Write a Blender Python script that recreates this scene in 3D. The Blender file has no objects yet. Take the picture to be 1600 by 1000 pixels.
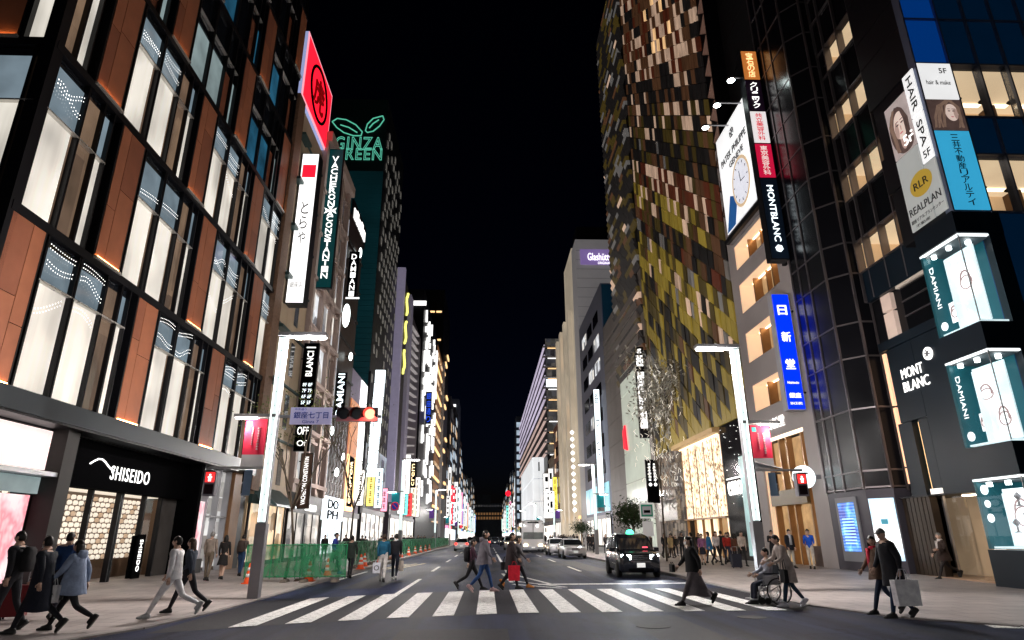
import bpy, bmesh, math, random
from mathutils import Vector, Matrix
random.seed(7)
sc = bpy.context.scene
col = sc.collection
R_ = math.radians
# ---------------------------------------------------------------- camera
W_, H_ = 1600.0, 1000.0
EYE = Vector((0, 0, 1.65))
VP, VV = Vector((760.6, 838.0)), Vector((784.0, -2356.0))      # street and plumb vanishing points
CC = Vector((800.0, 500.0))
FPX = math.sqrt(-(VP - CC).dot(VV - CC))
def _cray(x, y): return Vector((x - CC.x, -(y - CC.y), -FPX)).normalized()
_yw = _cray(*VP); _zw = _cray(*VV); _zw = (_zw - _yw * _yw.dot(_zw)).normalized(); _xw = _yw.cross(_zw)
RC = Matrix((_xw, _yw, _zw))
cd = bpy.data.cameras.new('camera'); cam = bpy.data.objects.new('camera', cd); col.objects.link(cam)
cam.matrix_world = Matrix.Translation(EYE) @ RC.to_4x4()
cd.sensor_width = 36; cd.lens = FPX / W_ * 36; cd.clip_start = 0.1; cd.clip_end = 4000
sc.camera = cam
# ---------------------------------------------------------------- sky and exposure (night)
wd = bpy.data.worlds.new('World'); sc.world = wd; wd.use_nodes = True
nt = wd.node_tree; bg = nt.nodes['Background']
sky = nt.nodes.new('ShaderNodeTexSky'); sky.sky_type = 'NISHITA'; sky.sun_disc = False
sky.sun_elevation = R_(-5.0); sky.sun_rotation = R_(0); sky.air_density = 1.2; sky.dust_density = 0.4; sky.ozone_density = 4
nt.links.new(sky.outputs[0], bg.inputs[0]); bg.inputs[1].default_value = 0.07
sc.view_settings.view_transform = 'Standard'; sc.view_settings.look = 'None'
sc.view_settings.exposure = 0.0; sc.view_settings.gamma = 1.0; sc.view_settings.use_curve_mapping = False
sc.render.engine = 'CYCLES'
cy = sc.cycles
cy.use_denoising = True; cy.max_bounces = 5; cy.diffuse_bounces = 2; cy.glossy_bounces = 3; cy.transmission_bounces = 3
cy.transparent_max_bounces = 8; cy.sample_clamp_indirect = 4; cy.caustics_reflective = False; cy.caustics_refractive = False
# ---------------------------------------------------------------- pixel -> place (distance from the plane touched)
def ray(px, py): return RC @ _cray(px, py)
def on_x(px, py, X): d = ray(px, py); return EYE + d * (X / d.x)
def on_y(px, py, Y): d = ray(px, py); return EYE + d * (Y / d.y)
def on_z(px, py, z=0.0): d = ray(px, py); return EYE + d * ((z - EYE.z) / d.z)
XL, XR = -13.4, 16.5           # building lines
KL, KR = -6.45, 8.0            # kerb lines
def sidewalk_z(y):
    t = max(0, min(1, (y - 22) / 6)); return 0.03 + 0.09 * t * t * (3 - 2 * t)
def gp(px, py, road=False):
    p = on_z(px, py, 0.004)
    if road: return p
    for _ in range(4):
        if KL < p.x < KR: z = 0.004
        else: z = sidewalk_z(p.y)
        p = on_z(px, py, z)
    return p
# ---------------------------------------------------------------- materials
MATS = {}
def node_mat(name):
    m = bpy.data.materials.new(name); m.use_nodes = True; MATS[name] = m
    n = m.node_tree.nodes; return m, m.node_tree, n['Principled BSDF']
def wpos(t, scale=(1, 1, 1)):
    g = t.nodes.new('ShaderNodeNewGeometry'); mp = t.nodes.new('ShaderNodeMapping'); mp.inputs['Scale'].default_value = scale
    t.links.new(g.outputs['Position'], mp.inputs['Vector']); return mp.outputs['Vector']
def noise(t, vec, scale, detail=4, rough=.55):
    n = t.nodes.new('ShaderNodeTexNoise'); n.inputs['Scale'].default_value = scale; n.inputs['Detail'].default_value = detail
    n.inputs['Roughness'].default_value = rough; t.links.new(vec, n.inputs['Vector']); return n.outputs['Fac']
def ramp(t, fac, stops):
    r = t.nodes.new('ShaderNodeValToRGB'); t.links.new(fac, r.inputs['Fac']); e = r.color_ramp.elements
    while len(e) < len(stops): e.new(0.5)
    for i, (p, c) in enumerate(stops): e[i].position = p; e[i].color = (*c, 1)
    return r.outputs['Color']
def mul(c, k): return tuple(max(0, min(1, x * k)) for x in c[:3])
def mat(name, c, rough=.6, metal=0.0, var=.18, scale=2.0, bump=0.0, bscale=40, emit=None, es=0.0, spec=.25, coat=0.0, streak=False, evar=0.0, escale=1.0):
    if name in MATS: return MATS[name]
    m, t, b = node_mat(name)
    b.inputs['Roughness'].default_value = rough; b.inputs['Metallic'].default_value = metal
    b.inputs['Specular IOR Level'].default_value = spec; b.inputs['Coat Weight'].default_value = coat
    if var > 0:
        v = wpos(t, (1, 1, .15) if streak else (1, 1, 1))
        f = noise(t, v, scale, 5)
        t.links.new(ramp(t, f, [(.25, mul(c, 1 - var)), (.75, mul(c, 1 + var))]), b.inputs['Base Color'])
        r = t.nodes.new('ShaderNodeMapRange'); r.inputs['To Min'].default_value = max(.02, rough - .1); r.inputs['To Max'].default_value = min(1, rough + .1)
        t.links.new(f, r.inputs['Value']); t.links.new(r.outputs[0], b.inputs['Roughness'])
    else: b.inputs['Base Color'].default_value = (*c[:3], 1)
    if bump > 0:
        bp = t.nodes.new('ShaderNodeBump'); bp.inputs['Strength'].default_value = bump; bp.inputs['Distance'].default_value = .02
        t.links.new(noise(t, wpos(t), bscale, 6), bp.inputs['Height']); t.links.new(bp.outputs[0], b.inputs['Normal'])
    if emit is not None:
        b.inputs['Emission Strength'].default_value = es
        if evar > 0:
            f2 = noise(t, wpos(t), escale, 3)
            t.links.new(ramp(t, f2, [(.3, mul(emit, 1 - evar)), (.7, emit)]), b.inputs['Emission Color'])
        else: b.inputs['Emission Color'].default_value = (*emit[:3], 1)
    return m
def lit(name, c, es, evar=0.0, escale=1.0, base=None, rough=.4, spec=.25):
    return mat(name, base or mul(c, .6), rough, 0, 0, emit=c, es=es, evar=evar, escale=escale, spec=spec)
def glass(name, tint=(.02, .025, .03), rough=.04, clear=.0, spec=.6):
    """window pane: mirror-like dark, or see-through by `clear`"""
    if name in MATS: return MATS[name]
    m, t, b = node_mat(name)
    b.inputs['Base Color'].default_value = (*tint, 1); b.inputs['Roughness'].default_value = rough; b.inputs['Specular IOR Level'].default_value = spec
    if clear > 0:
        tr = t.nodes.new('ShaderNodeBsdfTransparent'); gl = t.nodes.new('ShaderNodeBsdfGlossy'); gl.inputs['Roughness'].default_value = rough
        tr.inputs['Color'].default_value = (*[1 - (1 - clear) * .6] * 3, 1)
        fr = t.nodes.new('ShaderNodeFresnel'); fr.inputs['IOR'].default_value = 1.45
        gm = t.nodes.new('ShaderNodeNewGeometry'); sb = t.nodes.new('ShaderNodeMath'); sb.operation = 'SUBTRACT'; sb.inputs[0].default_value = 1; t.links.new(gm.outputs['Backfacing'], sb.inputs[1])
        mm = t.nodes.new('ShaderNodeMath'); mm.operation = 'MULTIPLY'; t.links.new(fr.outputs[0], mm.inputs[0]); t.links.new(sb.outputs[0], mm.inputs[1])
        mx = t.nodes.new('ShaderNodeMixShader'); t.links.new(mm.outputs[0], mx.inputs[0]); t.links.new(tr.outputs[0], mx.inputs[1]); t.links.new(gl.outputs[0], mx.inputs[2])
        t.links.new(mx.outputs[0], t.nodes['Material Output'].inputs['Surface'])
    return m
def interior(name, cols, es, sx=1.2, sz=.8, rough=.08):
    """lit room seen through a pane: blocky patches of warm/cool light behind a glossy surface"""
    if name in MATS: return MATS[name]
    m, t, b = node_mat(name)
    b.inputs['Base Color'].default_value = (.03, .03, .03, 1); b.inputs['Roughness'].default_value = rough
    v = t.nodes.new('ShaderNodeTexVoronoi'); v.inputs['Scale'].default_value = 1.0; v.distance = 'CHEBYCHEV'; v.inputs['Randomness'].default_value = .55
    t.links.new(wpos(t, (sx, sx, sz)), v.inputs['Vector'])
    sp = t.nodes.new('ShaderNodeSeparateColor'); t.links.new(v.outputs['Color'], sp.inputs[0])
    n = len(cols)
    c1 = ramp(t, sp.outputs[0], [((i + .5) / n, c) for i, c in enumerate(cols)])
    f = noise(t, wpos(t, (1, 1, 1)), .9, 1.5)
    mx = t.nodes.new('ShaderNodeMixRGB'); mx.blend_type = 'MULTIPLY'; mx.inputs[0].default_value = .8
    t.links.new(c1, mx.inputs[1]); t.links.new(ramp(t, f, [(.3, (.45, .45, .45)), (.65, (1, 1, 1))]), mx.inputs[2])
    t.links.new(mx.outputs[0], b.inputs['Emission Color']); b.inputs['Emission Strength'].default_value = es
    return m
# ---------------------------------------------------------------- mesh builder
class MB:
    def __init__(s): s.v = []; s.f = []; s.m = []; s.mi = 0
    def add(s, vs, fs):
        o = len(s.v); s.v += [Vector(v) for v in vs]; s.f += [tuple(i + o for i in f) for f in fs]; s.m += [s.mi] * len(fs); return s
    def box(s, x0, x1, y0, y1, z0, z1):
        return s.add([(x0, y0, z0), (x1, y0, z0), (x1, y1, z0), (x0, y1, z0), (x0, y0, z1), (x1, y0, z1), (x1, y1, z1), (x0, y1, z1)],
                     [(0, 3, 2, 1), (4, 5, 6, 7), (0, 1, 5, 4), (1, 2, 6, 5), (2, 3, 7, 6), (3, 0, 4, 7)])
    def hexa(s, a, b):      # two quads (lists of 4 points) joined
        return s.add(list(a) + list(b), [(0, 3, 2, 1), (4, 5, 6, 7), (0, 1, 5, 4), (1, 2, 6, 5), (2, 3, 7, 6), (3, 0, 4, 7)])
    def quad(s, *p): return s.add(p, [tuple(range(len(p)))])
    def tube(s, p0, p1, r0, r1=None, n=8, caps=True):
        p0 = Vector(p0); p1 = Vector(p1); r1 = r0 if r1 is None else r1
        d = (p1 - p0).normalized(); a = d.orthogonal().normalized(); b = d.cross(a)
        vs = [p0 + (a * math.cos(2 * math.pi * i / n) + b * math.sin(2 * math.pi * i / n)) * r0 for i in range(n)]
        vs += [p1 + (a * math.cos(2 * math.pi * i / n) + b * math.sin(2 * math.pi * i / n)) * r1 for i in range(n)]
        fs = [(i, (i + 1) % n, n + (i + 1) % n, n + i) for i in range(n)]
        if caps: fs += [tuple(range(n - 1, -1, -1)), tuple(range(n, 2 * n))]
        return s.add(vs, fs)
    def path(s, pts, r, n=6):
        for i in range(len(pts) - 1):
            ra = r[i] if isinstance(r, (list, tuple)) else r; rb = r[i + 1] if isinstance(r, (list, tuple)) else r
            s.tube(pts[i], pts[i + 1], ra, rb, n)
        return s
    def loft(s, rings, caps=True, closed=True):
        n = len(rings[0]); vs = [p for r in rings for p in r]; fs = []
        for k in range(len(rings) - 1):
            for i in range(n if closed else n - 1):
                j = (i + 1) % n; fs.append((k * n + i, k * n + j, (k + 1) * n + j, (k + 1) * n + i))
        if caps: fs += [tuple(range(n - 1, -1, -1)), tuple(range((len(rings) - 1) * n, len(rings) * n))]
        return s.add(vs, fs)
    def lathe(s, prof, c, n=14, axis='Z'):
        c = Vector(c); rings = []
        for r, h in prof:
            ring = []
            for i in range(n):
                a = 2 * math.pi * i / n; u, w = r * math.cos(a), r * math.sin(a)
                ring.append(c + (Vector((u, w, h)) if axis == 'Z' else Vector((h, u, w)) if axis == 'X' else Vector((w, h, u))))
            rings.append(ring)
        return s.loft(rings)
    def disc(s, c, r, nrm, n=20, th=.03):
        c = Vector(c); nrm = Vector(nrm).normalized(); return s.tube(c, c + nrm * th, r, r, n)
def mesh_of(mb, mats, off=Vector((0, 0, 0)), smooth=False, name='mesh'):
    me = bpy.data.meshes.new(name); me.from_pydata([tuple(v - off) for v in mb.v], [], mb.f)
    for m in (mats if isinstance(mats, (list, tuple)) else [mats]): me.materials.append(m)
    if any(mb.m): me.polygons.foreach_set('material_index', mb.m)
    if smooth: me.polygons.foreach_set('use_smooth', [True] * len(me.polygons))
    me.update(); return me
def link(o, parent=None):
    col.objects.link(o)
    if parent is not None: o.parent = parent
    return o
def tag(o, label=None, cat=None, group=None, kind=None):
    if label: o['label'] = label
    if cat: o['category'] = cat
    if group: o['group'] = group
    if kind: o['kind'] = kind
    return o
def thing(name, label, cat, loc=(0, 0, 0), group=None, rz=0.0):
    o = bpy.data.objects.new(name, None); o.empty_display_size = .3; link(o); o.location = loc; o.rotation_euler.z = rz
    return tag(o, label, cat, group)
ORG = {}
def origin(o):
    p = Vector(o.location)
    while o.parent is not None: o = o.parent; p = p + Vector(o.location)
    return p
def part(name, mb, mats, parent, smooth=False, local=False):
    """mesh given in world places (or in the thing's own space with local=True)"""
    off = Vector((0, 0, 0)) if (local or parent is None) else origin(parent)
    return link(bpy.data.objects.new(name, mesh_of(mb, mats, off, smooth, name)), parent)
def solo(name, mb, mats, label, cat, group=None, smooth=False, loc=None):
    off = Vector(loc) if loc is not None else Vector((0, 0, 0))
    o = link(bpy.data.objects.new(name, mesh_of(mb, mats, off, smooth, name))); o.location = off
    return tag(o, label, cat, group)
CUBES = {}
def cube(m):
    if m.name not in CUBES: CUBES[m.name] = mesh_of(MB().box(-.5, .5, -.5, .5, -.5, .5), m, name='block')
    return CUBES[m.name]
def bx(name, parent, m, x0, x1, y0, y1, z0, z1):
    o = link(bpy.data.objects.new(name, cube(m)), parent)
    p = Vector(((x0 + x1) / 2, (y0 + y1) / 2, (z0 + z1) / 2))
    o.location = p - (origin(parent) if parent is not None else Vector((0, 0, 0)))
    o.scale = (max(abs(x1 - x0), 1e-4), max(abs(y1 - y0), 1e-4), max(abs(z1 - z0), 1e-4)); return o
class Face:
    """a wall: side L faces +X, R faces -X, S faces the camera (-Y)"""
    def __init__(s, side, at): s.side = side; s.at = at
    def p(s, u, z, d=0.0):
        return Vector((s.at + d, u, z)) if s.side == 'L' else Vector((s.at - d, u, z)) if s.side == 'R' else Vector((u, s.at - d, z))
    def right(s): return Vector((0, 1, 0)) if s.side == 'L' else Vector((0, -1, 0)) if s.side == 'R' else Vector((1, 0, 0))
    def out(s): return Vector((1, 0, 0)) if s.side == 'L' else Vector((-1, 0, 0)) if s.side == 'R' else Vector((0, -1, 0))
    def lims(s, u0, u1, z0, z1, d0, d1):
        a = s.p(u0, z0, d0); b = s.p(u1, z1, d1)
        return min(a.x, b.x), max(a.x, b.x), min(a.y, b.y), max(a.y, b.y), min(a.z, b.z), max(a.z, b.z)
    def bx(s, name, parent, m, u0, u1, z0, z1, d0, d1): return bx(name, parent, m, *s.lims(u0, u1, z0, z1, d0, d1))
    def mb(s, mb, u0, u1, z0, z1, d0, d1): return mb.box(*s.lims(u0, u1, z0, z1, d0, d1))
# ---------------------------------------------------------------- lettering
TXT = {}
def text_mesh(s, bold=0.0, ext=.04, space=1.0, outline=0.0):
    k = (s, bold, ext, space, outline)
    if k in TXT: return TXT[k]
    cu = bpy.data.curves.new('lettering', 'FONT'); cu.body = s; cu.size = 1; cu.extrude = ext; cu.offset = bold; cu.resolution_u = 3
    cu.space_character = space; cu.align_x = 'CENTER'; cu.space_line = 1.05
    if outline: cu.fill_mode = 'NONE'; cu.extrude = 0; cu.offset = 0; cu.bevel_depth = outline; cu.bevel_resolution = 1
    ob = bpy.data.objects.new('lettering', cu); me = bpy.data.meshes.new_from_object(ob)
    bpy.data.objects.remove(ob)
    xs = [v.co.x for v in me.vertices] or [0, 1]; ys = [v.co.y for v in me.vertices] or [0, 1]
    TXT[k] = (me, min(xs), max(xs), min(ys), max(ys)); return TXT[k]
def txt(s, parent, m, c, right, up, w=None, h=None, name='lettering', bold=.0, ext=.03, space=1.0, depth=None, outline=0.0):
    """lettering fitted in w x h round the point c, reading along `right`"""
    me, x0, x1, y0, y1 = text_mesh(s, bold, ext, space, outline)
    me = me.copy(); me.materials.clear(); me.materials.append(m)
    right = Vector(right).normalized(); up = Vector(up).normalized(); out = right.cross(up)
    sx = w / (x1 - x0) if w else None; sy = h / (y1 - y0) if h else None
    sx = sx or sy; sy = sy or sx
    sz = min(sx, sy) if depth is None else depth / (2 * ext)
    off = origin(parent) if parent is not None else Vector((0, 0, 0))
    cx, cyy = (x0 + x1) / 2, (y0 + y1) / 2
    M = Matrix((right * sx, up * sy, out * sz)).transposed().to_4x4()
    me.transform(Matrix.Translation(Vector(c) - off) @ M @ Matrix.Translation((-cx, -cyy, 0)))
    return link(bpy.data.objects.new(name, me), parent)
def vtxt(s, parent, m, c, right, w, h, name='character', gap=1.2, bold=.0, up=(0, 0, 1)):
    """characters stacked one under the other, filling w x h round c"""
    n = len(s); step = h / n; up = Vector(up)
    for i, ch in enumerate(s):
        if ch == ' ': continue
        txt(ch, parent, m, Vector(c) + up * (h / 2 - step * (i + .5)), right, up, w=w, h=step / gap, name=name, bold=bold)
ORD = ['first', 'second', 'third', 'fourth', 'fifth', 'sixth', 'seventh', 'eighth', 'ninth', 'tenth', 'eleventh', 'twelfth', 'thirteenth', 'fourteenth', 'fifteenth', 'sixteenth', 'seventeenth', 'eighteenth', 'nineteenth', 'twentieth']
def ordw(i):
    if i < 20: return ORD[i]
    t = ['twenty', 'thirty', 'forty', 'fifty', 'sixty'][(i + 1) // 10 - 2]
    r = (i + 1) % 10
    return t + '-' + ORD[r - 1] if r else t[:-1] + 'ieth'
# ================================================================ materials used all over
M_black = mat('black_metal', (.007, .007, .009), .4, .1, .1)
M_dark = mat('dark_bronze', (.022, .019, .018), .45, .2, .2)
M_steel = mat('brushed_steel', (.45, .45, .47), .35, .9, .1)
M_grey = mat('grey_paint', (.22, .22, .24), .5, 0, .1)
M_lgrey = mat('light_grey_paint', (.42, .42, .45), .5, 0, .08)
M_white = mat('white_paint', (.8, .8, .8), .5, 0, .05)
M_led = lit('led_white', (.8, .97, .93), 1.05)
M_lamp = lit('lamp_white', (1, .93, .85), 22)
M_signw = lit('sign_white', (1.0, .98, .95), 1.7)
M_signwc = lit('sign_cool_white', (.86, .96, 1.0), 1.8)
M_soft = lit('panel_soft_white', (1.0, .95, .88), 1.1, .25, .5)
M_red = lit('sign_red', (1.0, .01, .03), 1.5)
M_blackp = mat('black_print', (.0015, .0015, .002), .95, 0, 0, spec=.03)
M_gold = lit('gold_light', (1.0, .62, .28), 1.6)
# ---------------------------------------------------------------- asphalt, paving
def asphalt():
    m, t, b = node_mat('asphalt')
    v = wpos(t)
    big = noise(t, wpos(t, (.35, .12, 1)), 1.0, 5); fine = noise(t, v, 90, 3)
    big2 = noise(t, wpos(t, (1.4, .06, 1)), 1.2, 4)
    c0 = ramp(t, big, [(.32, (.009, .012, .028)), (.5, (.02, .025, .052)), (.68, (.034, .04, .075))])
    vo = t.nodes.new('ShaderNodeTexVoronoi'); vo.feature = 'DISTANCE_TO_EDGE'; vo.inputs['Scale'].default_value = .3
    wv = t.nodes.new('ShaderNodeVectorMath'); wv.operation = 'ADD'; nn = t.nodes.new('ShaderNodeTexNoise'); nn.inputs['Scale'].default_value = 1.5; nn.inputs['Detail'].default_value = 6; t.links.new(v, nn.inputs['Vector'])
    t.links.new(v, wv.inputs[0]); t.links.new(nn.outputs['Color'], wv.inputs[1]); t.links.new(wv.outputs[0], vo.inputs['Vector'])
    cr = ramp(t, vo.outputs['Distance'], [(.0, (.35, .35, .35)), (.012, (1, 1, 1))])
    tm = t.nodes.new('ShaderNodeMixRGB'); tm.blend_type = 'MULTIPLY'; tm.inputs[0].default_value = 1; t.links.new(c0, tm.inputs[1]); t.links.new(ramp(t, big2, [(.35, (.5, .5, .5)), (.62, (1.35, 1.35, 1.35))]), tm.inputs[2])
    tm2 = t.nodes.new('ShaderNodeMixRGB'); tm2.blend_type = 'MULTIPLY'; tm2.inputs[0].default_value = .85; t.links.new(tm.outputs[0], tm2.inputs[1]); t.links.new(cr, tm2.inputs[2]); c = tm2.outputs[0]
    g = ramp(t, fine, [(.3, (.4, .4, .4)), (.7, (1.45, 1.45, 1.45))])
    mx = t.nodes.new('ShaderNodeMixRGB'); mx.blend_type = 'MULTIPLY'; mx.inputs[0].default_value = 1
    t.links.new(c, mx.inputs[1]); t.links.new(g, mx.inputs[2]); t.links.new(mx.outputs[0], b.inputs['Base Color'])
    t.links.new(ramp(t, big, [(.3, (.45,) * 3), (.7, (.75,) * 3)]), b.inputs['Roughness'])
    b.inputs['Specular IOR Level'].default_value = .06; bp = t.nodes.new('ShaderNodeBump'); bp.inputs['Strength'].default_value = .9; bp.inputs['Distance'].default_value = .012
    t.links.new(fine, bp.inputs['Height']); t.links.new(bp.outputs[0], b.inputs['Normal']); return m
def paving():
    m, t, b = node_mat('granite_paving')
    br = t.nodes.new('ShaderNodeTexBrick'); t.links.new(wpos(t), br.inputs['Vector'])
    br.inputs['Scale'].default_value = 1; br.inputs['Brick Width'].default_value = .9; br.inputs['Row Height'].default_value = .6
    br.inputs['Mortar Size'].default_value = .012
    br.inputs['Color1'].default_value = (.43, .385, .375, 1); br.inputs['Color2'].default_value = (.36, .325, .32, 1); br.inputs['Mortar'].default_value = (.13, .12, .12, 1)
    f = noise(t, wpos(t), .7, 6); mx = t.nodes.new('ShaderNodeMixRGB'); mx.blend_type = 'MULTIPLY'; mx.inputs[0].default_value = 1
    t.links.new(br.outputs['Color'], mx.inputs[1]); t.links.new(ramp(t, f, [(.3, (.68, .67, .66)), (.7, (1.1, 1.07, 1.04))]), mx.inputs[2])
    t.links.new(mx.outputs[0], b.inputs['Base Color']); b.inputs['Roughness'].default_value = .5
    bp = t.nodes.new('ShaderNodeBump'); bp.inputs['Strength'].default_value = .25; bp.inputs['Distance'].default_value = .01
    t.links.new(noise(t, wpos(t), 60, 4), bp.inputs['Height']); t.links.new(bp.outputs[0], b.inputs['Normal']); return m
M_asph = asphalt(); M_pave = paving()
def worn_paint(name, c):
    m, t, b = node_mat(name)
    f = noise(t, wpos(t), 7, 8, .7); f2 = noise(t, wpos(t), 70, 2)
    ad = t.nodes.new('ShaderNodeMath'); ad.operation = 'ADD'; t.links.new(f, ad.inputs[0]); t.links.new(f2, ad.inputs[1])
    t.links.new(ramp(t, ad.outputs[0], [(.8, mul(c, .14)), (.93, mul(c, .62)), (1.15, c)]), b.inputs['Base Color']); b.inputs['Roughness'].default_value = .6
    return m
M_mark = worn_paint('road_paint', (.8, .79, .77)); M_marky = worn_paint('yellow_road_paint', (.5, .36, .15))
M_kerb = mat('kerb_stone', (.22, .2, .19), .6, 0, .25, 3, .3)
M_darkasph = mat('dark_asphalt_patch', (.018, .018, .024), .6, 0, .35, 6, .4, 80, spec=.1)
# ---------------------------------------------------------------- the setting
def setting(name, mb, m, parent=None, kind='structure'):
    o = part(name, mb, m, parent)
    if parent is None: o['kind'] = kind
    return o
g = setting('ground', MB().quad((-900, -400, -.3), (900, -400, -.3), (900, 2500, -.3), (-900, 2500, -.3)), mat('bare_ground', (.08, .08, .085), .9))
road = setting('road', MB().quad((-220, -160, 0), (220, -160, 0), (220, 1300, 0), (-220, 1300, 0)), M_asph)
def sidewalk(side):
    k = KL if side < 0 else KR
    if side < 0: edge = [(-120, 9.0), (-13.5, 9.2), (-9.5, 10.0), (-7.5, 11.4), (-6.7, 13.6), (KL, 16.5)]
    else: edge = [(120, 10.2), (17, 10.6), (12.6, 11.6), (10, 12.6), (8.7, 14.0), (KR, 16.5)]
    ys = [20, 22, 23, 24, 25, 26, 27, 28, 60, 200, 900]
    edge += [(k, y) for y in ys]
    mb = MB(); far = -120 if side < 0 else 120
    top = [(x, y, sidewalk_z(y)) for x, y in edge]; n = len(top)
    back = [(far if i > 0 else far, max(y, 9 if side < 0 else 10.2) + (0.01 * i), sidewalk_z(y)) for i, (x, y, z) in enumerate(top)]
    for i in range(1, n):
        a, b = top[i - 1], top[i]
        fa = (far, a[1], a[2]); fb = (far, b[1], b[2])
        q = (fa, a, b, fb) if side < 0 else (a, fa, fb, b)
        mb.add([v for v in q], [(0, 1, 2, 3)])
    w = setting('pavement_left' if side < 0 else 'pavement_right', mb, M_pave)
    kb = MB()
    for i in range(1, n):
        (xa, ya, za), (xb, yb, zb) = top[i - 1], top[i]
        d = Vector((xb - xa, yb - ya, 0)).normalized(); o = Vector((-d.y, d.x, 0)) * (-1 if side < 0 else 1)   # toward the road
        if (side < 0 and o.x < 0 and abs(o.x) > abs(o.y)) or (side > 0 and o.x > 0 and abs(o.x) > abs(o.y)): o = -o
        A = Vector((xa, ya, 0)); B = Vector((xb, yb, 0)); wd_ = .16
        lo = Vector((0, 0, -.05))
        kb.hexa([A + lo, B + lo, B + lo + o * wd_, A + lo + o * wd_],
                [A + Vector((0, 0, za + .006)), B + Vector((0, 0, zb + .006)), B + o * wd_ + Vector((0, 0, zb + .002)), A + o * wd_ + Vector((0, 0, za + .002))])
    kerb = part('kerb', kb, M_kerb, w)
    return w
pav_l = sidewalk(-1); pav_r = sidewalk(1)
# crossing: dark worn strip with the white bars on it
def near_y(x): d = max(0, 1 - x); return 15.62 - .16 * d - .028 * d * d
def far_y(x): d = max(0, 1 - x); return 22.1 - .19 * d - .036 * d * d
xs_ = [KL + .25 + k * (KR - KL - .45) / 14 for k in range(15)]; bed = MB()
for p, q in zip(xs_, xs_[1:]): bed.quad((p, near_y(p) - .1, .004), (q, near_y(q) - .1, .004), (q, far_y(q) + .1, .004), (p, far_y(p) + .1, .004))
part('crossing_bed', bed, M_darkasph, road)
x = -0.22 - 0.955 * 5
while x < KR - .6:
    a, c = x, x + .46
    part('stripe', MB().hexa([(a, near_y(a), .006), (c, near_y(c), .006), (c, far_y(c), .006), (a, far_y(a), .006)], [(a, near_y(a), .0105), (c, near_y(c), .0105), (c, far_y(c), .0105), (a, far_y(a), .0105)]), M_mark, road); x += .955
def stripe(a, b, w, m=M_mark, name='marking', z=.005):
    a = Vector(a); b = Vector(b); d = (b - a).normalized(); n_ = Vector((-d.y, d.x, 0)) * w / 2
    q = MB(); up = Vector((0, 0, .004)); A = Vector((a.x, a.y, z)); B = Vector((b.x, b.y, z))
    q.hexa([A + n_, B + n_, B - n_, A - n_], [A + n_ + up, B + n_ + up, B - n_ + up, A - n_ + up]); return part(name, q, m, road)
stripe((1.85, 24.4, 0), (KR - .5, 24.4, 0), .42, name='stop_line')
stripe((1.0, 31, 0), (1.0, 66, 0), .16, name='centre_line')
stripe((1.05, 31.5, 0), (2.3, 24.7, 0), .14, name='hatch_line')
stripe((.75, 31.5, 0), (.95, 25.6, 0), .14, name='hatch_line')
stripe((.9, 26.6, 0), (2.7, 23.0, 0), .12, name='hatch_line'); stripe((.95, 24.6, 0), (2.5, 22.6, 0), .12, name='hatch_line')
stripe((-2.72, 20.6, 0), (-2.72, 28, 0), .16, name='lane_line')
for y0 in (34, 46, 58, 70, 82, 94, 106): stripe((-2.72, y0, 0), (-2.72, y0 + 5, 0), .16, name='lane_line')
for y0 in (70, 82, 94): stripe((1.0, y0, 0), (1.0, y0 + 6, 0), .16, name='centre_line')
for y0 in (33, 45, 57, 69): stripe((4.6, y0, 0), (4.6, y0 + 5, 0), .14, name='lane_line')
for k in range(3): stripe((-5.9 + k * .5, 36 + k * .5, 0), (-5.0 + k * .5, 43 + k * .5, 0), .2, M_marky, 'yellow_marking')
stripe((-6.0, 27, 0), (-6.0, 34, 0), .18, name='edge_line')
# white bar of the side-street crossing at the lower right corner
a_ = on_z(1546, 979); b_ = on_z(1640, 983); stripe((a_.x, a_.y, 0), (b_.x + 1.2, b_.y - .1, 0), .42, name='stripe')
for (xa, xb, ya, yb) in ((-4.9, -3.6, 23.2, 33.5), (2.9, 4.1, 10.4, 14.9), (-1.6, .4, 11.5, 13.1), (5.0, 6.1, 33, 46)):
    part('repair_patch', MB().quad((xa, ya, .002), (xb, ya, .002), (xb, yb, .002), (xa, yb, .002)), M_darkasph, road)
for (xa, ya) in ((-6.2, 24.5), (7.75, 25.5), (7.75, 36), (-6.2, 40)): part('drain_grate', MB().box(xa - .16, xa + .16, ya - .35, ya + .35, .001, .007), mat('drain_iron', (.014, .014, .017), .7, 0, .3, 30, .6), road)
for (xa, ya) in ((-3.4, 26.5), (.2, 34), (5.6, 14.4)): part('manhole_cover', MB().disc((xa, ya, .0025), .3, (0, 0, 1), 24, .005), mat('drain_iron', (.014, .014, .017), .7, 0, .3, 30, .6), road)
mh = MB().disc((3.2, 13.2, .003), .33, (0, 0, 1), 24, .006); part('manhole_cover', mh, mat('cast_iron', (.014, .014, .017), .7, 0, .3, 20, .5), road)
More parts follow.
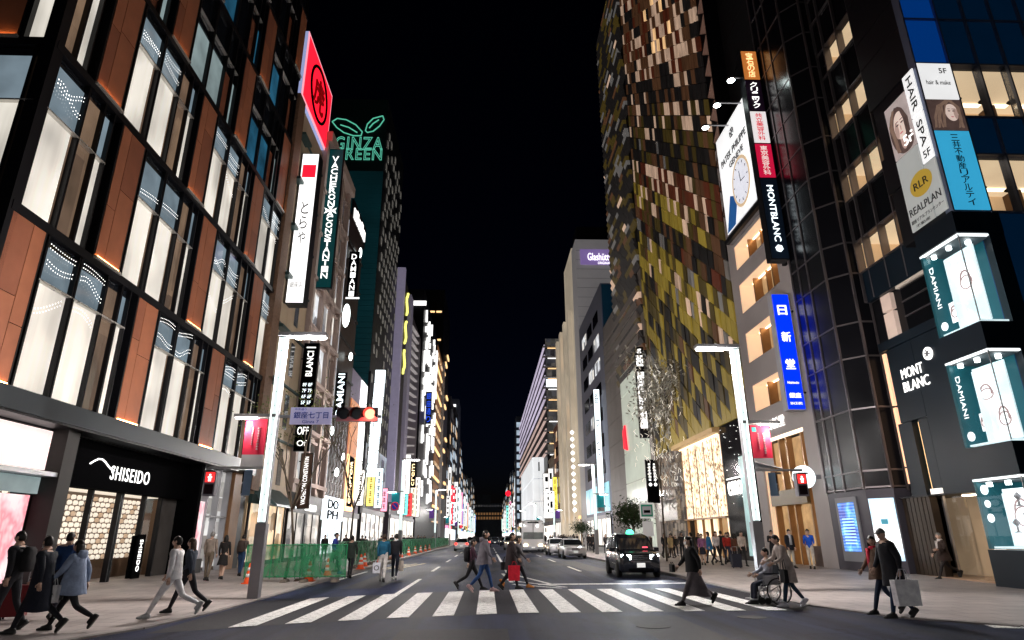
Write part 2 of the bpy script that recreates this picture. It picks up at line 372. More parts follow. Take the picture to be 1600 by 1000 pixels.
# ================================================================ helpers for buildings
def wingrid(parent, F, u0, u1, z0, z1, nu, nz, fu, fz, mats, seed=1, name='window', d=(-.05, .04), sill=None, skip=0.0):
    rg = random.Random(seed); du = (u1 - u0) / nu; dz = (z1 - z0) / nz
    for i in range(nu):
        for j in range(nz):
            if rg.random() < skip: continue
            a = u0 + (i + .5 - fu / 2) * du; b = a + du * fu; lo = z0 + (j + .5 - fz / 2) * dz; hi = lo + dz * fz
            w = F.bx(name, parent, rg.choice(mats), a, b, lo, hi, *d)
            if sill is not None: F.bx('sill', parent, sill, a - .06, b + .06, lo - .1, lo, 0, .14)
def shopfront(parent, F, u0, u1, z1, m_in, m_frame, n, m_fascia=None, z0=.12, fz=.5, name='shop_window'):
    du = (u1 - u0) / n
    for i in range(n):
        F.bx(name, parent, m_in, u0 + i * du + .05, u0 + (i + 1) * du - .05, z0 + .25, z1 - fz, -.1, .02)
        F.bx('mullion', parent, m_frame, u0 + i * du - .05, u0 + i * du + .05, z0, z1 - fz, -.05, .09)
    F.bx('mullion', parent, m_frame, u1 - .05, u1 + .05, z0, z1 - fz, -.05, .09)
    F.bx('plinth', parent, m_frame, u0 - .05, u1 + .05, z0 - .1, z0 + .25, -.05, .07)
    F.bx('fascia', parent, m_fascia or m_frame, u0 - .05, u1 + .05, z1 - fz, z1, -.05, .16)
def blade(side, name, label, x0, x1, ym, top, bot, m_face, m_body=None, th=.16, inset=.12, group=None, Y=None, edge=.06, cat='sign', gap=.15):
    """sign sticking out of a facade at right angles; place found from where its inner edge meets the wall"""
    if side == 'L':
        Y = Y or on_x(x0, ym, XL + gap).y; X0 = on_y(x0, ym, Y).x; X1 = on_y(x1, ym, Y).x
    else:
        Y = Y or on_x(x1, ym, XR - gap).y; X0 = on_y(x0, ym, Y).x; X1 = on_y(x1, ym, Y).x
    Z1 = on_y(*top, Y).z; Z0 = on_y(*bot, Y).z
    t = thing(name, label, cat, ((X0 + X1) / 2, Y, Z0), group)
    bx('casing', t, m_body or M_black, X0, X1, Y, Y + th, Z0, Z1)
    if m_face is not None: bx('face', t, m_face, X0 + edge, X1 - edge, Y - .03, Y - .002, Z0 + edge, Z1 - edge)
    wall = XL if side == 'L' else XR
    for k in (.15, .85):
        z = Z0 + (Z1 - Z0) * k
        if side == 'L': bx('bracket', t, M_dark, wall - .02, X0 - .002, Y + th * .3, Y + th * .7, z - .04, z + .04)
        else: bx('bracket', t, M_dark, X1 + .002, wall + .02, Y + th * .3, Y + th * .7, z - .04, z + .04)
    return t, X0, X1, Y, Z0, Z1
UP = Vector((0, 0, 1)); RX = Vector((1, 0, 0))
def blocks(parent, m, cx, y, z0, z1, w, n, seed):
    '''writing too small to read: a column of stroke-like blocks'''
    rg = random.Random(seed + 77); h = (z1 - z0) / n
    for k in range(n):
        z = z0 + k * h; a = w * rg.uniform(.35, .5)
        for q in range(3): bx('glyph_stroke', parent, m, cx - a * rg.uniform(.7, 1), cx + a * rg.uniform(.7, 1), y - .02, y - .001, z + h * (.15 + .25 * q), z + h * (.25 + .25 * q))
        bx('glyph_stroke', parent, m, cx - .08 * w, cx + .08 * w, y - .022, y - .0005, z + h * .12, z + h * .8)
FL = Face('L', XL); FRt = Face('R', XR)
# ================================================================ left corner building with terracotta panels
M_terra = mat('terracotta_panel', (.38, .135, .07), .5, 0, .16, 1.2, .15, 30)
M_terra2 = mat('terracotta_panel_deep', (.29, .10, .055), .5, 0, .16, 1.2, .15, 30)
M_frame = mat('window_frame_black', (.006, .006, .008), .35, .1, .1)
def curtain():
    m, t, b = node_mat('lit_blind'); b.inputs['Base Color'].default_value = (.5, .48, .45, 1); b.inputs['Roughness'].default_value = .1
    f = noise(t, wpos(t, (2, 2, .06)), 2.0, 3); f2 = noise(t, wpos(t, (1, .5, .35)), .9, 2)
    mx = t.nodes.new('ShaderNodeMixRGB'); mx.blend_type = 'MULTIPLY'; mx.inputs[0].default_value = 1
    t.links.new(ramp(t, f, [(.3, (.84, .78, .68)), (.55, (.97, .91, .8)), (.7, (1, .95, .86))]), mx.inputs[1]); t.links.new(ramp(t, f2, [(.32, (.4, .4, .4)), (.62, (1, 1, 1))]), mx.inputs[2])
    t.links.new(mx.outputs[0], b.inputs['Emission Color']); b.inputs['Emission Strength'].default_value = .82; b.inputs['Specular IOR Level'].default_value = .7; return m
M_curt = curtain()
M_upper = lit('upper_pane_blue', (.22, .29, .34), .9, .5, .6, base=(.02, .025, .03), rough=.05, spec=.9)  # emission stands in for what the unlit upper glass reflects
M_brown = interior('brown_interior', [(.16, .10, .065), (.09, .055, .035), (.25, .16, .1), (.12, .075, .05)], 1.0, .9, .35)
M_bluew = lit('blue_pane', (.03, .17, .30), .7, .7, .5, base=(.01, .015, .02), rough=.06)  # blue of these unlit panes is put in as emission
M_tealw = lit('teal_blind', (.42, .55, .56), .6, .5, .7, base=(.1, .1, .1), rough=.08)
M_darkw = glass('dark_pane', (.01, .012, .016), .04, spec=.9)
M_trans = mat('bright_transom', (.62, .6, .57), .3, .6, .05)
M_dots = lit('pearl_lights', (1, .98, .95), 3.0)
M_up = lit('panel_uplight', (1.0, .5, .17), 26)
sh = thing('corner_building', 'dark corner building with terracotta panels and lit white blinds on the left', 'building', (XL, 26, 0))
Y0, Y1 = 16.05, 36.7
bx('core_wall', sh, M_frame, XL - 16, XL - .35, Y0 + .35, Y1, 4.9, 46)
ZB = [5.65, 10.65, 16.2, 21.5, 26.85, 32.15, 37.4, 42.7]
OFF = [22.95, 19.9, 18.04, 21.56, 23.45, 28.6, 25.0]
PER = 6.83
def cells(o):
    return [('o', o, o + 1.42), ('w', o + 1.68, o + 3.1), ('w', o + 3.32, o + 4.76), ('b', o + 4.84, o + 5.66), ('s', o + 5.74, o + 6.2)]
dots = MB()
def dotline(F, u0, u1, z, amp, ph, k=2.2, rows=2, d=.07):
    u = u0
    while u < u1:
        for r in range(rows):
            zz = z + amp * math.sin(k * u + ph) + r * .14; s_ = .016
            c = F.p(u, zz, d); a = F.right() * s_; b = UP * s_
            dots.add([c - a - b, c + a - b, c + a + b, c - a + b], [(0, 1, 2, 3)])
        u += .11
def floor_strip(F, ua, ub, k, o, first_corner=False):
    zb = ZB[k]; zt = ZB[k + 1] - .28; tr = zb + 3.25
    F.bx('spandrel', sh, M_frame, ua, ub, zt, ZB[k + 1], -.3, .12)
    n0 = int(math.floor((ua - o) / PER)) - 1
    rg = random.Random(k * 5 + (1 if first_corner else 0))
    for n in range(n0, n0 + 6):
        for c, a, b in cells(o + n * PER):
            a = max(a, ua + .12); b = min(b, ub - .12)
            if b - a < .18: continue
            if c == 'o':
                cut = a + (b - a) * rg.choice((.36, .62)); zc = zb + (zt - zb) * rg.choice((.38, .52, .66)); zc2 = zb + (zt - zb) * rg.choice((.36, .55, .7))
                for (p, q) in ((a, cut - .012), (cut + .012, b)):
                    zz = zc if p == a else zc2
                    if q - p < .1: continue
                    F.bx('terracotta_panel', sh, rg.choice((M_terra, M_terra, M_terra2)), p, q, zb + .12, zz - .012, -.1, .1)
                    F.bx('terracotta_panel', sh, rg.choice((M_terra, M_terra, M_terra2)), p, q, zz + .012, zt - .02, -.1, .1)
                F.bx('uplight', sh, M_up, a + .05, b - .05, zb + .04, zb + .075, .1, .15)
                F.bx('panel_sill', sh, M_trans, a - .1, b + .1, zb - .05, zb + .03, -.1, .2)
            elif k <= 2:
                lo = M_curt if c in 'ws' else M_brown; hi = M_upper if c in 'ws' else M_brown
                if k == 0 and n == n0 + 1 and c == 'w': lo = M_curt
                if c == 'w' and rg.random() < .85 or c == 's': F.bx('blind_pane', sh, lo, a, b - .15 if c == 'w' else b, zb + .12, tr, -.16, -.05)
                else: F.bx('window_pane', sh, lo, a, b, zb + .12, tr, -.16, -.05)
                if c == 'w': F.bx('reveal', sh, M_brown, b - .14, b, zb + .12, tr, -.2, -.08)
                F.bx('upper_pane', sh, hi, a, b, tr + .06, zt - .3, -.16, -.05)
                F.bx('head_pane', sh, M_darkw, a, b, zt - .28, zt - .02, -.16, -.06)
                F.bx('transom', sh, M_trans, a - .08, b + .08, tr, tr + .055, -.1, .1)
                if c == 'w' and F.side == 'L':
                    [dotline(F, a + .1, b - .1, tr + q, rg.uniform(-.25, .25), rg.uniform(0, 6), rg.uniform(1.2, 3.4)) for q in rg.sample((.35, .6, .85, 1.1), rg.choice((1, 2, 2)))]
                    if rg.random() < .6: dotline(F, a + .1, b - .25, zb + 1.8 + rg.random(), .5, n, 1.4)
            else:
                m = {3: M_tealw, 4: M_bluew}.get(k, M_darkw)
                if c == 'b' or (k > 3 and rg.random() < .35): m = M_darkw if c != 'b' else M_terra2
                if k == 3 and c == 'w' and n % 2: m = M_bluew
                F.bx('window_pane', sh, m, a, b, zb + .12, zb + 2.6, -.16, -.05)
                F.bx('upper_pane', sh, M_darkw, a, b, zb + 2.72, zt - .05, -.16, -.06)
                F.bx('transom', sh, M_trans, a - .08, b + .08, tr, tr + .05, -.1, .08)
        for c, a, b in cells(o + n * PER):
            for uu, wd in ((a - .07, .08), (b + .04, .06)):
                if ua < uu < ub: F.bx('mullion', sh, M_frame, uu - wd / 2, uu + wd / 2, zb, zt, -.2, .1)
for k in range(7):
    floor_strip(FL, Y0, Y1, k, OFF[k])
FC = Face('S', Y0)
OFC = [-17.2, -18.6, -15.95, -20.0, -19.0, -18, -17]
for k in range(7): floor_strip(FC, -27.0, XL - .02, k, OFC[k], True)
# extra corner posts
bx('corner_post', sh, M_frame, XL - .3, XL + .1, Y0 - .1, Y0 + .28, 5, 45)
o = part('pearl_lights', dots, M_dots, sh); o['kind'] = 'stuff'
# dark band over the ground floor
M_band = mat('navy_band', (.022, .028, .034), .4, .1, .15, .6)
FL.bx('band', sh, M_band, Y0 - .1, Y1, 5.0, 5.6, -.5, .45)
FL.bx('band_soffit', sh, M_black, Y0, Y1, 4.93, 5.0, -3.4, .4)
# ground floor: left display windows
M_pink = lit('pink_white_panel', (1.0, .84, .82), .95, .12, .8)
def poster_mat():
    m, t, b = node_mat('flower_poster'); f = noise(t, wpos(t, (1, 1, .7)), 1.1, 3)
    t.links.new(ramp(t, f, [(.45, (1, .88, .88)), (.55, (.95, .55, .6)), (.62, (.85, .22, .3)), (.72, (1, .8, .8))]), b.inputs['Emission Color'])
    b.inputs['Emission Strength'].default_value = .95; b.inputs['Base Color'].default_value = (.4, .3, .3, 1); b.inputs['Roughness'].default_value = .1; return m
M_post = poster_mat()
M_gwall = mat('grey_glass_wall', (.12, .11, .105), .12, .2, .25, .8)
FL.bx('display_panel', sh, M_pink, Y0, 20.45, 3.66, 4.85, -.45, -.3)
FL.bx('display_frame', sh, M_steel, Y0, 20.7, 3.45, 3.58, -.3, .1); FL.bx('display_frame', sh, M_dark, 20.5, 20.75, .1, 4.93, -.5, .15)
FL.bx('clerestory', sh, M_tealw, Y0, 20.45, 2.95, 3.44, -.5, -.35)
FL.bx('poster', sh, M_post, Y0, 20.3, .45, 2.9, -.6, -.45)
FL.bx('side_glass', sh, M_gwall, 20.33, 20.49, .3, 2.94, -.75, -.6); FL.bx('plinth', sh, M_dark, Y0, 20.5, 0, .32, -.6, .02)
FL.bx('pier', sh, M_dark, 20.76, 21.35, 0, 4.93, -1.4, .0)
# recessed entrance
M_glass = glass('clear_shop_glass', rough=.02, clear=.9)
FL.bx('sign_panel', sh, M_blackp, 21.35, 30.7, 3.32, 4.93, -1.05, -.55)
FL.bx('reveal_wall', sh, M_blackp, 30.7, 31.0, 0, 4.93, -1.05, .05)
for a, b in ((21.4, 22.5), (22.6, 24.1), (24.2, 25.95)): FL.bx('shop_glass', sh, M_glass, a, b, .2, 3.3, -.97, -.95)
for u in (21.38, 22.55, 24.15, 26.0, 26.15, 27.9, 29.3): FL.bx('mullion', sh, M_frame, u - .05, u + .05, .1, 3.32, -1.05, -.85)
for a, b in ((26.25, 27.85), (27.95, 29.25)): FL.bx('glass_door', sh, M_glass, a, b, .14, 3.3, -.97, -.95)
FL.bx('side_wall', sh, M_gwall, 29.35, 30.7, .1, 3.32, -1.1, -.9)
M_cream = lit('cream_jar', (1.0, .72, .5), .45, .3, .8); M_lat = mat('brown_lattice', (.16, .1, .065), .5, 0, .2)
M_tub = lit('glowing_pots', (1.0, .9, .76), .95)
FL.bx('back_wall', sh, M_lat, 20.9, 30.6, .1, 3.34, -2.6, -2.4)
bx('shop_floor', sh, M_pave, XL - 2.5, XL - 1.05, 20.9, 30.6, .05, .11); FL.bx('shop_end_wall', sh, M_lat, 30.6, 30.7, .1, 3.3, -2.5, -1.1)
FL.bx('shop_ceiling', sh, lit('shop_ceiling_light', (1, .88, .72), .9), 20.9, 30.6, 3.36, 3.42, -2.5, -1.06)
pots = MB(); rings = MB()
for i in range(27):
    for j in range(12):
        c = FL.p(20.95 + i * .36 + (.18 if j % 2 else 0), .95 + j * .2, -2.38); (pots if (i * 7 + j * 3) % 5 else rings).tube(c, c + Vector((.1, 0, 0)), .092, .08, 10)
part('shelf_pots', pots, M_tub, sh)['kind'] = 'stuff'; part('shelf_jars', rings, M_cream, sh)['kind'] = 'stuff'
FL.bx('counter', sh, mat('oak_counter', (.33, .19, .1), .5, 0, .2), 22.3, 25.3, .1, .9, -2.2, -1.75)
FL.bx('store_board', sh, M_blackp, 27.2, 27.75, .15, 1.75, -.8, -.72)
bd = thing('store_board_sign', 'black upright board with vertical white lettering beside glass door', 'sign', FL.p(27.5, .12, -.6))
FL.bx('board', bd, M_blackp, 27.2, 27.8, .14, 1.8, -.6, -.55); txt('SHISEIDO', bd, M_signw, FL.p(27.5, 1.0, -.54), (0, 0, -1), FL.right(), w=1.2, h=.22)
# right ground-floor display
FL.bx('display_panel', sh, M_post, 31.15, 32.1, .75, 3.3, -.3, -.2); FL.bx('display_frame', sh, M_dark, 31.05, 32.2, .1, .73, -.4, .0)
FL.bx('upper_display', sh, interior('white_shelves', [(.9, .88, .85), (.35, .33, .3), (.8, .8, .8), (.25, .22, .2)], 1.0, 1.4, 1.6), 32.2, 34.6, .3, 4.9, -.5, -.4)
for u in (32.15, 33.4, 34.65): FL.bx('mullion', sh, M_lgrey, u - .05, u + .05, .1, 4.93, -.4, -.1)
FL.bx('shelf', sh, M_lgrey, 32.2, 34.6, 2.6, 2.68, -.4, -.1)
FL.bx('timber_pier', sh, mat('timber_cladding', (.3, .16, .08), .5, 0, .2), 34.75, 35.9, 0, 4.93, -.5, .06); FL.bx('dark_pier', sh, M_frame, 35.9, Y1, 0, 5, -.5, .02)
lt = thing('shop_sign_letters', 'white backlit cursive shop lettering on black panel over the entrance', 'sign', FL.p(25.6, 3.95, -.5))
txt('SHISEIDO', lt, M_signw, FL.p(25.75, 3.96, -.5), FL.right(), UP, w=2.8, h=.5, ext=.02, space=1.2)
fl = MB()
pts = [FL.p(23.0 + .22 * i, 4.2 + .16 * math.sin(i * .75 - .4), -.5) for i in range(8)]
fl.path(pts, .03, 6); part('flourish', fl, M_signw, lt)
# ================================================================ confectioner's building with red roof sign
M_brick = mat('brown_brick', (.2, .115, .075), .7, 0, .3, 6, .5, 25)
M_stone = mat('beige_stone', (.52, .40, .28), .6, 0, .14, .8, .15, 20)
M_stonep = mat('mauve_stone', (.5, .39, .35), .65, 0, .15, .8, .2, 20)
M_ledge = mat('teal_ledge', (.05, .09, .09), .4, .3, .15)
M_warmw = interior('warm_office', [(1, .62, .34), (.75, .42, .2), (1, .78, .52), (.35, .2, .1)], 1.1, .8, .5)
M_whitew = interior('white_office', [(.9, .92, .95), (.5, .5, .5), (1, .95, .85), (.2, .2, .22)], 1.1, .8, .6)
M_dimw = interior('dim_office', [(.06, .06, .07), (.02, .02, .025), (.1, .09, .08), (.03, .03, .03)], 1.0, .8, .5)
t2 = thing('confectioner_building', 'narrow beige stone building with brick piers beside the corner building', 'building', (XL, 40.4, 0))
ya, yb = 36.75, 44.2
bx('wall', t2, M_stone, XL - 14, XL - .1, ya, yb, 0, 31.0)
FL.bx('brick_pier', t2, M_brick, ya, 38.0, 4.2, 30.9, -.12, .25)
for k in range(7):
    z = 6.2 + k * 3.55
    FL.bx('ledge', t2, M_ledge, 38.0, 39.6, z + .9, z + 1.1, -.1, .5)
    for i in range(3): FL.bx('stone_panel', t2, M_stone, 38.05 + i * 2.02, 38.05 + (i + 1) * 2.02 - .05, z - 2.2, z + 1.25, -.1, .02)
    FL.bx('window', t2, random.Random(k).choice((M_dimw, M_dimw, M_warmw)), 41.5, 42.3, z - 1.4, z + .9, -.1, .05)
    FL.bx('ledge', t2, M_ledge, 38.0, yb, z + 1.3, z + 1.42, -.1, .12)
shopfront(t2, FL, 37.4, 43.9, 4.0, interior('warm_shop', [(1, .72, .45), (.5, .3, .16), (1, .85, .65), (.25, .15, .08)], 1.3, 1.1, .9), M_dark, 4, M_ledge)
cn = MB(); rg_ = [(u, r) for u, r in ((38.6, 0), (43.4, 0))]
cn.hexa([(XL, 38.0, 3.9), (XL, 42.6, 3.9), (XL + 1.3, 42.3, 3.35), (XL + 1.3, 38.3, 3.35)], [(XL, 38.0, 4.5), (XL, 42.6, 4.5), (XL + 1.25, 42.3, 3.5), (XL + 1.25, 38.3, 3.5)])
part('awning', cn, M_ledge, t2)
rs = thing('red_roof_sign', 'large square red illuminated sign with black ring on the roof', 'sign', (XL, 41, 31))
FL.bx('casing', rs, lit('sign_side_blue', (.5, .58, 1.0), .55), 37.5, 44.75, 31.3, 37.0, -1.3, 0)
FL.bx('border', rs, lit('pink_border', (1, .4, .5), 1.0), 37.5, 44.75, 31.3, 37.0, .002, .05)
FL.bx('face', rs, M_red, 37.75, 44.5, 31.55, 36.75, .052, .09)
rn = MB(); pr = []
for i in range(29):
    a = 2 * math.pi * i / 28; pr.append(FL.p(41.1 + 2.2 * math.cos(a), 34.15 + 2.1 * math.sin(a), .11))
rn.path(pr, .13, 6); part('ring', rn, M_blackp, rs)
txt('虎', rs, mat('dark_red_print', (.12, .0, .005), .5, 0, 0, emit=(.2, 0, .0), es=.6), FL.p(41.1, 34.15, .11), FL.right(), UP, w=2.6, h=2.6)
bt, X0, X1, Yb, Z0, Z1 = blade('L', 'lantern_sign', 'tall white glowing vertical sign with red square near its top', 459, 487.5, 355, (484, 240), (456, 474), lit('lantern_white', (1, .99, .97), 1.5), th=.9)
bx('red_square', bt, M_red, X0 + .15, X1 - .15, Yb - .06, Yb - .031, Z1 - 1.95, Z1 - .95)
M_faint = mat('faint_grey_print', (.12, .12, .13), .5, 0, 0)
vtxt('とらや', bt, M_faint, ((X0 + X1) / 2, Yb - .045, (Z0 + Z1) / 2 + .2), RX, .5, 3.4)
txt('銀座店', bt, M_faint, ((X0 + X1) / 2, Yb - .045, Z0 + 1.3), RX, UP, w=.8, h=.4)
# ================================================================ stone building with tall windows
t3 = thing('stone_building', 'mauve stone building with tall grouped windows and green blade sign', 'building', (XL, 48.8, 0))
ya, yb = 44.2, 53.35
bx('wall', t3, M_stonep, XL - 14, XL - .05, ya + .02, yb, 0, 32.5)
for u in (44.5, 47.4, 50.3, 52.9): FL.bx('pilaster', t3, M_stonep, u - .28, u + .28, 4.6, 32.2, -.05, .3)
for k in range(7):
    z = 5.6 + k * 3.75
    FL.bx('string_course', t3, M_stonep, ya + .05, yb, z - .45, z - .15, -.05, .38)
    for i, u in enumerate((45.95, 48.85, 51.6)):
        m = (M_whitew, M_dimw, M_dimw)[(i + k) % 3] if k != 3 else M_whitew
        for s_ in (-.75, -.25, .25, .75):
            if i == 2 and abs(s_) > .5: continue
            FL.bx('window_pane', t3, m, u + s_ - .2, u + s_ + .2, z, z + 2.7, -.05, .03)
        FL.bx('window_head', t3, M_stonep, u - 1.05, u + 1.05, z + 2.75, z + 2.95, 0, .2)
FL.bx('cornice', t3, M_stonep, ya, yb, 32.2, 33.1, -.4, .6)
shopfront(t3, FL, 44.6, 53.1, 4.6, interior('pale_shop', [(.85, .8, .75), (.5, .42, .36), (1, .9, .8), (.15, .14, .14)], 1.0, .8, .8), M_dark, 4, M_black, fz=1.3)
FL.bx('lit_fascia', t3, M_signw, 48.2, 51.2, 3.5, 3.95, .17, .22)
M_green = mat('dark_green_sign', (.01, .05, .055), .35, 0, .1, emit=(.0, .05, .055), es=.5)
bt, X0, X1, Yb, Z0, Z1 = blade('L', 'green_blade_sign', 'dark green vertical blade sign with white lettering and cross emblem', 503, 528, 340, (524, 233), (503, 450), M_green, M_black, th=.3)
cx = (X0 + X1) / 2; zm = (Z0 + Z1) / 2
vtxt('VACHERON', bt, M_signw, (cx, Yb - .05, zm + (Z1 - Z0) * .255), RX, (X1 - X0) * .42, (Z1 - Z0) * .38, gap=1.15, bold=.008)
vtxt('CONSTANTIN', bt, M_signw, (cx, Yb - .05, zm - (Z1 - Z0) * .22), RX, (X1 - X0) * .4, (Z1 - Z0) * .44, gap=1.15, bold=.008)
em = MB()
for a in range(4):
    d = Vector((math.cos(a * math.pi / 2 + .0), 0, math.sin(a * math.pi / 2))); pz = Vector((cx, Yb - .05, zm + (Z1 - Z0) * .035)); n_ = Vector((-d.z, 0, d.x))
    em.add([pz, pz + d * .5 + n_ * .28, pz + d * .36, pz + d * .5 - n_ * .28], [(0, 1, 2, 3)])
part('cross_emblem', em, M_signw, bt)
bt, X0, X1, Yb, Z0, Z1 = blade('L', 'tenant_board', 'tall black tenant board with rotated white names below green sign', 470, 494, 590, (490, 536), (462, 705), M_blackp, M_black, th=.25)
cx = (X0 + X1) / 2; dz = Z1 - Z0; w = X1 - X0
bx('light_bar', bt, M_signw, X0 + .2 * w, X1 - .2 * w, Yb - .06, Yb - .031, Z1 - .05 * dz, Z1 - .04 * dz)
txt('BLANCI', bt, M_signw, (cx, Yb - .05, Z1 - .2 * dz), (0, 0, 1), (-1, 0, 0), w=.24 * dz, h=.42 * w, bold=.008)
for k, s_ in enumerate(('8F', '7F', '6F', '5F')): txt(s_ + ' ' + s_, bt, M_signwc, (cx, Yb - .05, Z1 - (.40 + .055 * k) * dz), RX, UP, w=.62 * w, h=.032 * dz)
txt('B', bt, M_signw, (cx, Yb - .05, Z1 - .66 * dz), RX, UP, w=.22 * w, h=.03 * dz)
txt('OFF', bt, M_signw, (cx, Yb - .05, Z1 - .82 * dz), RX, UP, w=.7 * w, h=.07 * dz, bold=.008)
txt('Of', bt, M_signw, (cx, Yb - .05, Z1 - .93 * dz), RX, UP, w=.6 * w, h=.05 * dz)
bt, X0, X1, Yb, Z0, Z1 = blade('L', 'lower_blade_sign', 'brown vertical board with rotated white lettering above shop canopy', 466, 486, 755, (478, 708), (467, 795), mat('brown_sign', (.12, .07, .05), .4, 0, .1), M_dark, th=.2)
cx = (X0 + X1) / 2; txt('VACHERON CONSTANTIN', bt, M_signw, (cx, Yb - .05, (Z0 + Z1) / 2), (0, 0, 1), (-1, 0, 0), w=(Z1 - Z0) * .86, h=(X1 - X0) * .34, bold=.008)
# ================================================================ dark brown building with oval lamps
M_choc = mat('chocolate_cladding', (.045, .026, .02), .45, .2, .25, 1.2)
t4 = thing('dark_brown_building', 'dark brown building with glowing oval wall lamps and jeweller blade signs', 'building', (XL, 57.5, 0))
ya, yb = 53.4, 61.3
bx('wall', t4, M_choc, XL - 14, XL - .05, ya, yb, 0, 31.5)
FL.bx('white_edge', t4, lit('edge_light', (.8, .85, .95), .8), 53.45, 53.7, 5, 30, 0, .2)
zz = MB()
for r in range(7):
    for c in range(6):
        u = 54 + c * 1.15; z = 5.0 + r * 1.05
        p = [FL.p(u, z, .05), FL.p(u + .5, z + .5, .05), FL.p(u + .25, z + 1.0, .05)]
        zz.path(p, .05, 4)
part('lattice', zz, M_lgrey, t4)['kind'] = 'stuff'
for k in range(6): FL.bx('floor_line', t4, M_dark, ya + .3, yb, 12.5 + k * 3.2, 12.7 + k * 3.2, 0, .12)
M_oval = lit('oval_lamp', (.9, 1, .97), 4.5)
def oval(px, py, w, h, k):
    p = on_x(px, py, XL + .4); s_ = (on_y(px + w, py, p.y).x - p.x) / 2; hz = abs(on_y(px, py - h, p.y).z - p.z) / 2
    o_ = thing('oval_lamp', 'glowing oval wall lamp, %s from the top on the brown building' % ordw(k), 'lamp', p, 'oval wall lamps')
    m_ = MB(); m_.loft([[p + Vector((s_ * math.sin(b) * math.cos(a), s_ * math.sin(b) * math.sin(a), hz * math.cos(b))) for a in [2 * math.pi * i / 12 for i in range(12)]] for b in [math.pi * (j + .02) / 9.4 for j in range(10)]])
    part('globe', m_, M_oval, o_, True); bx('mount', o_, M_black, XL - .02, p.x, p.y - .06, p.y + .06, p.z - .06, p.z + .06)
for k, a in enumerate(((563, 395, 5, 16), (541, 493, 12, 36), (548, 557, 6, 13), (519, 673, 6, 14), (536, 714, 5, 12), (526, 738, 7, 14))): oval(*a, k)
shopfront(t4, FL, 53.9, 61.0, 4.9, M_signwc, M_steel, 3, lit('white_fascia', (.85, .92, 1), 1.6), fz=1.9)
lt = thing('white_shop_letters', 'big black double-row letters on bright white shop panel', 'sign', FL.p(57, 3.4, .2))
txt('DO', lt, M_blackp, FL.p(56.9, 4.3, .2), FL.right(), UP, w=3.8, h=.75, bold=.008); txt('PH', lt, M_blackp, FL.p(56.9, 3.45, .2), FL.right(), UP, w=3.8, h=.7, bold=.008)
bt, X0, X1, Yb, Z0, Z1 = blade('L', 'jeweller_sign', 'narrow black blade sign with stacked white letters high on the brown building', 543, 559, 435, (553, 393), (549, 468), M_blackp, M_black)
vtxt('DAMIANI', bt, M_signw, ((X0 + X1) / 2, Yb - .05, (Z0 + Z1) / 2), RX, (X1 - X0) * .5, (Z1 - Z0) * .9, bold=.008)
bx('light_bar', bt, M_signw, X0, X1 + .3, Yb - .08, Yb - .04, Z0 + .05, Z0 + .2)
bt, X0, X1, Yb, Z0, Z1 = blade('L', 'jeweller_sign', 'black blade sign with large rotated white letters just above the traffic light', 523, 540, 620, (538, 582), (526, 652), M_blackp, M_black)
txt('DAMIANI', bt, M_signwc, ((X0 + X1) / 2, Yb - .05, (Z0 + Z1) / 2), (0, 0, 1), (-1, 0, 0), w=(Z1 - Z0) * .94, h=(X1 - X0) * .6, bold=.008)
rsn = thing('roof_letters', 'slanting white glowing roof sign in front of the green neon tower', 'sign', FL.p(59, 31.5))
a, b = on_x(556, 322, XL), on_x(569, 372, XL)
FL.bx('panel', rsn, M_black, a.y, b.y + 1.5, 31.4, 33.9, -.4, -.2)
for q in range(5): FL.bx('glyph', rsn, M_signw, a.y + .3 + q * (b.y + 1.0 - a.y) / 5, a.y + .3 + (q + .72) * (b.y + 1.0 - a.y) / 5, 32.0, 33.4 if q % 2 else 33.1, -.198, -.1)
# ================================================================ orange and white shop building
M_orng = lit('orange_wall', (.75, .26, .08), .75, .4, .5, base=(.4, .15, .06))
t5 = thing('orange_shop_building', 'narrow orange-lit building with white glass edge behind the traffic light', 'building', (XL, 64.5, 0))
ya, yb = 61.4, 68.9
bx('wall', t5, mat('lilac_render', (.3, .25, .36), .6, 0, .1), XL - 12, XL - .05, ya, yb, 0, 17.6)
FL.bx('lit_wall', t5, M_orng, ya + .05, 65.6, 9.2, 14.6, -.02, .06); FS5 = Face('S', ya)
FS5.bx('lit_side', t5, M_orng, XL - 2.6, XL - .1, 9.2, 13.5, .0, .05)
for k in range(6): FL.bx('light_panel', t5, M_signw, 65.7, yb - .1, 5.2 + k * 2.05, 7.15 + k * 2.05, -.02, .1)
FL.bx('gold_frame', t5, M_gold, 61.6, 61.9, 4.2, 9.2, 0, .2); FL.bx('gold_frame', t5, M_gold, 64.9, 65.2, 4.2, 9.2, 0, .2); FL.bx('gold_frame', t5, M_gold, 61.9, 64.9, 4.0, 4.4, 0, .2)
FL.bx('dark_board', t5, M_blackp, 61.95, 64.85, 4.45, 9.1, 0, .1)
txt('COMPTOIR', t5, lit('bronze_letters', (1, .75, .45), 2.0), FL.p(63.4, 6.7, .12), (0, 0, 1), -FL.right(), w=4.0, h=1.0, bold=.008)
shopfront(t5, FL, ya + .2, yb - .2, 3.9, M_soft, M_dark, 3, M_lgrey)
t6 = thing('light_box_stack', 'stack of bright white light boxes with thin dark joints', 'sign', FL.p(68.9, 5))
Yb = on_x(575, 640, XL + .3).y
for k in range(8):
    zb_, zt_ = on_y(583, 578 + k * 21, Yb).z, on_y(583, 578 + k * 21 + 19.5, Yb).z
    xa, xb = on_y(586 - k * 1.9, 590 + k * 20, Yb).x, on_y(601 - k * 1.9, 590 + k * 20, Yb).x
    bx('light_box', t6, M_signwc, xa, xb, Yb, Yb + .5, zt_, zb_)
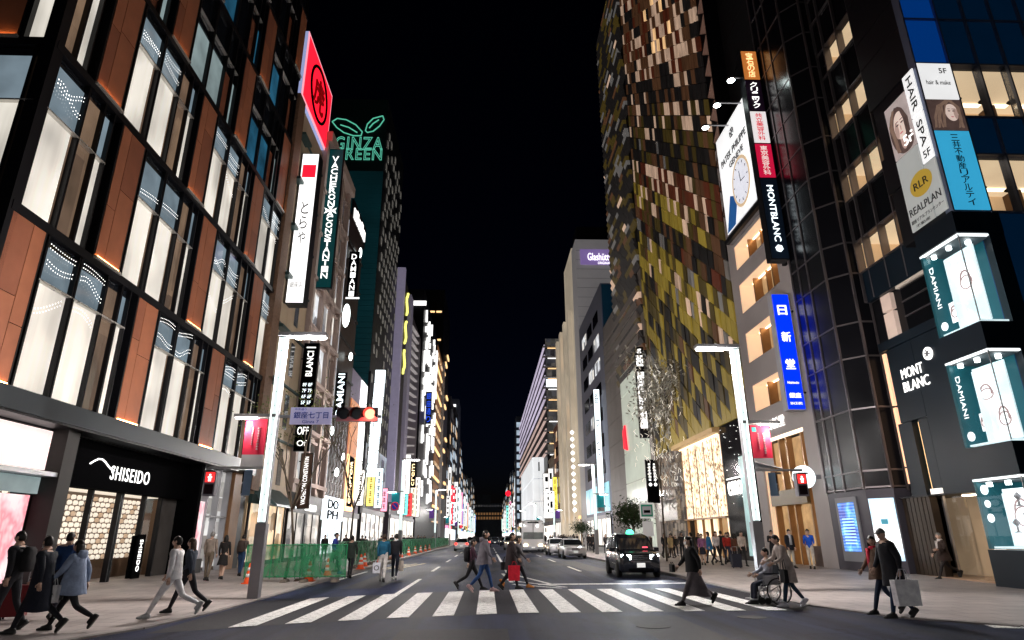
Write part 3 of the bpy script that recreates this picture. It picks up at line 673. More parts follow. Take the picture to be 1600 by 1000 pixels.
bx('mast', t6, M_black, XL - .02, XL + .25, Yb + .5, Yb + .62, 5, on_y(590, 578, Yb).z)
# ================================================================ tall dark tower with green neon leaves
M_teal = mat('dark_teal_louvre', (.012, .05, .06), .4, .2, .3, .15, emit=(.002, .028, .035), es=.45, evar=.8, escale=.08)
t7 = thing('neon_tower', 'tall dark teal louvred tower carrying green neon leaf sign', 'building', (XL, 78, 0))
ya, yb = 70.0, 86.0; HT = 56.5
bx('wall', t7, mat('tower_black', (.008, .01, .012), .4, .1, .1), XL - 16, XL - .05, ya + .1, yb, 0, HT)
FS = Face('S', ya + .1)
for k in range(60): FS.bx('louvre', t7, M_teal, XL - 15.8, XL - .1, 5 + k * .68, 5 + k * .68 + .62, 0, .12)
FS.bx('sign_field', t7, mat('sign_field_teal', (.006, .02, .022), .6), XL - 15.9, XL - .06, 45.6, HT, 0, .16)
M_lou = lit('louvre_glint', (.42, .4, .36), .25, .6, .5)
rg = random.Random(3)
for k in range(26):
    z = 8 + k * 1.75
    for i in range(8):
        if rg.random() < .8: FL.bx('louvre_window', t7, M_lou, 71 + i * 1.85 + (.9 if k % 2 else 0), 71.7 + i * 1.85 + (.9 if k % 2 else 0), z, z + .95, 0, .06)
ng = thing('green_neon_sign', 'green neon sign with two leaves and block letters on the dark tower', 'sign', FS.p(XL - 5, 46, .2))
M_neon = lit('green_neon', (.12, .62, .42), .8); M_neonw = lit('pale_neon', (.13, .66, .46), .75)
def SP(px, py, d=.24): return on_y(px, py, FS.at - d)
a, b = SP(521, 236), SP(598, 210)
txt('GINZA', ng, M_neonw, SP(561, 224), RX, UP, w=SP(597, 224).x - SP(522, 224).x, h=SP(561, 213).z - SP(561, 234).z, outline=.022, space=1.15, name='letters')
txt('GREEN', ng, M_neonw, SP(559, 240.5), RX, UP, w=SP(597, 240).x - SP(521, 240).x, h=SP(561, 231).z - SP(561, 250).z, outline=.022, space=1.15, name='letters')
lv = MB()
def leaf(pts, r=.075): lv.path([SP(*p) for p in pts], r, 6)
leaf([(519, 190), (527, 185), (541, 187), (556, 195), (566, 206), (564, 212), (552, 212), (537, 207), (526, 199), (519, 190)])
leaf([(532, 195), (545, 199), (558, 207)]); leaf([(571, 204), (574, 194), (583, 185), (598, 181), (600, 187), (593, 197), (583, 205), (574, 207), (571, 204)]); leaf([(577, 200), (583, 193), (592, 187)])
part('leaves', lv, M_neon, ng)
# ================================================================ fin sign and far left fronts
fs = thing('fin_sign', 'slim lilac grey fin rising above the roofs with yellow letters on its edge', 'sign', (XL, 86.5, 0))
bx('fin', fs, mat('lilac_metal', (.36, .33, .45), .4, .3, .1, emit=(.36, .32, .48), es=.3), XL - .1, XL + 1.05, 86.3, 87.2, 6, 39.5)
bx('fin_edge', fs, M_dark, XL - .1, XL + 1.07, 87.21, 90.6, 6, 37.8)
FF = Face('L', XL + 1.1)
for i in range(3): part('yellow_glyph', MB().path([FF.p(89.0 + .7 * math.cos(q * 1.3 + i), 36.6 - i * 4.6 - q * .6, .08) for q in range(7)], .2, 6), lit('yellow_letters', (1, .95, .2), 1.6), fs)

shopfront(t7, FL, 70.4, 85.6, 4.6, interior('bright_shop', [(1, .95, .88), (.6, .5, .42), (1, 1, 1), (.3, .26, .24)], 1.7, .9, 1.2), M_dark, 5, M_lgrey)
FL.bx('mid_glass', t7, interior('cool_mid', [(.5, .6, .65), (.1, .1, .12), (.8, .85, .9), (.05, .05, .06)], .9, .5, .8), 70.5, 85.5, 5.0, 11.5, -.02, .06)
# small shop signs over the left pavement
SMALL = [('white', (1, .97, .92), 66.5, 4.6, 8.2, .8, 'CAFE'), ('yellow', (1, .78, .2), 72.5, 4.8, 8.4, .8, 'BAR'), ('cool white', (.8, .93, 1), 77.5, 4.8, 9.5, .9, '時計'), ('pink', (1, .4, .55), 82.5, 4.6, 7.5, .8, '薬'), ('white', (1, .97, .92), 98, 4.8, 10.5, 1.0, '銀座'), ('teal', (.2, .85, .8), 103, 4.8, 8.0, .9, '茶'), ('red', (1, .06, .06), 108.5, 4.8, 8.5, .9, '店'), ('warm white', (1, .85, .65), 114, 5.0, 10.0, 1.0, '靴'), ('white', (1, .98, .96), 119, 5.0, 12.0, 1.1, 'SALE')]
for i, (nm, c, y, z0, z1, w, s_) in enumerate(SMALL):
    t = thing('small_blade_sign', '%s small vertical sign over the left pavement, %s of its line' % (nm, ORD[i]), 'sign', (XL, y, z0), 'small signs over the left pavement')
    bx('casing', t, M_black, XL + .05, XL + .15 + w, y, y + .2, z0, z1); bx('face', t, lit('small_sign_' + nm.replace(' ', '_'), c, 1.5, .15, .8), XL + .12, XL + .08 + w, y - .03, y - .002, z0 + .07, z1 - .07)
    blocks(t, M_blackp, XL + .1 + w / 2, y - .03, z0 + .3, z1 - .3, w * .5, max(3, int((z1 - z0) / .9)), i)
# ================================================================ right corner building (jewellery bays, dark glass)
M_navy = mat('navy_granite', (.003, .009, .017), .35, 0, .3, .5, .1, 25)
M_navyg = mat('blue_lit_spandrel_glass', (.008, .05, .16), .15, .0, .3, .3, emit=(.0, .012, .035), es=.35)  # blue light on the side-street face is put into colour and emission
M_bayA = mat('satin_street_glass', (.004, .004, .006), .24, 0, 0, spec=.75); M_baygl = mat('satin_dark_glass', (.006, .006, .008), .2, 0, .2, .6, spec=.13); M_dkgl = mat('dark_tinted_glass', (.007, .0065, .008), .08, .1, .2, .6)
M_mull = mat('bronze_mullion', (.17, .15, .155), .35, .7, .1)
M_bmull = mat('blue_steel_mullion', (.16, .19, .28), .35, .6, .1)
M_warmr = interior('warm_room', [(1, .66, .36), (.8, .5, .26), (1, .82, .55), (.9, .6, .35), (.22, .12, .06)], .8, .45, .45)
M_teald = mat('teal_display_wall', (.012, .09, .11), .35, .1, .15, emit=(.008, .07, .09), es=.5)
M_ice = lit('ice_display', (.74, .93, .97), 1.25, .25, 1.2)
M_icew = lit('ice_white', (.93, .99, 1.0), 1.5)
jb = thing('jewellery_corner_building', 'dark glass corner building with lit corner display windows on the right', 'building', (XR, 22, 0))
YC = 19.35; XW = 17.55; KF = XW / 16.8; FC2 = Face('S', YC)
def kz(z): return z if z < .3 else EYE.z + (z - EYE.z) * KF
class SetBackFace(Face):           # wall set back behind the corner bays: measures taken at 16.8 m carried to its own distance
    def p(s, u, z, d=0.0): return Vector((s.at - d, u * KF, kz(z)))
FW = SetBackFace('R', XW)
bx('core', jb, M_black, 20.4, 42, YC + 3.2, 31.0, 3.2, 46); bx('core_mid', jb, M_black, XW + .35, 20.4, 22.3, 31.0, 3.2, 12.2); bx('core_low', jb, M_black, 19.3, 42, YC + .4, 31.0, 0, 9.2)
# street side glass above the shop
ys = [21.45, 22.6, 23.75, 24.9, 25.6]
zrows = [(11.4, 12.8, 'd'), (12.8, 14.3, 'w'), (14.3, 16.4, 'd'), (16.4, 17.9, 'w'), (17.9, 19.9, 'd'), (19.9, 21.4, 'w'), (21.4, 23.4, 'd'), (23.4, 24.9, 'w'), (24.9, 26.9, 'd'), (26.9, 28.4, 'd'), (28.4, 31, 'd'), (31, 36, 'd')]
rg = random.Random(11)
for i in range(4):
    for (a, b, c) in zrows:
        m = M_dkgl if c == 'd' or rg.random() < .08 else M_glass
        FW.bx('window_pane' if c == 'w' else 'spandrel_pane', jb, m, ys[i] + .03, ys[i + 1] - .03, a + .03, b - .03, -.3, -.08)
M_roomw = lit('room_wall', (1, .68, .38), .5, .35, .35); M_roomc = lit('room_ceiling', (1, .76, .48), .8, .2, .4); M_roomd = mat('room_brown', (.12, .07, .04), .6)  # last one: plain dark brown for cabinets and partitions
for (a, b, c) in zrows:
    if c == 'd': FW.bx('floor_slab', jb, M_black, 21.4, 25.65, a + .02, b - .02, -2.6, -.32); continue
    FW.bx('room_back', jb, M_roomw, 21.45, 25.6, a, b, -2.4, -2.3); FW.bx('room_ceiling', jb, M_roomc, 21.45, 25.6, b - .06, b - .02, -2.28, -.35); FW.bx('room_end', jb, M_roomw, 25.5, 25.6, a, b, -2.28, -.35)
    for q in range(3): u_ = 21.8 + rg.random() * 3.4; FW.bx('cabinet', jb, M_roomd, u_, u_ + rg.uniform(.25, .7), a + .02, a + rg.uniform(.4, 1.1), -2.25, -1.9)
    u_ = rg.uniform(22, 25); FW.bx('room_lamp', jb, lit('room_lamp', (1, .85, .6), 4), u_, u_ + .25, b - .3, b - .15, -1.2, -1.0)
for y in ys: FW.bx('mullion', jb, M_mull, y - .035, y + .035, 11.4, 36, -.3, .06)
for (a, b, c) in zrows: FW.bx('transom', jb, M_mull, ys[0], ys[-1], a - .03, a + .03, -.28, .03)
# faceted glazed bay
XA = 16.42; A0, A1, Bp, Cp = Vector((XA, 30.85, 0)), Vector((XA, 27.68, 0)), Vector((17.15, 26.84, 0)), Vector((17.8, 26.84, 0))
zh = [3.48, 4.14, 6.71, 8.93, 10.48, 12.78, 14.3, 16.43, 18.1, 20.05, 22.3, 24.2, 26.4, 28.4, 30.6, 33, 36]
zh = [EYE.z + (z - EYE.z) * XA / 15.6 for z in zh]
segs = [(A0, Vector((XA, 30.1, 0))), (Vector((XA, 30.1, 0)), Vector((XA, 29.2, 0))), (Vector((XA, 29.2, 0)), A1), (A1, Bp), (Bp, Cp)]
for si, (p, q) in enumerate(segs):
    d = (q - p).normalized(); n_ = Vector((-d.y, d.x, 0)); n_ = n_ if n_.dot(Vector((-1, -1, 0))) > 0 else -n_
    for k in range(len(zh) - 1):
        a, b = zh[k] + .04, zh[k + 1] - .04
        P, Q = p + d * .04, q - d * .04
        z0v, z1v = Vector((0, 0, a)), Vector((0, 0, b))
        part('bay_pane', MB().hexa([P + z0v, Q + z0v, Q + z1v, P + z1v], [P + z0v - n_ * .06, Q + z0v - n_ * .06, Q + z1v - n_ * .06, P + z1v - n_ * .06]), M_bayA if si < 3 else M_baygl, jb)
        m_ = MB(); o_ = n_ * .03
        m_.hexa([p + o_ + Vector((0, 0, zh[k] - .035)), q + o_ + Vector((0, 0, zh[k] - .035)), q + o_ + Vector((0, 0, zh[k] + .035)), p + o_ + Vector((0, 0, zh[k] + .035))],
                [p - n_ * .08 + Vector((0, 0, zh[k] - .035)), q - n_ * .08 + Vector((0, 0, zh[k] - .035)), q - n_ * .08 + Vector((0, 0, zh[k] + .035)), p - n_ * .08 + Vector((0, 0, zh[k] + .035))])
        part('bay_transom', m_, M_mull, jb)
    bx('bay_mullion', jb, M_mull, p.x - .05, p.x + .05, p.y - .05, p.y + .05, 3.5, 38)
bx('bay_mullion', jb, M_mull, 17.75, 17.85, 26.79, 26.89, 3.4, 38); bx('bay_core', jb, M_black, XA + .2, 18.2, 27.95, 30.9, 0, 38)
# bay base with screens
bb = MB(); zt = 3.5; XB = XA + .02
for (p, q) in ((Vector((XB, 30.85, 0)), Vector((XB, 27.68, 0))), (Vector((XB, 27.68, 0)), Vector((17.17, 26.84, 0))), (Vector((17.17, 26.84, 0)), Vector((17.9, 26.86, 0)))):
    d = (q - p).normalized(); n_ = Vector((-d.y, d.x, 0)); n_ = n_ if n_.dot(Vector((-1, -1, 0))) > 0 else -n_
    bb.hexa([p, q, q + UP * zt, p + UP * zt], [p - n_ * .3, q - n_ * .3, q - n_ * .3 + UP * zt, p - n_ * .3 + UP * zt])
part('bay_base', bb, mat('slate_panel', (.06, .055, .07), .45, .1, .15), jb)
def screen_mat():
    m, t, b = node_mat('blue_screen'); f = noise(t, wpos(t, (1, 1, 1)), 1.6, 3); w = t.nodes.new('ShaderNodeTexWave'); w.bands_direction = 'Z'; w.inputs['Scale'].default_value = 2.4; w.inputs['Distortion'].default_value = .6
    t.links.new(wpos(t), w.inputs['Vector']); mx = t.nodes.new('ShaderNodeMixRGB'); mx.blend_type = 'ADD'; mx.inputs[0].default_value = .25
    t.links.new(ramp(t, f, [(.35, (.0, .04, .5)), (.5, (.0, .25, .9)), (.65, (.2, .75, 1))]), mx.inputs[1]); t.links.new(w.outputs['Color'], mx.inputs[2])
    t.links.new(mx.outputs[0], b.inputs['Emission Color']); b.inputs['Emission Strength'].default_value = 1.0; b.inputs['Base Color'].default_value = (.02, .02, .05, 1); return m
FA = Face('R', XB)
sc1 = thing('blue_screen', 'blue video screen in dark frame at foot of the glazed bay', 'screen', FA.p(27.9, .5))
FA.bx('frame', sc1, M_grey, 28.45, 30.2, .5, 3.25, .002, .06); FA.bx('screen', sc1, screen_mat(), 28.65, 30.0, .92, 3.02, .062, .075)
for k in range(9): FA.bx('text_line', sc1, lit('screen_text', (.6, .9, 1), 1.3), 28.85, 29.8, 1.25 + k * .13, 1.29 + k * .13, .076, .08)
sc2 = thing('pen_poster', 'pale blue glowing poster with small clock and white glow beside blue screen', 'poster', (15.95, 25.9, .6))
p, q = Vector((XB, 27.68, 0)), Vector((17.17, 26.84, 0)); d = (q - p).normalized(); n_ = Vector((-d.y, d.x, 0)); n_ = n_ if n_.dot(Vector((-1, -1, 0))) > 0 else -n_
P, Q = p + d * .06 + n_ * .03, q - d * .06 + n_ * .03
def ice_poster():
    m, t, b = node_mat('ice_poster'); g_ = t.nodes.new('ShaderNodeNewGeometry'); s_ = t.nodes.new('ShaderNodeSeparateXYZ'); t.links.new(g_.outputs['Position'], s_.inputs[0])
    mr = t.nodes.new('ShaderNodeMapRange'); mr.inputs['From Min'].default_value = .6; mr.inputs['From Max'].default_value = 3.1; t.links.new(s_.outputs['Z'], mr.inputs['Value'])
    t.links.new(ramp(t, mr.outputs[0], [(.0, (.25, .55, .8)), (.3, (1, 1, 1)), (.5, (.9, 1, 1)), (.62, (.4, .68, .85)), (1, (.3, .6, .82))]), b.inputs['Emission Color']); b.inputs['Emission Strength'].default_value = 1.1; return m
part('face', MB().hexa([P + UP * .6, Q + UP * .6, Q + UP * 3.1, P + UP * 3.1], [P - n_ * .025 + UP * .6, Q - n_ * .025 + UP * .6, Q - n_ * .025 + UP * 3.1, P - n_ * .025 + UP * 3.1]), ice_poster(), sc2)
cc = (P + Q) / 2 + n_ * .012
part('clock_print', MB().hexa([cc - d * .13 + UP * 2.05, cc + d * .13 + UP * 2.05, cc + d * .13 + UP * 2.25, cc - d * .13 + UP * 2.25], [cc - d * .13 + n_ * .01 + UP * 2.05, cc + d * .13 + n_ * .01 + UP * 2.05, cc + d * .13 + n_ * .01 + UP * 2.25, cc - d * .13 + n_ * .01 + UP * 2.25]), lit('clock_blue', (.06, .3, .4), .8), sc2)
txt('MONT\nBLANC', sc2, M_signw, cc + UP * 2.8, d, UP, w=.4, h=.26)
# pen shop: granite front
FW.bx('granite_panel', jb, M_navy, 21.5, 23.3, 3.05, 8.95, -.35, .02); FW.bx('granite_panel', jb, M_navy, 23.32, 24.9, 5.9, 8.95, -.35, .02)
FW.bx('granite_panel', jb, M_navy, 23.32, 23.85, 3.05, 5.88, -.35, .02); FW.bx('granite_panel', jb, M_navy, 24.25, 25.1, 3.05, 5.88, -.35, .02)
FW.bx('slot_window', jb, mat('dark_slot', (.05, .03, .015), .4), 23.9, 24.2, 3.1, 5.88, -.4, -.3); FW.bx('slot_light', jb, M_gold, 23.86, 23.98, 3.2, 5.8, -.3, -.05)
for a, b in ((3.55, 4.15), (4.22, 6.6), (6.7, 8.9)): FW.bx('gold_strip', jb, lit('amber_strip', (1, .6, .36), 1.1), 25.12, 25.32, a, b, -.2, -.05)
FW.bx('granite_panel', jb, M_navy, 21.5, 25.3, 8.97, 9.35, -.35, .06)
for k in range(3): FW.bx('louvre_window', jb, M_dkgl, 21.6, 23.4, 9.4 + k * .62, 9.95 + k * .62, -.3, -.1); FW.bx('louvre_rail', jb, M_mull, 21.6, 23.4, 9.96 + k * .62, 10.0 + k * .62, -.25, -.05)
FW.bx('window_reveal', jb, mat('pale_reveal', (.5, .45, .4), .6, 0, .1, emit=(.5, .4, .33), es=.35), 21.6, 23.5, 11.2, 11.4, -.3, .02)
for a, b in ((9.4, 10.5), (10.6, 11.3)): FW.bx('side_window', jb, lit('pale_blind', (.8, .6, .5), .5, .4), 24.1, 24.75, a, b, -.3, -.1)
FW.bx('navy_band', jb, M_navy, 21.45, 25.4, 11.32, 12.7, -.1, .05)
mt = thing('pen_shop_letters', 'white backlit two-line lettering with round star emblem on navy granite', 'sign', FW.p(23.4, 6.9, .05))
txt('MONT', mt, M_signw, FW.p(23.55, 7.75, .06), FW.right(), UP, w=1.35, h=.42); txt('BLANC', mt, M_signw, FW.p(23.45, 7.22, .06), FW.right(), UP, w=1.6, h=.42)
part('round_emblem', MB().tube(FW.p(22.45, 8.15, .03), FW.p(22.45, 8.15, .08), .26, .26, 16), M_signw, mt)
st = MB()
for k in range(3):
    a = k * math.pi / 3 + .3; v_ = Vector((0, math.cos(a), math.sin(a))) * .15; c_ = FW.p(22.45, 8.15, .09); st.tube(c_ - v_, c_ + v_, .03, .03, 5)
part('star', st, M_grey, mt)
# entrance recess
M_bron = mat('ribbed_bronze_wall', (.05, .035, .025), .4, .4, .2); M_etile = mat('entrance_tile', (.45, .3, .2), .3, 0, .1)
bx('entrance_floor', jb, M_etile, 17.3, 19.2, 21.5, 26.8, .03, .1); bx('entrance_soffit', jb, M_black, 17.3, 19.3, 21.45, 26.8, 3.05, 3.1)
for k in range(7): bx('wall_rib', jb, M_bron, 17.4, 17.7, 26.75 - k * .25 - .21, 26.75 - k * .25, .03, 3.05)
bx('door_frame', jb, M_steel, 17.8, 17.9, 24.85, 24.95, .03, 3.05); bx('door_leaf', jb, M_glass, 17.85, 17.88, 23.7, 24.84, .1, 3.0)
bx('lobby_wall', jb, lit('lobby_wall', (.6, .42, .26), .35, .3), 19.2, 19.24, 21.5, 26.8, .1, 3.05)
bx('lobby_case', jb, M_soft, 19.1, 19.18, 24.0, 24.5, .5, 2.5); bx('entrance_downlight', jb, lit('downlight', (1, .75, .5), 9), 18.1, 18.4, 23.6, 24.2, 3.0, 3.045)
for k in range(6): bx('case_shelf', jb, M_black, 19.08, 19.098, 24.0, 24.5, .6 + k * .33, .64 + k * .33)
FW.bx('lintel_light', jb, M_soft, 23.3, 23.9, 3.06, 3.25, .03, .1)
# corner display bays
def bay_window(z0, z1, nm, k):
    b = thing('corner_display_window', nm, 'display window', (17, 20.4, z0), 'corner display windows')
    FRt.bx('back_panel', b, M_teald, YC + .05, 21.35, z0, z1, -1.25, -1.2)
    bx('inner_panel', b, M_ice, 16.75, 17.65, YC + 1.2, YC + 1.25, z0 + .1, z1 - .45)
    FRt.bx('inner_panel', b, M_ice, YC + .1, 20.85, z0 + .1, z1 - .3, -.55, -.5)
    FRt.bx('teal_side', b, M_teald, 21.28, 21.4, z0, z1, -1.2, -.02)
    bx('base', b, M_ice, 16.62, 17.62, YC + .12, 21.28, z0 + .02, z0 + .08)
    bx('ceiling', b, mat('display_ceiling', (.1, .11, .12), .5), 16.6, 17.65, YC + .1, 21.3, z1 - .06, z1 - .02)
    for (xx, yy) in ((16.75, 21.0), (16.75, 20.2), (17.1, 19.7)): bx('spotlight', b, lit('display_spot', (.9, 1, 1), 12), xx - .06, xx + .06, yy - .06, yy + .06, z1 - .2, z1 - .07)
    FRt.bx('rim_light', b, M_icew, YC + .02, 21.4, z1 - .02, z1 + .05, -.12, .0); FC2.bx('rim_light', b, M_icew, 16.63, 17.62, z1 - .02, z1 + .05, -.12, .0)
    # framed jewel pictures on the inner wall
    h = z1 - z0
    if k == 0: fr = [(20.0, z0 + 1.75, .75, 1.2), (20.85, z0 + .85, .45, .75)]
    elif k == 1: fr = [(20.35, z0 + 1.75, .8, .9), (19.85, z0 + .85, .65, 1.1), (20.75, z0 + .8, .35, .6)]
    else: fr = [(20.1, z0 + 1.1, 1.0, 1.5)]
    for (u, z, w, hh) in fr:
        FRt.bx('picture', b, M_icew, u - w / 2, u + w / 2, z - hh / 2, z + hh / 2, -.46, -.42)
        rr = MB()
        rr.path([FRt.p(u + w * .36 * math.cos(a), z + hh * .2 * math.sin(a) - hh * .08, -.41) for a in [2 * math.pi * i / 18 for i in range(19)]], .022, 5)
        rr.path([FRt.p(u + w * .3 * math.cos(a), z + hh * .28 * math.sin(a), -.405) for a in [2 * math.pi * i / 14 for i in range(9)]], .03, 5)
        part('jewel_print', rr, lit('jewel_print', (.55, .4, .4), .6), b)
    if k == 2:
        for (u, z) in ((20.4, z0 + .7), (19.9, z0 + .95), (20.1, z0 + 1.5)):
            part('necklace_stand', MB().lathe([(.12, 0), (.03, .05), (.03, .2), (.11, .3), (.02, .42)], FRt.p(u, z - .2, -.35), 10), M_lgrey, b)
    # glass skin
    FRt.bx('glass', b, M_glass, YC + .02, 21.4, z0, z1, -.02, .0); FC2.bx('glass', b, M_glass, 16.55, 17.62, z0, z1, -.02, .0)
    bx('glass_joint', b, M_lgrey, 16.49, 16.52, YC - .01, YC + .02, z0, z1)
    c = FRt.p(21.12, (z0 + z1) / 2, .01)
    if k < 2: txt('DAMIANI', b, M_icew, FRt.p(21.1, z0 + h * .58, -.1), (0, 0, -1) if k else (0, 0, -1), FRt.right(), w=h * .5, h=.2)
    for (z, r) in ((z0 + .35, .16),) if k < 2 else ((z1 - .3, .16), (z1 - .75, .12), (z1 - 1.2, .14)):
        part('logo_disc', MB().tube(FRt.p(21.1, z, -.12), FRt.p(21.1, z, -.09), r, r, 14), M_icew, b)
    return b
bay_window(8.43, 11.62, 'topmost corner display window with jewel pictures in icy light', 0)
bay_window(4.45, 7.4, 'middle corner display window with three jewel pictures', 1)
bay_window(1.17, 3.33, 'lowest corner display window at street level with necklace stands', 2)
for a, b in ((0, 1.15), (3.4, 4.42), (7.46, 8.4), (11.7, 12.55)):
    bx('bay_band', jb, M_navy, 16.48, 18.2, YC - .02, 21.42, a, b)
FC2.bx('navy_wall', jb, M_navyg, 17.66, 42, 0, 12.5, -.35, -.05)
bx('bay_pier', jb, M_navy, 17.64, 18.2, YC + .0, YC + .3, 1.15, 11.7)
# side-street face
xs = [16.55, 17.95] + [17.95 + 1.16 * k for k in range(1, 12)]
zr = [(12.55, 14.95, 'w'), (14.95, 16.6, 'd'), (16.6, 19.05, 'w'), (19.05, 21.25, 'd'), (21.25, 22.6, 'd'), (22.6, 24.8, 'd'), (24.8, 27, 'd'), (27, 30, 'd'), (30, 36, 'd')]
for i in range(len(xs) - 1):
    for (a, b, c) in zr:
        if i == 0 and b <= 19.06: continue
        m = M_glass if c == 'w' else M_navyg
        if i == 0 and a < 22: m = mat('blue_lit_corner_glass', (.01, .07, .34), .1, .1, .2, .5, emit=(.0, .035, .2), es=.7)  # stronger blue light painted into the corner column panes
        FC2.bx('window_pane' if c == 'w' else 'spandrel_pane', jb, m, xs[i] + .03, xs[i + 1] - .03, a + .03, b - .03, -.3, -.06)
for (a, b, c) in zr:
    if c == 'd': FC2.bx('floor_slab', jb, M_black, 16.62, 31, a + .02, b - .02, -3.1, -.32); continue
    FC2.bx('room_back', jb, M_roomw, 18.0, 31, a, b, -3.0, -2.9); FC2.bx('room_ceiling', jb, M_roomc, 18.0, 31, b - .08, b - .03, -2.88, -.35); FC2.bx('room_end', jb, M_black, 16.7, 17.95, a, b, -3.0, -.35)
    for q in range(5): u_ = 18.2 + q * 2.3 + rg.random(); FC2.bx('room_partition', jb, M_roomd, u_, u_ + rg.uniform(.12, .5), a, b - .1 if q % 2 else a + 1.0, -2.88, -2.2)
    for q in range(4): u_ = 18.9 + q * 1.2; part('pendant_lamp', MB().lathe([(.02, .28), (.03, .12), (.22, .0), (.2, -.02)], FC2.p(u_, b - .75, -1.2), 12), M_black, jb); FC2.bx('cove_light', jb, lit('cove_light', (1, .85, .6), 3), u_, u_ + .8, b - .14, b - .1, -2.4, -2.2)
for x_ in xs: FC2.bx('mullion', jb, M_bmull, x_ - .03, x_ + .03, 12.5, 36, -.3, .06)
for (a, b, c) in zr: FC2.bx('transom', jb, M_bmull, xs[0], xs[-1], a - .03, a + .03, -.28, .03)
# printed panels round the corner
pn = thing('corner_poster_panels', 'lit advertising panels wrapped round the corner with portraits and lettering', 'sign', (16.5, 20.4, 12.6))
M_pwh = lit('poster_white', (1, 1, 1), .85, .1, .8); M_pgrey = lit('poster_grey', (.62, .64, .62), .42, .15, .8); M_pcy = lit('poster_cyan', (.05, .5, .85), .7, .1, .5)
M_skin_p = lit('poster_skin', (.85, .66, .58), .75, .1, 2); M_hair_p = lit('poster_hair', (.13, .08, .07), .6, .4, 3); M_bgp = lit('poster_beige', (.6, .5, .48), .6, .3, 2)
FRt.bx('panel', pn, M_pwh, YC + .06, 20.02, 16.95, 18.85, .01, .06); FRt.bx('panel', pn, M_pwh, YC + .06, 20.02, 14.9, 16.9, .01, .06)
FRt.bx('portrait_panel', pn, M_bgp, 20.08, 21.38, 15.9, 18.3, .01, .06); FRt.bx('panel', pn, M_pgrey, 20.08, 21.38, 12.7, 15.85, .01, .06); FRt.bx('panel', pn, M_pgrey, YC + .06, 20.02, 12.7, 14.85, .01, .06)
FC2.bx('panel', pn, M_pwh, 16.6, 17.92, 17.35, 19.0, .01, .06); FC2.bx('portrait_panel', pn, M_hair_p, 16.6, 17.92, 15.95, 17.3, .01, .06); FC2.bx('panel', pn, M_pcy, 16.6, 17.92, 12.6, 15.9, .01, .06)
def ell(F, u, z, a, b, d, n=20, tilt=0.0):
    m_ = MB(); cs = [F.p(u + a * math.cos(t) * math.cos(tilt) - b * math.sin(t) * math.sin(tilt), z + a * math.cos(t) * math.sin(tilt) + b * math.sin(t) * math.cos(tilt), d) for t in [2 * math.pi * i / n for i in range(n)]]
    o_ = F.out() * .004; m_.loft([cs, [c + o_ for c in cs]]); return m_
M_hair2 = lit('poster_hair_light', (.3, .19, .14), .6, .3, 4); M_shade = lit('poster_shadow', (.5, .34, .29), .7)
def strands(F, pts, n, spread, d, m, r=.03, seed=1):
    q = random.Random(seed); s_ = MB()
    for k in range(n):
        o1, o2 = q.uniform(-spread, spread), q.uniform(-.06, .06); s_.path([F.p(u + o1 * (.3 + .7 * i / len(pts)) + o2 * math.sin(i * 2 + k), z + q.uniform(-.03, .03), d) for i, (u, z) in enumerate(pts)], r, 4)
    part('printed_strands', s_, m, pn)
part('printed_hair', ell(FRt, 20.78, 17.0, .56, 1.02, .062), M_hair_p, pn); part('printed_hair', ell(FRt, 20.6, 16.25, .48, .36, .0625), M_hair_p, pn)
part('printed_neck', ell(FRt, 20.66, 16.45, .17, .4, .066), M_shade, pn); part('printed_face', ell(FRt, 20.68, 17.15, .36, .62, .07, 26), M_skin_p, pn)
part('printed_cheek', ell(FRt, 20.9, 17.0, .12, .36, .0735), M_shade, pn)
strands(FRt, [(20.9, 17.95), (21.15, 17.4), (21.1, 16.8), (21.0, 16.1)], 9, .16, .078, M_hair2, .022, 2); strands(FRt, [(20.75, 17.98), (20.45, 17.75), (20.32, 17.2), (20.3, 16.4)], 7, .1, .078, M_hair_p, .03, 3)
for u in (20.54, 20.82): part('printed_eye', ell(FRt, u, 17.22, .085, .035, .076), M_hair_p, pn); part('printed_brow', ell(FRt, u, 17.36, .11, .018, .076), M_hair_p, pn)
part('printed_nose', ell(FRt, 20.66, 17.02, .03, .12, .076), M_shade, pn); part('printed_lips', ell(FRt, 20.68, 16.8, .1, .04, .076), lit('poster_lips', (.6, .25, .25), .7), pn)
part('printed_face', ell(FC2, 17.45, 16.72, .25, .38, .066, 24), M_skin_p, pn); part('printed_cheek', ell(FC2, 17.6, 16.66, .08, .24, .069), M_shade, pn)
strands(FC2, [(17.4, 17.25), (17.1, 17.0), (16.95, 16.5), (16.9, 16.05)], 14, .28, .068, M_hair2, .018, 5); strands(FC2, [(17.5, 17.25), (17.72, 16.95), (17.75, 16.5), (17.7, 16.05)], 8, .12, .072, M_hair2, .018, 6)
for u in (17.36, 17.53): part('printed_eye', ell(FC2, u, 16.78, .055, .024, .072), M_hair_p, pn); part('printed_brow', ell(FC2, u, 16.87, .07, .012, .072), M_hair_p, pn)
part('printed_lips', ell(FC2, 17.44, 16.52, .06, .026, .072), lit('poster_lips', (.6, .25, .25), .7), pn)
M_prt = mat('grey_print', (.05, .05, .05), .5, 0, 0)
txt('HAIR', pn, M_prt, FRt.p(19.7, 17.9, .065), (0, 0, -1), FRt.right(), w=1.5, h=.3); txt('SPA', pn, M_prt, FRt.p(19.7, 16.1, .065), (0, 0, -1), FRt.right(), w=1.1, h=.3)
txt('5F', pn, M_prt, FRt.p(19.7, 15.2, .065), FRt.right(), UP, h=.3); txt('5F', pn, M_signw, FRt.p(20.4, 16.35, .08), FRt.right(), UP, h=.42)
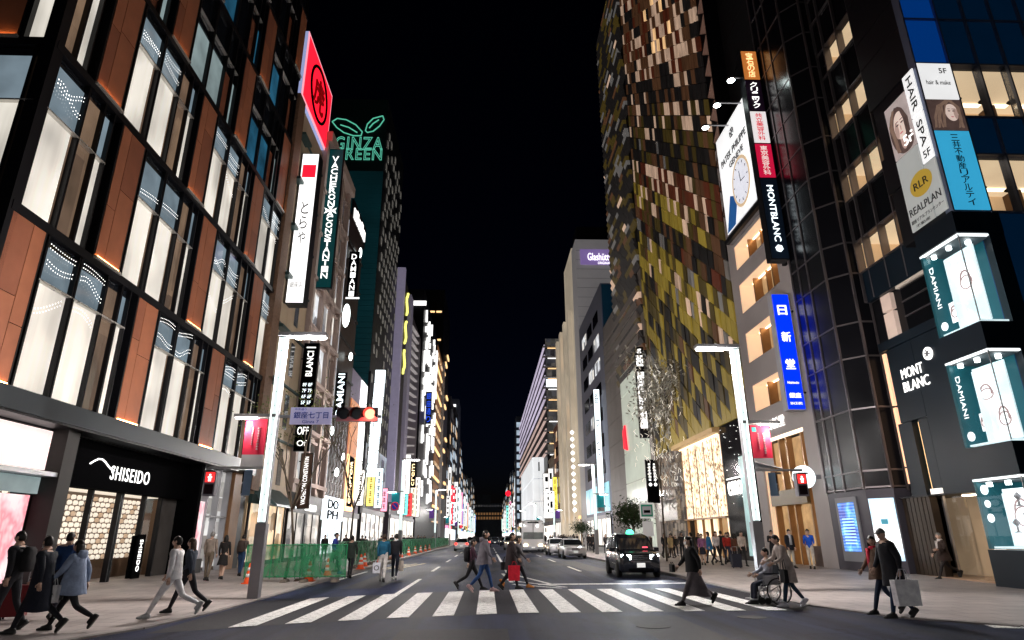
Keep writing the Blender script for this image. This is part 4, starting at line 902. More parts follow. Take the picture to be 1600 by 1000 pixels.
txt('5F', pn, M_faint, FC2.p(17.55, 18.65, .065), RX, UP, h=.24); txt('hair & make', pn, M_faint, FC2.p(17.26, 18.1, .065), RX, UP, w=.95, h=.2)
vtxt('三井不動産リアルティ', pn, M_prt, FC2.p(17.3, 14.25, .065), RX, .3, 3.0, gap=1.08)
part('gold_oval', ell(FRt, 20.35, 14.3, .62, .5, .066, 24), lit('poster_gold', (.55, .36, .05), .5), pn); txt('RLR', pn, M_prt, FRt.p(20.35, 14.3, .074), FRt.right(), UP, w=.8, h=.3)
txt('REALPLAN', pn, M_prt, FRt.p(20.4, 13.45, .066), FRt.right(), UP, w=1.75, h=.3); txt('銀座リアルプランセンター', pn, M_prt, FRt.p(20.4, 13.05, .066), FRt.right(), UP, w=1.8, h=.16); txt('不動産', pn, M_prt, FRt.p(20.7, 12.82, .066), FRt.right(), UP, w=.8, h=.12)
# ================================================================ beige watch-shop building with deep warm windows
M_beige = mat('pale_grey_stone', (.40, .36, .35), .6, 0, .08, .6, .1, 25)
M_reveal = lit('warm_reveal', (1.0, .66, .4), .75, .15, .8, base=(.6, .45, .32))  # emission stands in for lamplight on the soffits and cheeks
M_gwin = lit('gold_window', (1, .6, .28), .6, .45, 1.4, base=(.1, .06, .03), rough=.1)
M_gframe = mat('gold_bronze', (.3, .17, .08), .35, .6, .15)
wb = thing('watch_shop_building', 'pale grey stone building with four rows of deep warm-lit windows', 'building', (XR, 35, 0))
ya, yb = 31.0, 39.0
rows = [(8.75, 10.45), (11.85, 13.85), (15.15, 17.2), (18.2, 19.95)]
FRt.bx('pier', wb, M_beige, ya, 32.4, .1, 28.2, -1, 0); FRt.bx('pier', wb, M_beige, 37.9, yb, .1, 28.2, -1, 0)
zs = [7.0] + [v for r in rows for v in r] + [28.2]
for k in range(0, len(zs), 2): FRt.bx('spandrel', wb, M_beige, 32.4, 37.9, zs[k], zs[k + 1], -1.0, 0)
bx('back_wall', wb, M_black, XR + 1.1, XR + 14, ya, yb, 0, 28)
for (a, b) in rows:
    FRt.bx('window_soffit', wb, M_reveal, 32.45, 37.85, b - .06, b - .01, -.95, -.02); FRt.bx('window_cheek', wb, M_reveal, 37.82, 37.88, a + .01, b - .07, -.95, -.02)
    for i in range(4):
        u0 = 32.5 + i * 1.33; FRt.bx('window_pane', wb, M_gwin, u0 + .05, u0 + 1.22, a + .05, b - .08, -1.0, -.9)
        FRt.bx('window_mullion', wb, M_gframe, u0 - .07, u0 + .05, a + .02, b - .08, -.9, -.35 if i % 2 else -.6)
    FRt.bx('window_sill', wb, M_beige, 32.4, 37.9, a - .0, a + .04, -.95, .04)
    FRt.bx('window_light', wb, lit('window_lamp', (1, .7, .42), 8), 33, 37.4, b - .12, b - .065, -.75, -.7)
# tall glazed ground floor
FRt.bx('header_light', wb, lit('header_glow', (1, .8, .6), 2.2), 32.5, 37.8, 6.86, 6.98, -.3, -.05)
M_shelf = interior('watch_shelves', [(1, .72, .42), (.55, .33, .16), (1, .85, .6), (.35, .2, .1)], 1.2, 2.0, 2.5)
for i, (a, b, m) in enumerate(((32.5, 33.3, M_shelf), (33.4, 35.1, M_gwin), (35.2, 36.0, M_shelf), (36.1, 37.5, M_gwin), )):
    FRt.bx('shop_pane', wb, m, a, b, 4.0, 6.8, -.75, -.65); FRt.bx('shop_pane', wb, m, a, b, .2, 3.2 if m is M_gwin else 3.9, -.75, -.65)
for u in (32.45, 33.35, 35.15, 36.05, 37.55): FRt.bx('gilt_column', wb, M_gframe, u - .07, u + .07, .1, 6.85, -.7, -.3)
FRt.bx('pilaster_light', wb, M_reveal, 37.62, 37.86, .1, 6.8, -.6, -.1)
FRt.bx('door_canopy', wb, mat('olive_bronze', (.12, .09, .05), .4, .4, .1), 33.3, 37.6, 3.2, 4.0, -.7, -.1); FRt.bx('door', wb, M_gwin, 34.6, 35.9, .15, 3.1, -.66, -.6)
FRt.bx('counter', wb, mat('walnut', (.1, .05, .03), .4), 32.55, 33.5, .1, 1.1, -.6, -.15); FRt.bx('plinth', wb, M_beige, ya, yb, 0, .13, -.9, .05)
wl = thing('watch_shop_letters', 'small white glowing letters above the watch shop opening', 'sign', FRt.p(35.5, 7.4, .05))
txt('日新堂', wl, M_signw, FRt.p(35.3, 7.7, .06), FRt.right(), UP, w=2.2, h=.62)
rc = thing('round_clock_sign', 'round white glowing disc sign on bracket by the stone pier', 'sign', (15.7, 31.3, 4.2))
p = on_y(1257, 745, 31.3); part('disc', MB().tube(p, p + Vector((0, .14, 0)), .56, .56, 24), lit('disc_white', (.85, .97, 1), 1.6), rc); bx('bracket', rc, M_grey, p.x + .5, XR + .01, 31.33, 31.41, p.z - .1, p.z + .1)
bt, X0, X1, Yb, Z0, Z1 = blade('R', 'blue_vertical_sign', 'bright blue vertical sign with large white Japanese characters', 1217, 1246, 550, (1220, 459), (1245, 641), lit('sign_blue', (.0, .03, .95), 1.15), M_lgrey, th=.45, gap=.2)
cx = (X0 + X1) / 2; dz = Z1 - Z0; w = X1 - X0
for k, ch in enumerate('日新堂'): txt(ch, bt, M_signw, (cx, Yb - .05, Z1 - dz * (.15 + .235 * k)), RX, UP, w=w * .5, h=w * .55, bold=.012, name='character')
txt('Nishindo', bt, M_signw, (cx, Yb - .05, Z1 - dz * .775), RX, UP, w=w * .6, h=w * .13); txt('銀座', bt, M_signw, (cx, Yb - .05, Z1 - dz * .88), RX, UP, w=w * .62, h=w * .27, bold=.012); txt('SINCE1892', bt, M_signw, (cx, Yb - .05, Z1 - dz * .945), RX, UP, w=w * .62, h=w * .13)
# billboard over the roof
pk = thing('watch_billboard', 'white rooftop billboard showing a wristwatch with blue strap', 'billboard', (16.2, 35.5, 20))
FB = Face('R', 16.25)
M_bill = lit('billboard_white', (1, 1, 1), .95, .15, .35); FB.bx('casing', pk, M_grey, 32.6, 38.0, 20.2, 28.35, -.5, 0); FB.bx('face', pk, M_bill, 32.7, 37.9, 20.9, 28.25, .002, .04); FB.bx('ledge', pk, M_black, 32.6, 38.0, 20.2, 20.5, .0, .25)
txt('PATEK PHILIPPE', pk, M_faint, FB.p(35.3, 26.0, .06), FB.right(), UP, w=4.2, h=.5); txt('GENEVE', pk, M_faint, FB.p(35.0, 25.2, .06), FB.right(), UP, w=2.3, h=.42); txt('✠', pk, M_faint, FB.p(35.2, 27.2, .06), FB.right(), UP, h=.6)
part('strap', MB().hexa([FB.p(36.4, 20.95, .05), FB.p(37.8, 20.95, .05), FB.p(36.7, 23.2, .05), FB.p(35.6, 22.6, .05)], [FB.p(36.4, 20.95, .07), FB.p(37.8, 20.95, .07), FB.p(36.7, 23.2, .07), FB.p(35.6, 22.6, .07)]), lit('strap_blue', (.02, .1, .3), .7), pk)
part('case_print', ell(FB, 34.75, 23.2, 1.4, 1.75, .075, 28), lit('case_gold', (.75, .55, .35), .7), pk); part('dial_print', ell(FB, 34.75, 23.2, 1.2, 1.52, .082, 28), lit('dial_white', (.85, .86, .95), .75), pk)
hd = MB()
for a in range(12):
    t_ = a * math.pi / 6; hd.tube(FB.p(34.75 + .95 * math.cos(t_), 23.2 + 1.22 * math.sin(t_), .09), FB.p(34.75 + 1.1 * math.cos(t_), 23.2 + 1.4 * math.sin(t_), .09), .03, .03, 5)
hd.tube(FB.p(34.75, 23.2, .09), FB.p(34.1, 23.15, .09), .03, .02, 5); hd.tube(FB.p(34.75, 23.2, .09), FB.p(34.85, 24.0, .09), .035, .02, 5); part('hands_print', hd, M_prt, pk)
for k, (px, py) in enumerate(((1142, 124), (1120, 163), (1102, 198))):
    p = on_x(px, py, 14.6); f_ = thing('flood_lamp', 'round white floodlamp on arm over the billboard, %s from the top' % ORD[k], 'lamp', p, 'floodlamps over the billboard')
    bx('arm', f_, M_steel, p.x + .1, 16.3, p.y - .04, p.y + .04, p.z + .1, p.z + .18); bx('post', f_, M_steel, 16.3, 16.42, p.y - .05, p.y + .05, 28.0, p.z + .18) if p.z > 28 else None
    part('head', MB().lathe([(.05, .16), (.2, .1), (.27, -.05), (.27, -.08)], p, 14), M_steel, f_, True); part('bulb', MB().lathe([(.02, -.13), (.2, -.12), (.22, -.09), (.22, -.085)], p, 14), lit('flood_white', (.85, 1, .97), 30), f_)
# stacked tenant signs
bt, X0, X1, Yb, Z0, Z1 = blade('R', 'tenant_sign_stack', 'tall projecting stack of tenant signs, orange, white, red and navy panels', 1185, 1212, 270, (1170, 80), (1217, 405), None, M_black, th=.6, gap=.2)
segs_ = [(.0, .155, lit('ts_orange', (.75, .24, .05), .6), '宝石の店', M_gold), (.155, .315, mat('ts_plum', (.05, .02, .06), .5), 'クリニック', M_signw), (.315, .475, lit('ts_white', (.95, .9, .9), .8), '共立美容外科', lit('ts_redtext', (.8, 0, .03), .6)), (.475, .64, lit('ts_red', (.7, .01, .06), .7), '東京美容外科', lit('ts_cream', (.9, .8, .75), .8)), (.64, 1.0, mat('ts_navy', (.012, .025, .05), .4), None, None)]
dz = Z1 - Z0; w = X1 - X0; cx = (X0 + X1) / 2
for a, b, m, s_, m2 in segs_:
    bx('face', bt, m, X0 + .04, X1 - .04, Yb - .04, Yb - .002, Z1 - dz * b + .05, Z1 - dz * a - .05)
    if s_: vtxt(s_, bt, m2, (cx, Yb - .06, Z1 - dz * (a + b) / 2), RX, w * .42, dz * (b - a) * .84, gap=1.05)
txt('MONTBLANC', bt, M_signwc, (cx, Yb - .06, Z1 - dz * .80), (0, 0, -1), (1, 0, 0), w=dz * .25, h=w * .36); part('star', MB().tube((cx, Yb - .07, Z1 - dz * .955), (cx, Yb - .045, Z1 - dz * .955), .22, .22, 6), M_signwc, bt)
bx('sky_sign', bt, M_black, X1 - .02, X1 + .5, Yb + .7, Yb + .9, Z0, Z1 - 3)
# black slab building behind the billboard
bk = thing('dark_slab_building', 'unlit black slab building rising behind the rooftop billboard', 'building', (XR + 3, 35, 20))
bx('wall', bk, mat('near_black_wall', (.012, .014, .016), .6, 0, .2), XR + 1.2, XR + 20, 31.1, 38.9, 0, 48)  # near-black wall with slight random tone
FK = Face('R', XR + 1.2)
for k in range(5): FK.bx('floor_joint', bk, M_dark, 31.1, 38.9, 30 + k * 3.4, 30.06 + k * 3.4, 0, .03)
# ================================================================ tower of slanting coloured tiles
TX = {}
def tile_mat(name, c, base, es, rough=.45):  # every tile gets uneven emission so the cladding looks lit
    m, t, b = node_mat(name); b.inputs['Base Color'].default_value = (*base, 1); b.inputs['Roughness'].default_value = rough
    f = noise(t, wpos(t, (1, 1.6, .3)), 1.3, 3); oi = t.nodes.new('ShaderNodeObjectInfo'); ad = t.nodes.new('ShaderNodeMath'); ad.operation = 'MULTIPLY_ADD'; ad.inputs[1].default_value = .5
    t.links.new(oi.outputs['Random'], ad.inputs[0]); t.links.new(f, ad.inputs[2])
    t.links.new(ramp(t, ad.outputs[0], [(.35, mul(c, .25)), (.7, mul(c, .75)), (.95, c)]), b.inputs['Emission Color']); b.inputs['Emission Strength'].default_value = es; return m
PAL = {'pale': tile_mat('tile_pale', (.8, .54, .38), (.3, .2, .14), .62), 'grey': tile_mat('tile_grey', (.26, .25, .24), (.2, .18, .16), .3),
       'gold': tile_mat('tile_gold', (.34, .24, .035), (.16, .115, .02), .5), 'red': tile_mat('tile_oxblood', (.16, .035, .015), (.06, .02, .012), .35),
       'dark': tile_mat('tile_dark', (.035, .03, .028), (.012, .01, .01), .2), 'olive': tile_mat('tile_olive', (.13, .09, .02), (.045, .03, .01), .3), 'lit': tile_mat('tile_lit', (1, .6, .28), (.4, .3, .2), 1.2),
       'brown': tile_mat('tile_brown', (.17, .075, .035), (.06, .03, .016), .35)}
SL, TW, TH = .75, .86, 1.5
tw = thing('tile_tower', 'tall tower clad in slanting gold, brown and pale glass tiles', 'building', (XR, 50, 0))
U0, U1 = 39.1, 62.2
bx('core', tw, mat('tower_core', (.012, .012, .014), .5), XR + .1, XR + 18, U0, 77, 9.0, 74)
def tile_mesh(m, w, sl):
    k = (m.name, w, sl)
    if k not in TX:
        g_ = .05; a = [(0, g_, g_ + sl * g_), (0, w - g_, g_ + sl * (w - g_)), (0, w - g_, TH - g_ + sl * (w - g_)), (0, g_, TH - g_ + sl * g_)]
        if 'pale' in m.name or 'grey' in m.name: q_ = w * .7; a = [(0, g_, g_ + sl * g_), (0, q_, g_ + sl * q_), (0, q_, TH - g_ + sl * q_), (0, g_, TH - g_ + sl * g_)]
        TX[k] = mesh_of(MB().hexa([Vector(p) + Vector((-.05, 0, 0)) for p in a], [Vector(p) + Vector((.09, 0, 0)) for p in a]), m, name='tile')
    return TX[k]
rg = random.Random(21); tiles = []
ncol = int(round((U1 - U0) / TW))
for i in range(ncol):
    u = U0 + i * TW
    for j in range(-14, 50):
        z = 9.0 + j * TH + SL * (u - U0)
        if z < 8.95 or z > 72: continue
        b = j + i * .0; r = rg.random(); dg = (j - .4 * i) % 7      # dg: stripes crossing the rows
        if b < 1.5: c = 'dark' if r < .4 else 'gold' if r < .7 else 'olive'
        elif b < 4.2: c = 'gold' if r < .6 else 'olive' if r < .74 else 'pale' if r < .84 else 'grey'
        elif b < 6.5: c = 'dark' if r < .4 else 'brown' if r < .6 else 'olive' if r < .8 else 'grey' if r < .9 else 'red'
        elif b < 8.6: c = 'gold' if r < .4 else 'olive' if r < .6 else 'pale' if r < .78 else 'brown'
        elif b < 10.6: c = 'red' if r < .4 else 'brown' if r < .62 else 'pale' if r < .86 else 'olive'
        elif b < 12.6: c = 'dark' if r < .5 else 'brown' if r < .7 else 'grey' if r < .82 else 'olive'
        elif b < 15.2: c = 'olive' if r < .25 else 'brown' if r < .5 else 'pale' if r < .8 else 'dark'
        elif b < 17.2: c = 'dark' if r < .55 else 'brown' if r < .85 else 'pale'
        else: c = 'brown' if r < .42 else 'pale' if r < .72 else 'red' if r < .86 else 'dark'
        if dg < 1 and r < .6: c = 'dark' if b > 10 else 'brown' if r < .3 else 'dark'
        if b > 19 and 6 < i < 17 and r < .16: c = 'lit'
        tiles.append(((u - 39) * .6 + z, u, z, c))
tiles.sort()
rest = {k: MB() for k in PAL}
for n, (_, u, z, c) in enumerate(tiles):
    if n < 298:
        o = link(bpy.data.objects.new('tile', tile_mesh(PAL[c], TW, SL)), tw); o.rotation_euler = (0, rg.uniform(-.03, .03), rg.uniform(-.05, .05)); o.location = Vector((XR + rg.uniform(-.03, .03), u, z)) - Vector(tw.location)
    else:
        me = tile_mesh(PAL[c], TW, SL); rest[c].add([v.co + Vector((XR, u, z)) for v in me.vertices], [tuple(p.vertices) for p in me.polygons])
mt_ = MB(); ms = []
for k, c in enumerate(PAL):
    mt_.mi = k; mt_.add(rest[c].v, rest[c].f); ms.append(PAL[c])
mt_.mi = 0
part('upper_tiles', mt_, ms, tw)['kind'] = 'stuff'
# small wedge tiles along the lower edge
wd_ = MB()
for i in range(ncol):
    u = U0 + i * TW; j = math.ceil((8.95 - 9.0 - SL * (u - U0)) / TH); z = 9.0 + j * TH + SL * (u - U0)
    if z - 8.98 > .15: wd_.hexa([FRt.p(u + .03, 8.98, -.05), FRt.p(u + TW - .03, 8.98, -.05), FRt.p(u + TW - .03, z + SL * TW - .03, -.05), FRt.p(u + .03, z - .03, -.05)], [FRt.p(u + .03, 8.98, .07), FRt.p(u + TW - .03, 8.98, .07), FRt.p(u + TW - .03, z + SL * TW - .03, .07), FRt.p(u + .03, z - .03, .07)])
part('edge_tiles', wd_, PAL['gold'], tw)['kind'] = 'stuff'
# triangular frames on the near edge
tf = MB(); fr_ = MB(); k = 0; z = 22
while z < 60:
    a, b, c = FRt.p(37.9, z, .0), FRt.p(39.05, z + 1.0, 0), FRt.p(37.9, z + 2.0, 0)
    tf.hexa([a, a, b, c], [a + RX * .05, a + RX * .05, b + RX * .05, c + RX * .05]); fr_.path([a, b, c], .05, 4); z += 2.0
part('triangle_panels', tf, mat('triangle_panel', (.3, .2, .16), .4, 0, .2, emit=(.2, .11, .08), es=.3), tw)['kind'] = 'stuff'; part('triangle_frame', fr_, M_black, tw)['kind'] = 'stuff'
bx('edge_return', tw, M_black, XR + .06, XR + 4, 37.9, 39.08, 20, 74)
# folded far part: chevrons
fold = {c: MB() for c in ('dark', 'olive', 'pale', 'brown', 'grey')}
for j in range(63):
    z = 19.2 + j * .85; u = 62.3 + (j % 6) * .35
    while u < 77:
        L = rg.uniform(1.2, 2.6); r = rg.random(); c = 'dark' if r < .55 else 'olive' if r < .8 else 'grey' if r < .9 else 'brown' if r < .97 else 'pale'
        u1 = min(77, u + L - .05); fold[c].hexa([FRt.p(u, z, .05), FRt.p(u1, z, .05), FRt.p(u1, z + .7, .35), FRt.p(u, z + .7, .35)], [FRt.p(u, z, -.1), FRt.p(u1, z, -.1), FRt.p(u1, z + .7, -.1), FRt.p(u, z + .7, -.1)]); u += L
mf = MB(); ms = []
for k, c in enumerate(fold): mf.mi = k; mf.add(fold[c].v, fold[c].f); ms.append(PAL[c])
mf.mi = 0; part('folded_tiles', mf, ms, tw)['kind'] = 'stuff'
# street level of the tower
FRt.bx('canopy_beam', tw, mat('gilt_beam', (.4, .28, .14), .4, .5, .1, emit=(.35, .2, .08), es=.4), 44.4, 55.0, 8.6, 8.95, -.1, .5)
def gold_curtain():
    m, t, b = node_mat('gold_curtain'); w = noise(t, wpos(t, (1, 2.2, .22)), 1.6, 5, .7); t.links.new(ramp(t, w, [(.3, (.55, .34, .17)), (.45, (.95, .7, .44)), (.55, (1, .88, .66)), (.68, (1, .97, .85))]), b.inputs['Emission Color'])
    b.inputs['Emission Strength'].default_value = 1.3; b.inputs['Base Color'].default_value = (.3, .22, .15, 1); return m
M_gc = gold_curtain()
for i in range(5): FRt.bx('curtain_pane', tw, M_gc, 45.0 + i * 1.9, 46.85 + i * 1.9, 2.9, 8.55, -.4, -.25)
for i in range(6): FRt.bx('gilt_mullion', tw, M_gframe, 44.93 + i * 1.9, 44.99 + i * 1.9, .1, 8.6, -.4, -.2)
for i in range(5): FRt.bx('door_pane', tw, M_gc if i != 1 else M_gwin, 45.0 + i * 1.9, 46.85 + i * 1.9, .2, 2.8, -.9, -.8)
FRt.bx('door_head', tw, M_gframe, 44.9, 54.6, 2.8, 2.9, -.9, .02)
FRt.bx('black_shop', tw, M_dkgl, 39.95, 44.3, .1, 8.9, -.4, .0)
sp_ = MB()
for k in range(26): sp_.lathe([(.005, -.03), (.03, 0), (.005, .03)], FRt.p(rg.uniform(40.2, 44.1), rg.uniform(3.5, 8.7), .05), 6)
part('star_lights', sp_, M_signw, tw)['kind'] = 'stuff'
FRt.bx('icy_window', tw, lit('icy_window', (.5, .8, .8), .6, .6, 1.3), 40.1, 41.4, .4, 6.5, .002, .04)
el = thing('phone_shop_letters', 'white glowing lowercase lettering on black shopfront below the tile tower', 'sign', FRt.p(42, 4.5, .1))
txt('emo', el, M_signw, FRt.p(42.4, 4.6, .1), FRt.right(), UP, w=2.4, h=.9); FRt.bx('light_bar', el, M_signw, 41.0, 43.8, 5.2, 5.28, .05, .1)
FRt.bx('dark_lobby', tw, interior('metal_lobby', [(.3, .22, .15), (.05, .04, .04), (.45, .36, .28), (.1, .08, .07)], .8, 1.6, 1.8), 54.7, 62.2, .1, 8.9, -.3, -.1)
FRt.bx('lobby_fascia', tw, mat('hammered_steel', (.3, .28, .26), .3, .8, .4, 8), 55.2, 61.5, 2.9, 4.6, .0, .35)
cs = MB()
for k in range(90):
    u = 55 + rg.random() * 7; z = 3.2 + rg.random() * 9; cs.path([FRt.p(u, z, .35), FRt.p(u + rg.uniform(-.3, .3), z + .3, .5), FRt.p(u + rg.uniform(-.2, .2), z + .65, .35)], .045, 4)
part('silver_ribbons', cs, mat('silver_ribbon', (.4, .38, .35), .45, .6, .1, emit=(.5, .48, .45), es=.2), tw)['kind'] = 'stuff'
lc = MB()
for k in range(420):
    u = rg.uniform(45, 54.4); z = rg.uniform(3, 8.5); h_ = rg.uniform(.1, .22); c_ = FRt.p(u, z, -.18); lc.add([c_ + Vector((0, -.1, 0)), c_ + Vector((-.06, 0, -h_)), c_ + Vector((0, .1, 0)), c_ + Vector((-.06, 0, h_))], [(0, 1, 2, 3)])
part('gold_leaf_screen', lc, mat('gold_leaf', (.5, .33, .14), .3, .7, .3), tw)['kind'] = 'stuff'
FRt.bx('shop_downlight', tw, lit('curtain_lamp', (1, .82, .55), 2), 45, 54.4, 8.5, 8.58, -.15, .0)
# ================================================================ beige building with red logo
M_cst = mat('cream_stone', (.42, .38, .31), .6, 0, .12, .5, .1, 20); M_cst2 = mat('taupe_stone', (.25, .22, .2), .6, 0, .15, .5, .1, 20)
b4 = thing('cream_store_building', 'cream stone store front with pale glowing panels and red logo', 'building', (XR, 74, 0))
bx('wall', b4, M_cst2, XR + .05, XR + 14, 62.4, 85.8, 0, 30)
for i in range(3):
    for k in range(8): FRt.bx('stone_panel', b4, M_cst2, 76 + i * 3.2, 79.15 + i * 3.2, 1.2 + k * 2.9, 4.05 + k * 2.9, -.05, .04)
M_pgl = lit('pale_green_glass', (.74, .8, .68), .5, .25, .4, rough=.15)
for i in range(4):
    for k in range(6): FRt.bx('glow_panel', b4, M_pgl, 64.2 + i * 2.9, 67.05 + i * 2.9, .6 + k * 3.4, 3.9 + k * 3.4, -.05, .12)
for k in range(5): FRt.bx('louvre', b4, M_cst2, 64, 84, 21.5 + k * 1.3, 22.3 + k * 1.3, 0, .4)
rl = thing('red_logo', 'red glowing leaf-shaped logo on taupe stone', 'sign', on_x(978, 685, XR))
p = on_x(978, 685, XR - .1); part('logo', MB().hexa([p + Vector((0, -.9, -1.5)), p + Vector((0, .7, -1.1)), p + Vector((0, .8, .9)), p + Vector((0, -.3, 1.5))], [p + Vector((-.2, -.9, -1.5)), p + Vector((-.2, .7, -1.1)), p + Vector((-.2, .8, .9)), p + Vector((-.2, -.3, 1.5))]), M_red, rl)
def white_stack(x0, x1, ym, top, bot, label, n, head, gap=.2):
    bt, X0, X1, Yb, Z0, Z1 = blade('R', 'white_blade_sign', label, x0, x1, ym, top, bot, None, M_black, th=.4, gap=gap)
    dz = Z1 - Z0; w = X1 - X0; cx = (X0 + X1) / 2; e = w * .12
    for k in range(n): bx('light_box', bt, M_signw, X0 + e, X1 - e, Yb - .05, Yb - .002, Z0 + dz * (.1 + k * .62 / n), Z0 + dz * (.1 + (k + .94) * .62 / n))
    bx('light_box', bt, M_signw, X0 + e, X1 - e, Yb - .05, Yb - .002, Z1 - dz * .22, Z1 - dz * .1); txt(head, bt, M_signw, (cx, Yb - .05, Z1 - dz * .05), RX, UP, w=w * .5, h=dz * .05)
    return bt
white_stack(996, 1010, 615, (1000, 542), (1010, 684), 'tall black-framed blade sign of white light boxes headed by a single letter', 6, 'g')
bt, X0, X1, Yb, Z0, Z1 = blade('R', 'twin_banner_sign', 'black hanging sign with two rotated white names beside the tile tower', 1010, 1029, 750, (1018, 718), (1021, 786), M_blackp, M_black, th=.2, gap=.6)
for s_ in (.3, .72): (blocks(bt, M_signw, X0 + (X1 - X0) * s_, Yb - .03, Z0 + (Z1 - Z0) * .5, Z1 - .3, (X1 - X0) * .3, 6, int(s_ * 10)), part('ring_glyph', MB().tube((X0 + (X1 - X0) * s_, Yb - .06, Z0 + (Z1 - Z0) * .42), (X0 + (X1 - X0) * s_, Yb - .031, Z0 + (Z1 - Z0) * .42), (X1 - X0) * .13, (X1 - X0) * .13, 14), M_signw, bt))
# ================================================================ blue-grey office
M_blg = mat('blue_grey_panel', (.21, .22, .29), .55, 0, .1, .5); M_blk2 = mat('deep_blue_wall', (.012, .04, .075), .5, 0, .2, .3, emit=(.0, .02, .04), es=.25)
b5 = thing('blue_grey_office', 'blue-grey panel office with groups of dark windows', 'building', (XR, 97, 0))
bx('wall', b5, M_blg, XR + .05, XR + 3, 86.1, 108.6, 0, 37.2); bx('side_wall', b5, M_blk2, XR + 3, XR + 16, 86.15, 108.6, 0, 37.2); FS6 = Face('S', 86.1)
FS6.bx('gable', b5, M_blk2, XR + .2, XR + 16, 8, 37.0, 0, .06)
wingrid(b5, FRt, 88.5, 106, 9, 35, 3, 7, .72, .5, [M_dkgl, M_dkgl, M_dimw, M_whitew], 5)
wingrid(b5, FRt, 87, 108, 4.5, 9, 5, 1, .9, .85, [lit('teal_window', (.3, .65, .75), 1.0, .6, .7)], 6); shopfront(b5, FRt, 87, 108, 4.4, M_soft, M_dark, 6, M_lgrey)
bt, X0, X1, Yb, Z0, Z1 = blade('R', 'white_blade_sign', 'white vertical sign with bold black characters on the blue-grey office', 928, 938, 640, (930, 608), (938, 790), M_signwc, M_black, th=.4)
vtxt('銀 マンズ   ', bt, M_blackp, ((X0 + X1) / 2, Yb - .05, (Z0 + Z1) / 2), RX, (X1 - X0) * .6, (Z1 - Z0) * .95)
# ================================================================ tall white building with lilac name panel
b6 = thing('watchmaker_tower', 'tall grey-white building with lilac lit name panel near its top', 'building', (XR, 111.5, 0))
M_gw = mat('grey_white_panel', (.45, .43, .42), .55, 0, .1, .3, emit=(.36, .34, .35), es=.24)  # emission lightens the panels in place of light falling on them
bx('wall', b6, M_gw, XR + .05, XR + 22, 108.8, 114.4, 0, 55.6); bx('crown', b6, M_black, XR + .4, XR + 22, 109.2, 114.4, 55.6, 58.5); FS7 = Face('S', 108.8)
for k in range(9): FS7.bx('panel_joint', b6, M_grey, XR + .1, XR + 20, 38 + k * 1.9, 38.05 + k * 1.9, 0, .03)
pz = [on_y(906, 390, 108.7), on_y(960, 414, 108.7)]
gs = thing('lilac_name_panel', 'lilac lit panel with white script lettering high on grey-white building', 'sign', pz[0])
bx('panel', gs, lit('lilac_panel', (.36, .24, .62), .5, .2, .2), pz[0].x, pz[1].x + 2.5, 108.5, 108.72, pz[1].z, pz[0].z)
c = on_y(937, 401, 108.4); txt('Glashütte', gs, M_signw, c, RX, UP, w=4.6, h=1.5); txt('ORIGINAL', gs, M_signw, c + Vector((.8, 0, -1.3)), RX, UP, w=2.4, h=.5)
# ================================================================ cream tower, rose block, slatted complex, white podium
b7 = thing('cream_lit_tower', 'cream stone tower with a warm glow put into its colour, bulb-lined shopfront', 'building', (XR, 127, 0))
M_yel = mat('glowing_limestone', (.52, .46, .37), .6, 0, .12, .3, emit=(.62, .52, .39), es=.55, evar=.5, escale=.12)  # warm wash of light is emission in the stone itself
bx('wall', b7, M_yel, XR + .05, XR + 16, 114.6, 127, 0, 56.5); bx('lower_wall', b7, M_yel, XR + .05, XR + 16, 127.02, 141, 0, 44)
for i in range(4): FRt.bx('pier', b7, M_yel, 117 + i * 7, 119.2 + i * 7, 0, 44, 0, .8)
wingrid(b7, FRt, 119.5, 139.5, 8, 43, 3, 9, .35, .7, [M_dimw, M_dkgl, M_warmw], 8); shopfront(b7, FRt, 115.5, 140, 5, M_soft, M_gframe, 5, M_gold)
bl = MB()
for k in range(12): bl.lathe([(.03, -.42), (.32, -.18), (.4, 0), (.32, .18), (.03, .42)], FRt.p(116.2, 6 + k * 1.25, .9), 10)
bls = thing('bulb_column_sign', 'vertical column of round white bulbs on the cream tower', 'sign', FRt.p(116.2, 6)); part('bulbs', bl, M_signw, bls, True)
b8 = thing('rose_block', 'low rose brown block with yellow vertical sign', 'building', (XR, 149, 0))
bx('wall', b8, mat('rose_brick', (.3, .15, .11), .6, 0, .15, 1), XR + .05, XR + 14, 141.2, 158, 0, 27); wingrid(b8, FRt, 142, 157, 8, 26, 4, 5, .6, .6, [M_dimw, M_warmw, M_dkgl], 9); shopfront(b8, FRt, 142, 157, 5, M_soft, M_dark, 4)
bt, X0, X1, Yb, Z0, Z1 = blade('R', 'yellow_blade_sign', 'yellow vertical sign with dark characters beside the white podium', 864, 871, 770, (867, 745), (869, 800), lit('sign_yellow', (1, .82, .12), 1.3), M_black, th=.4)
vtxt('銀座中央店', bt, M_blackp, ((X0 + X1) / 2, Yb - .05, (Z0 + Z1) / 2), RX, (X1 - X0) * .5, (Z1 - Z0) * .9)
b9 = thing('slatted_complex', 'long tower with slanting lilac-lit floor fins', 'building', (XR, 240, 0))
bx('wall', b9, M_black, XR + .3, XR + 40, 178, 330, 0, 56.5); FS8 = Face('S', 178)
M_fin = lit('lilac_fin', (.66, .58, .76), 1.0, .45, .06); M_finp = lit('rose_fin', (.7, .5, .45), .85, .4, .06)
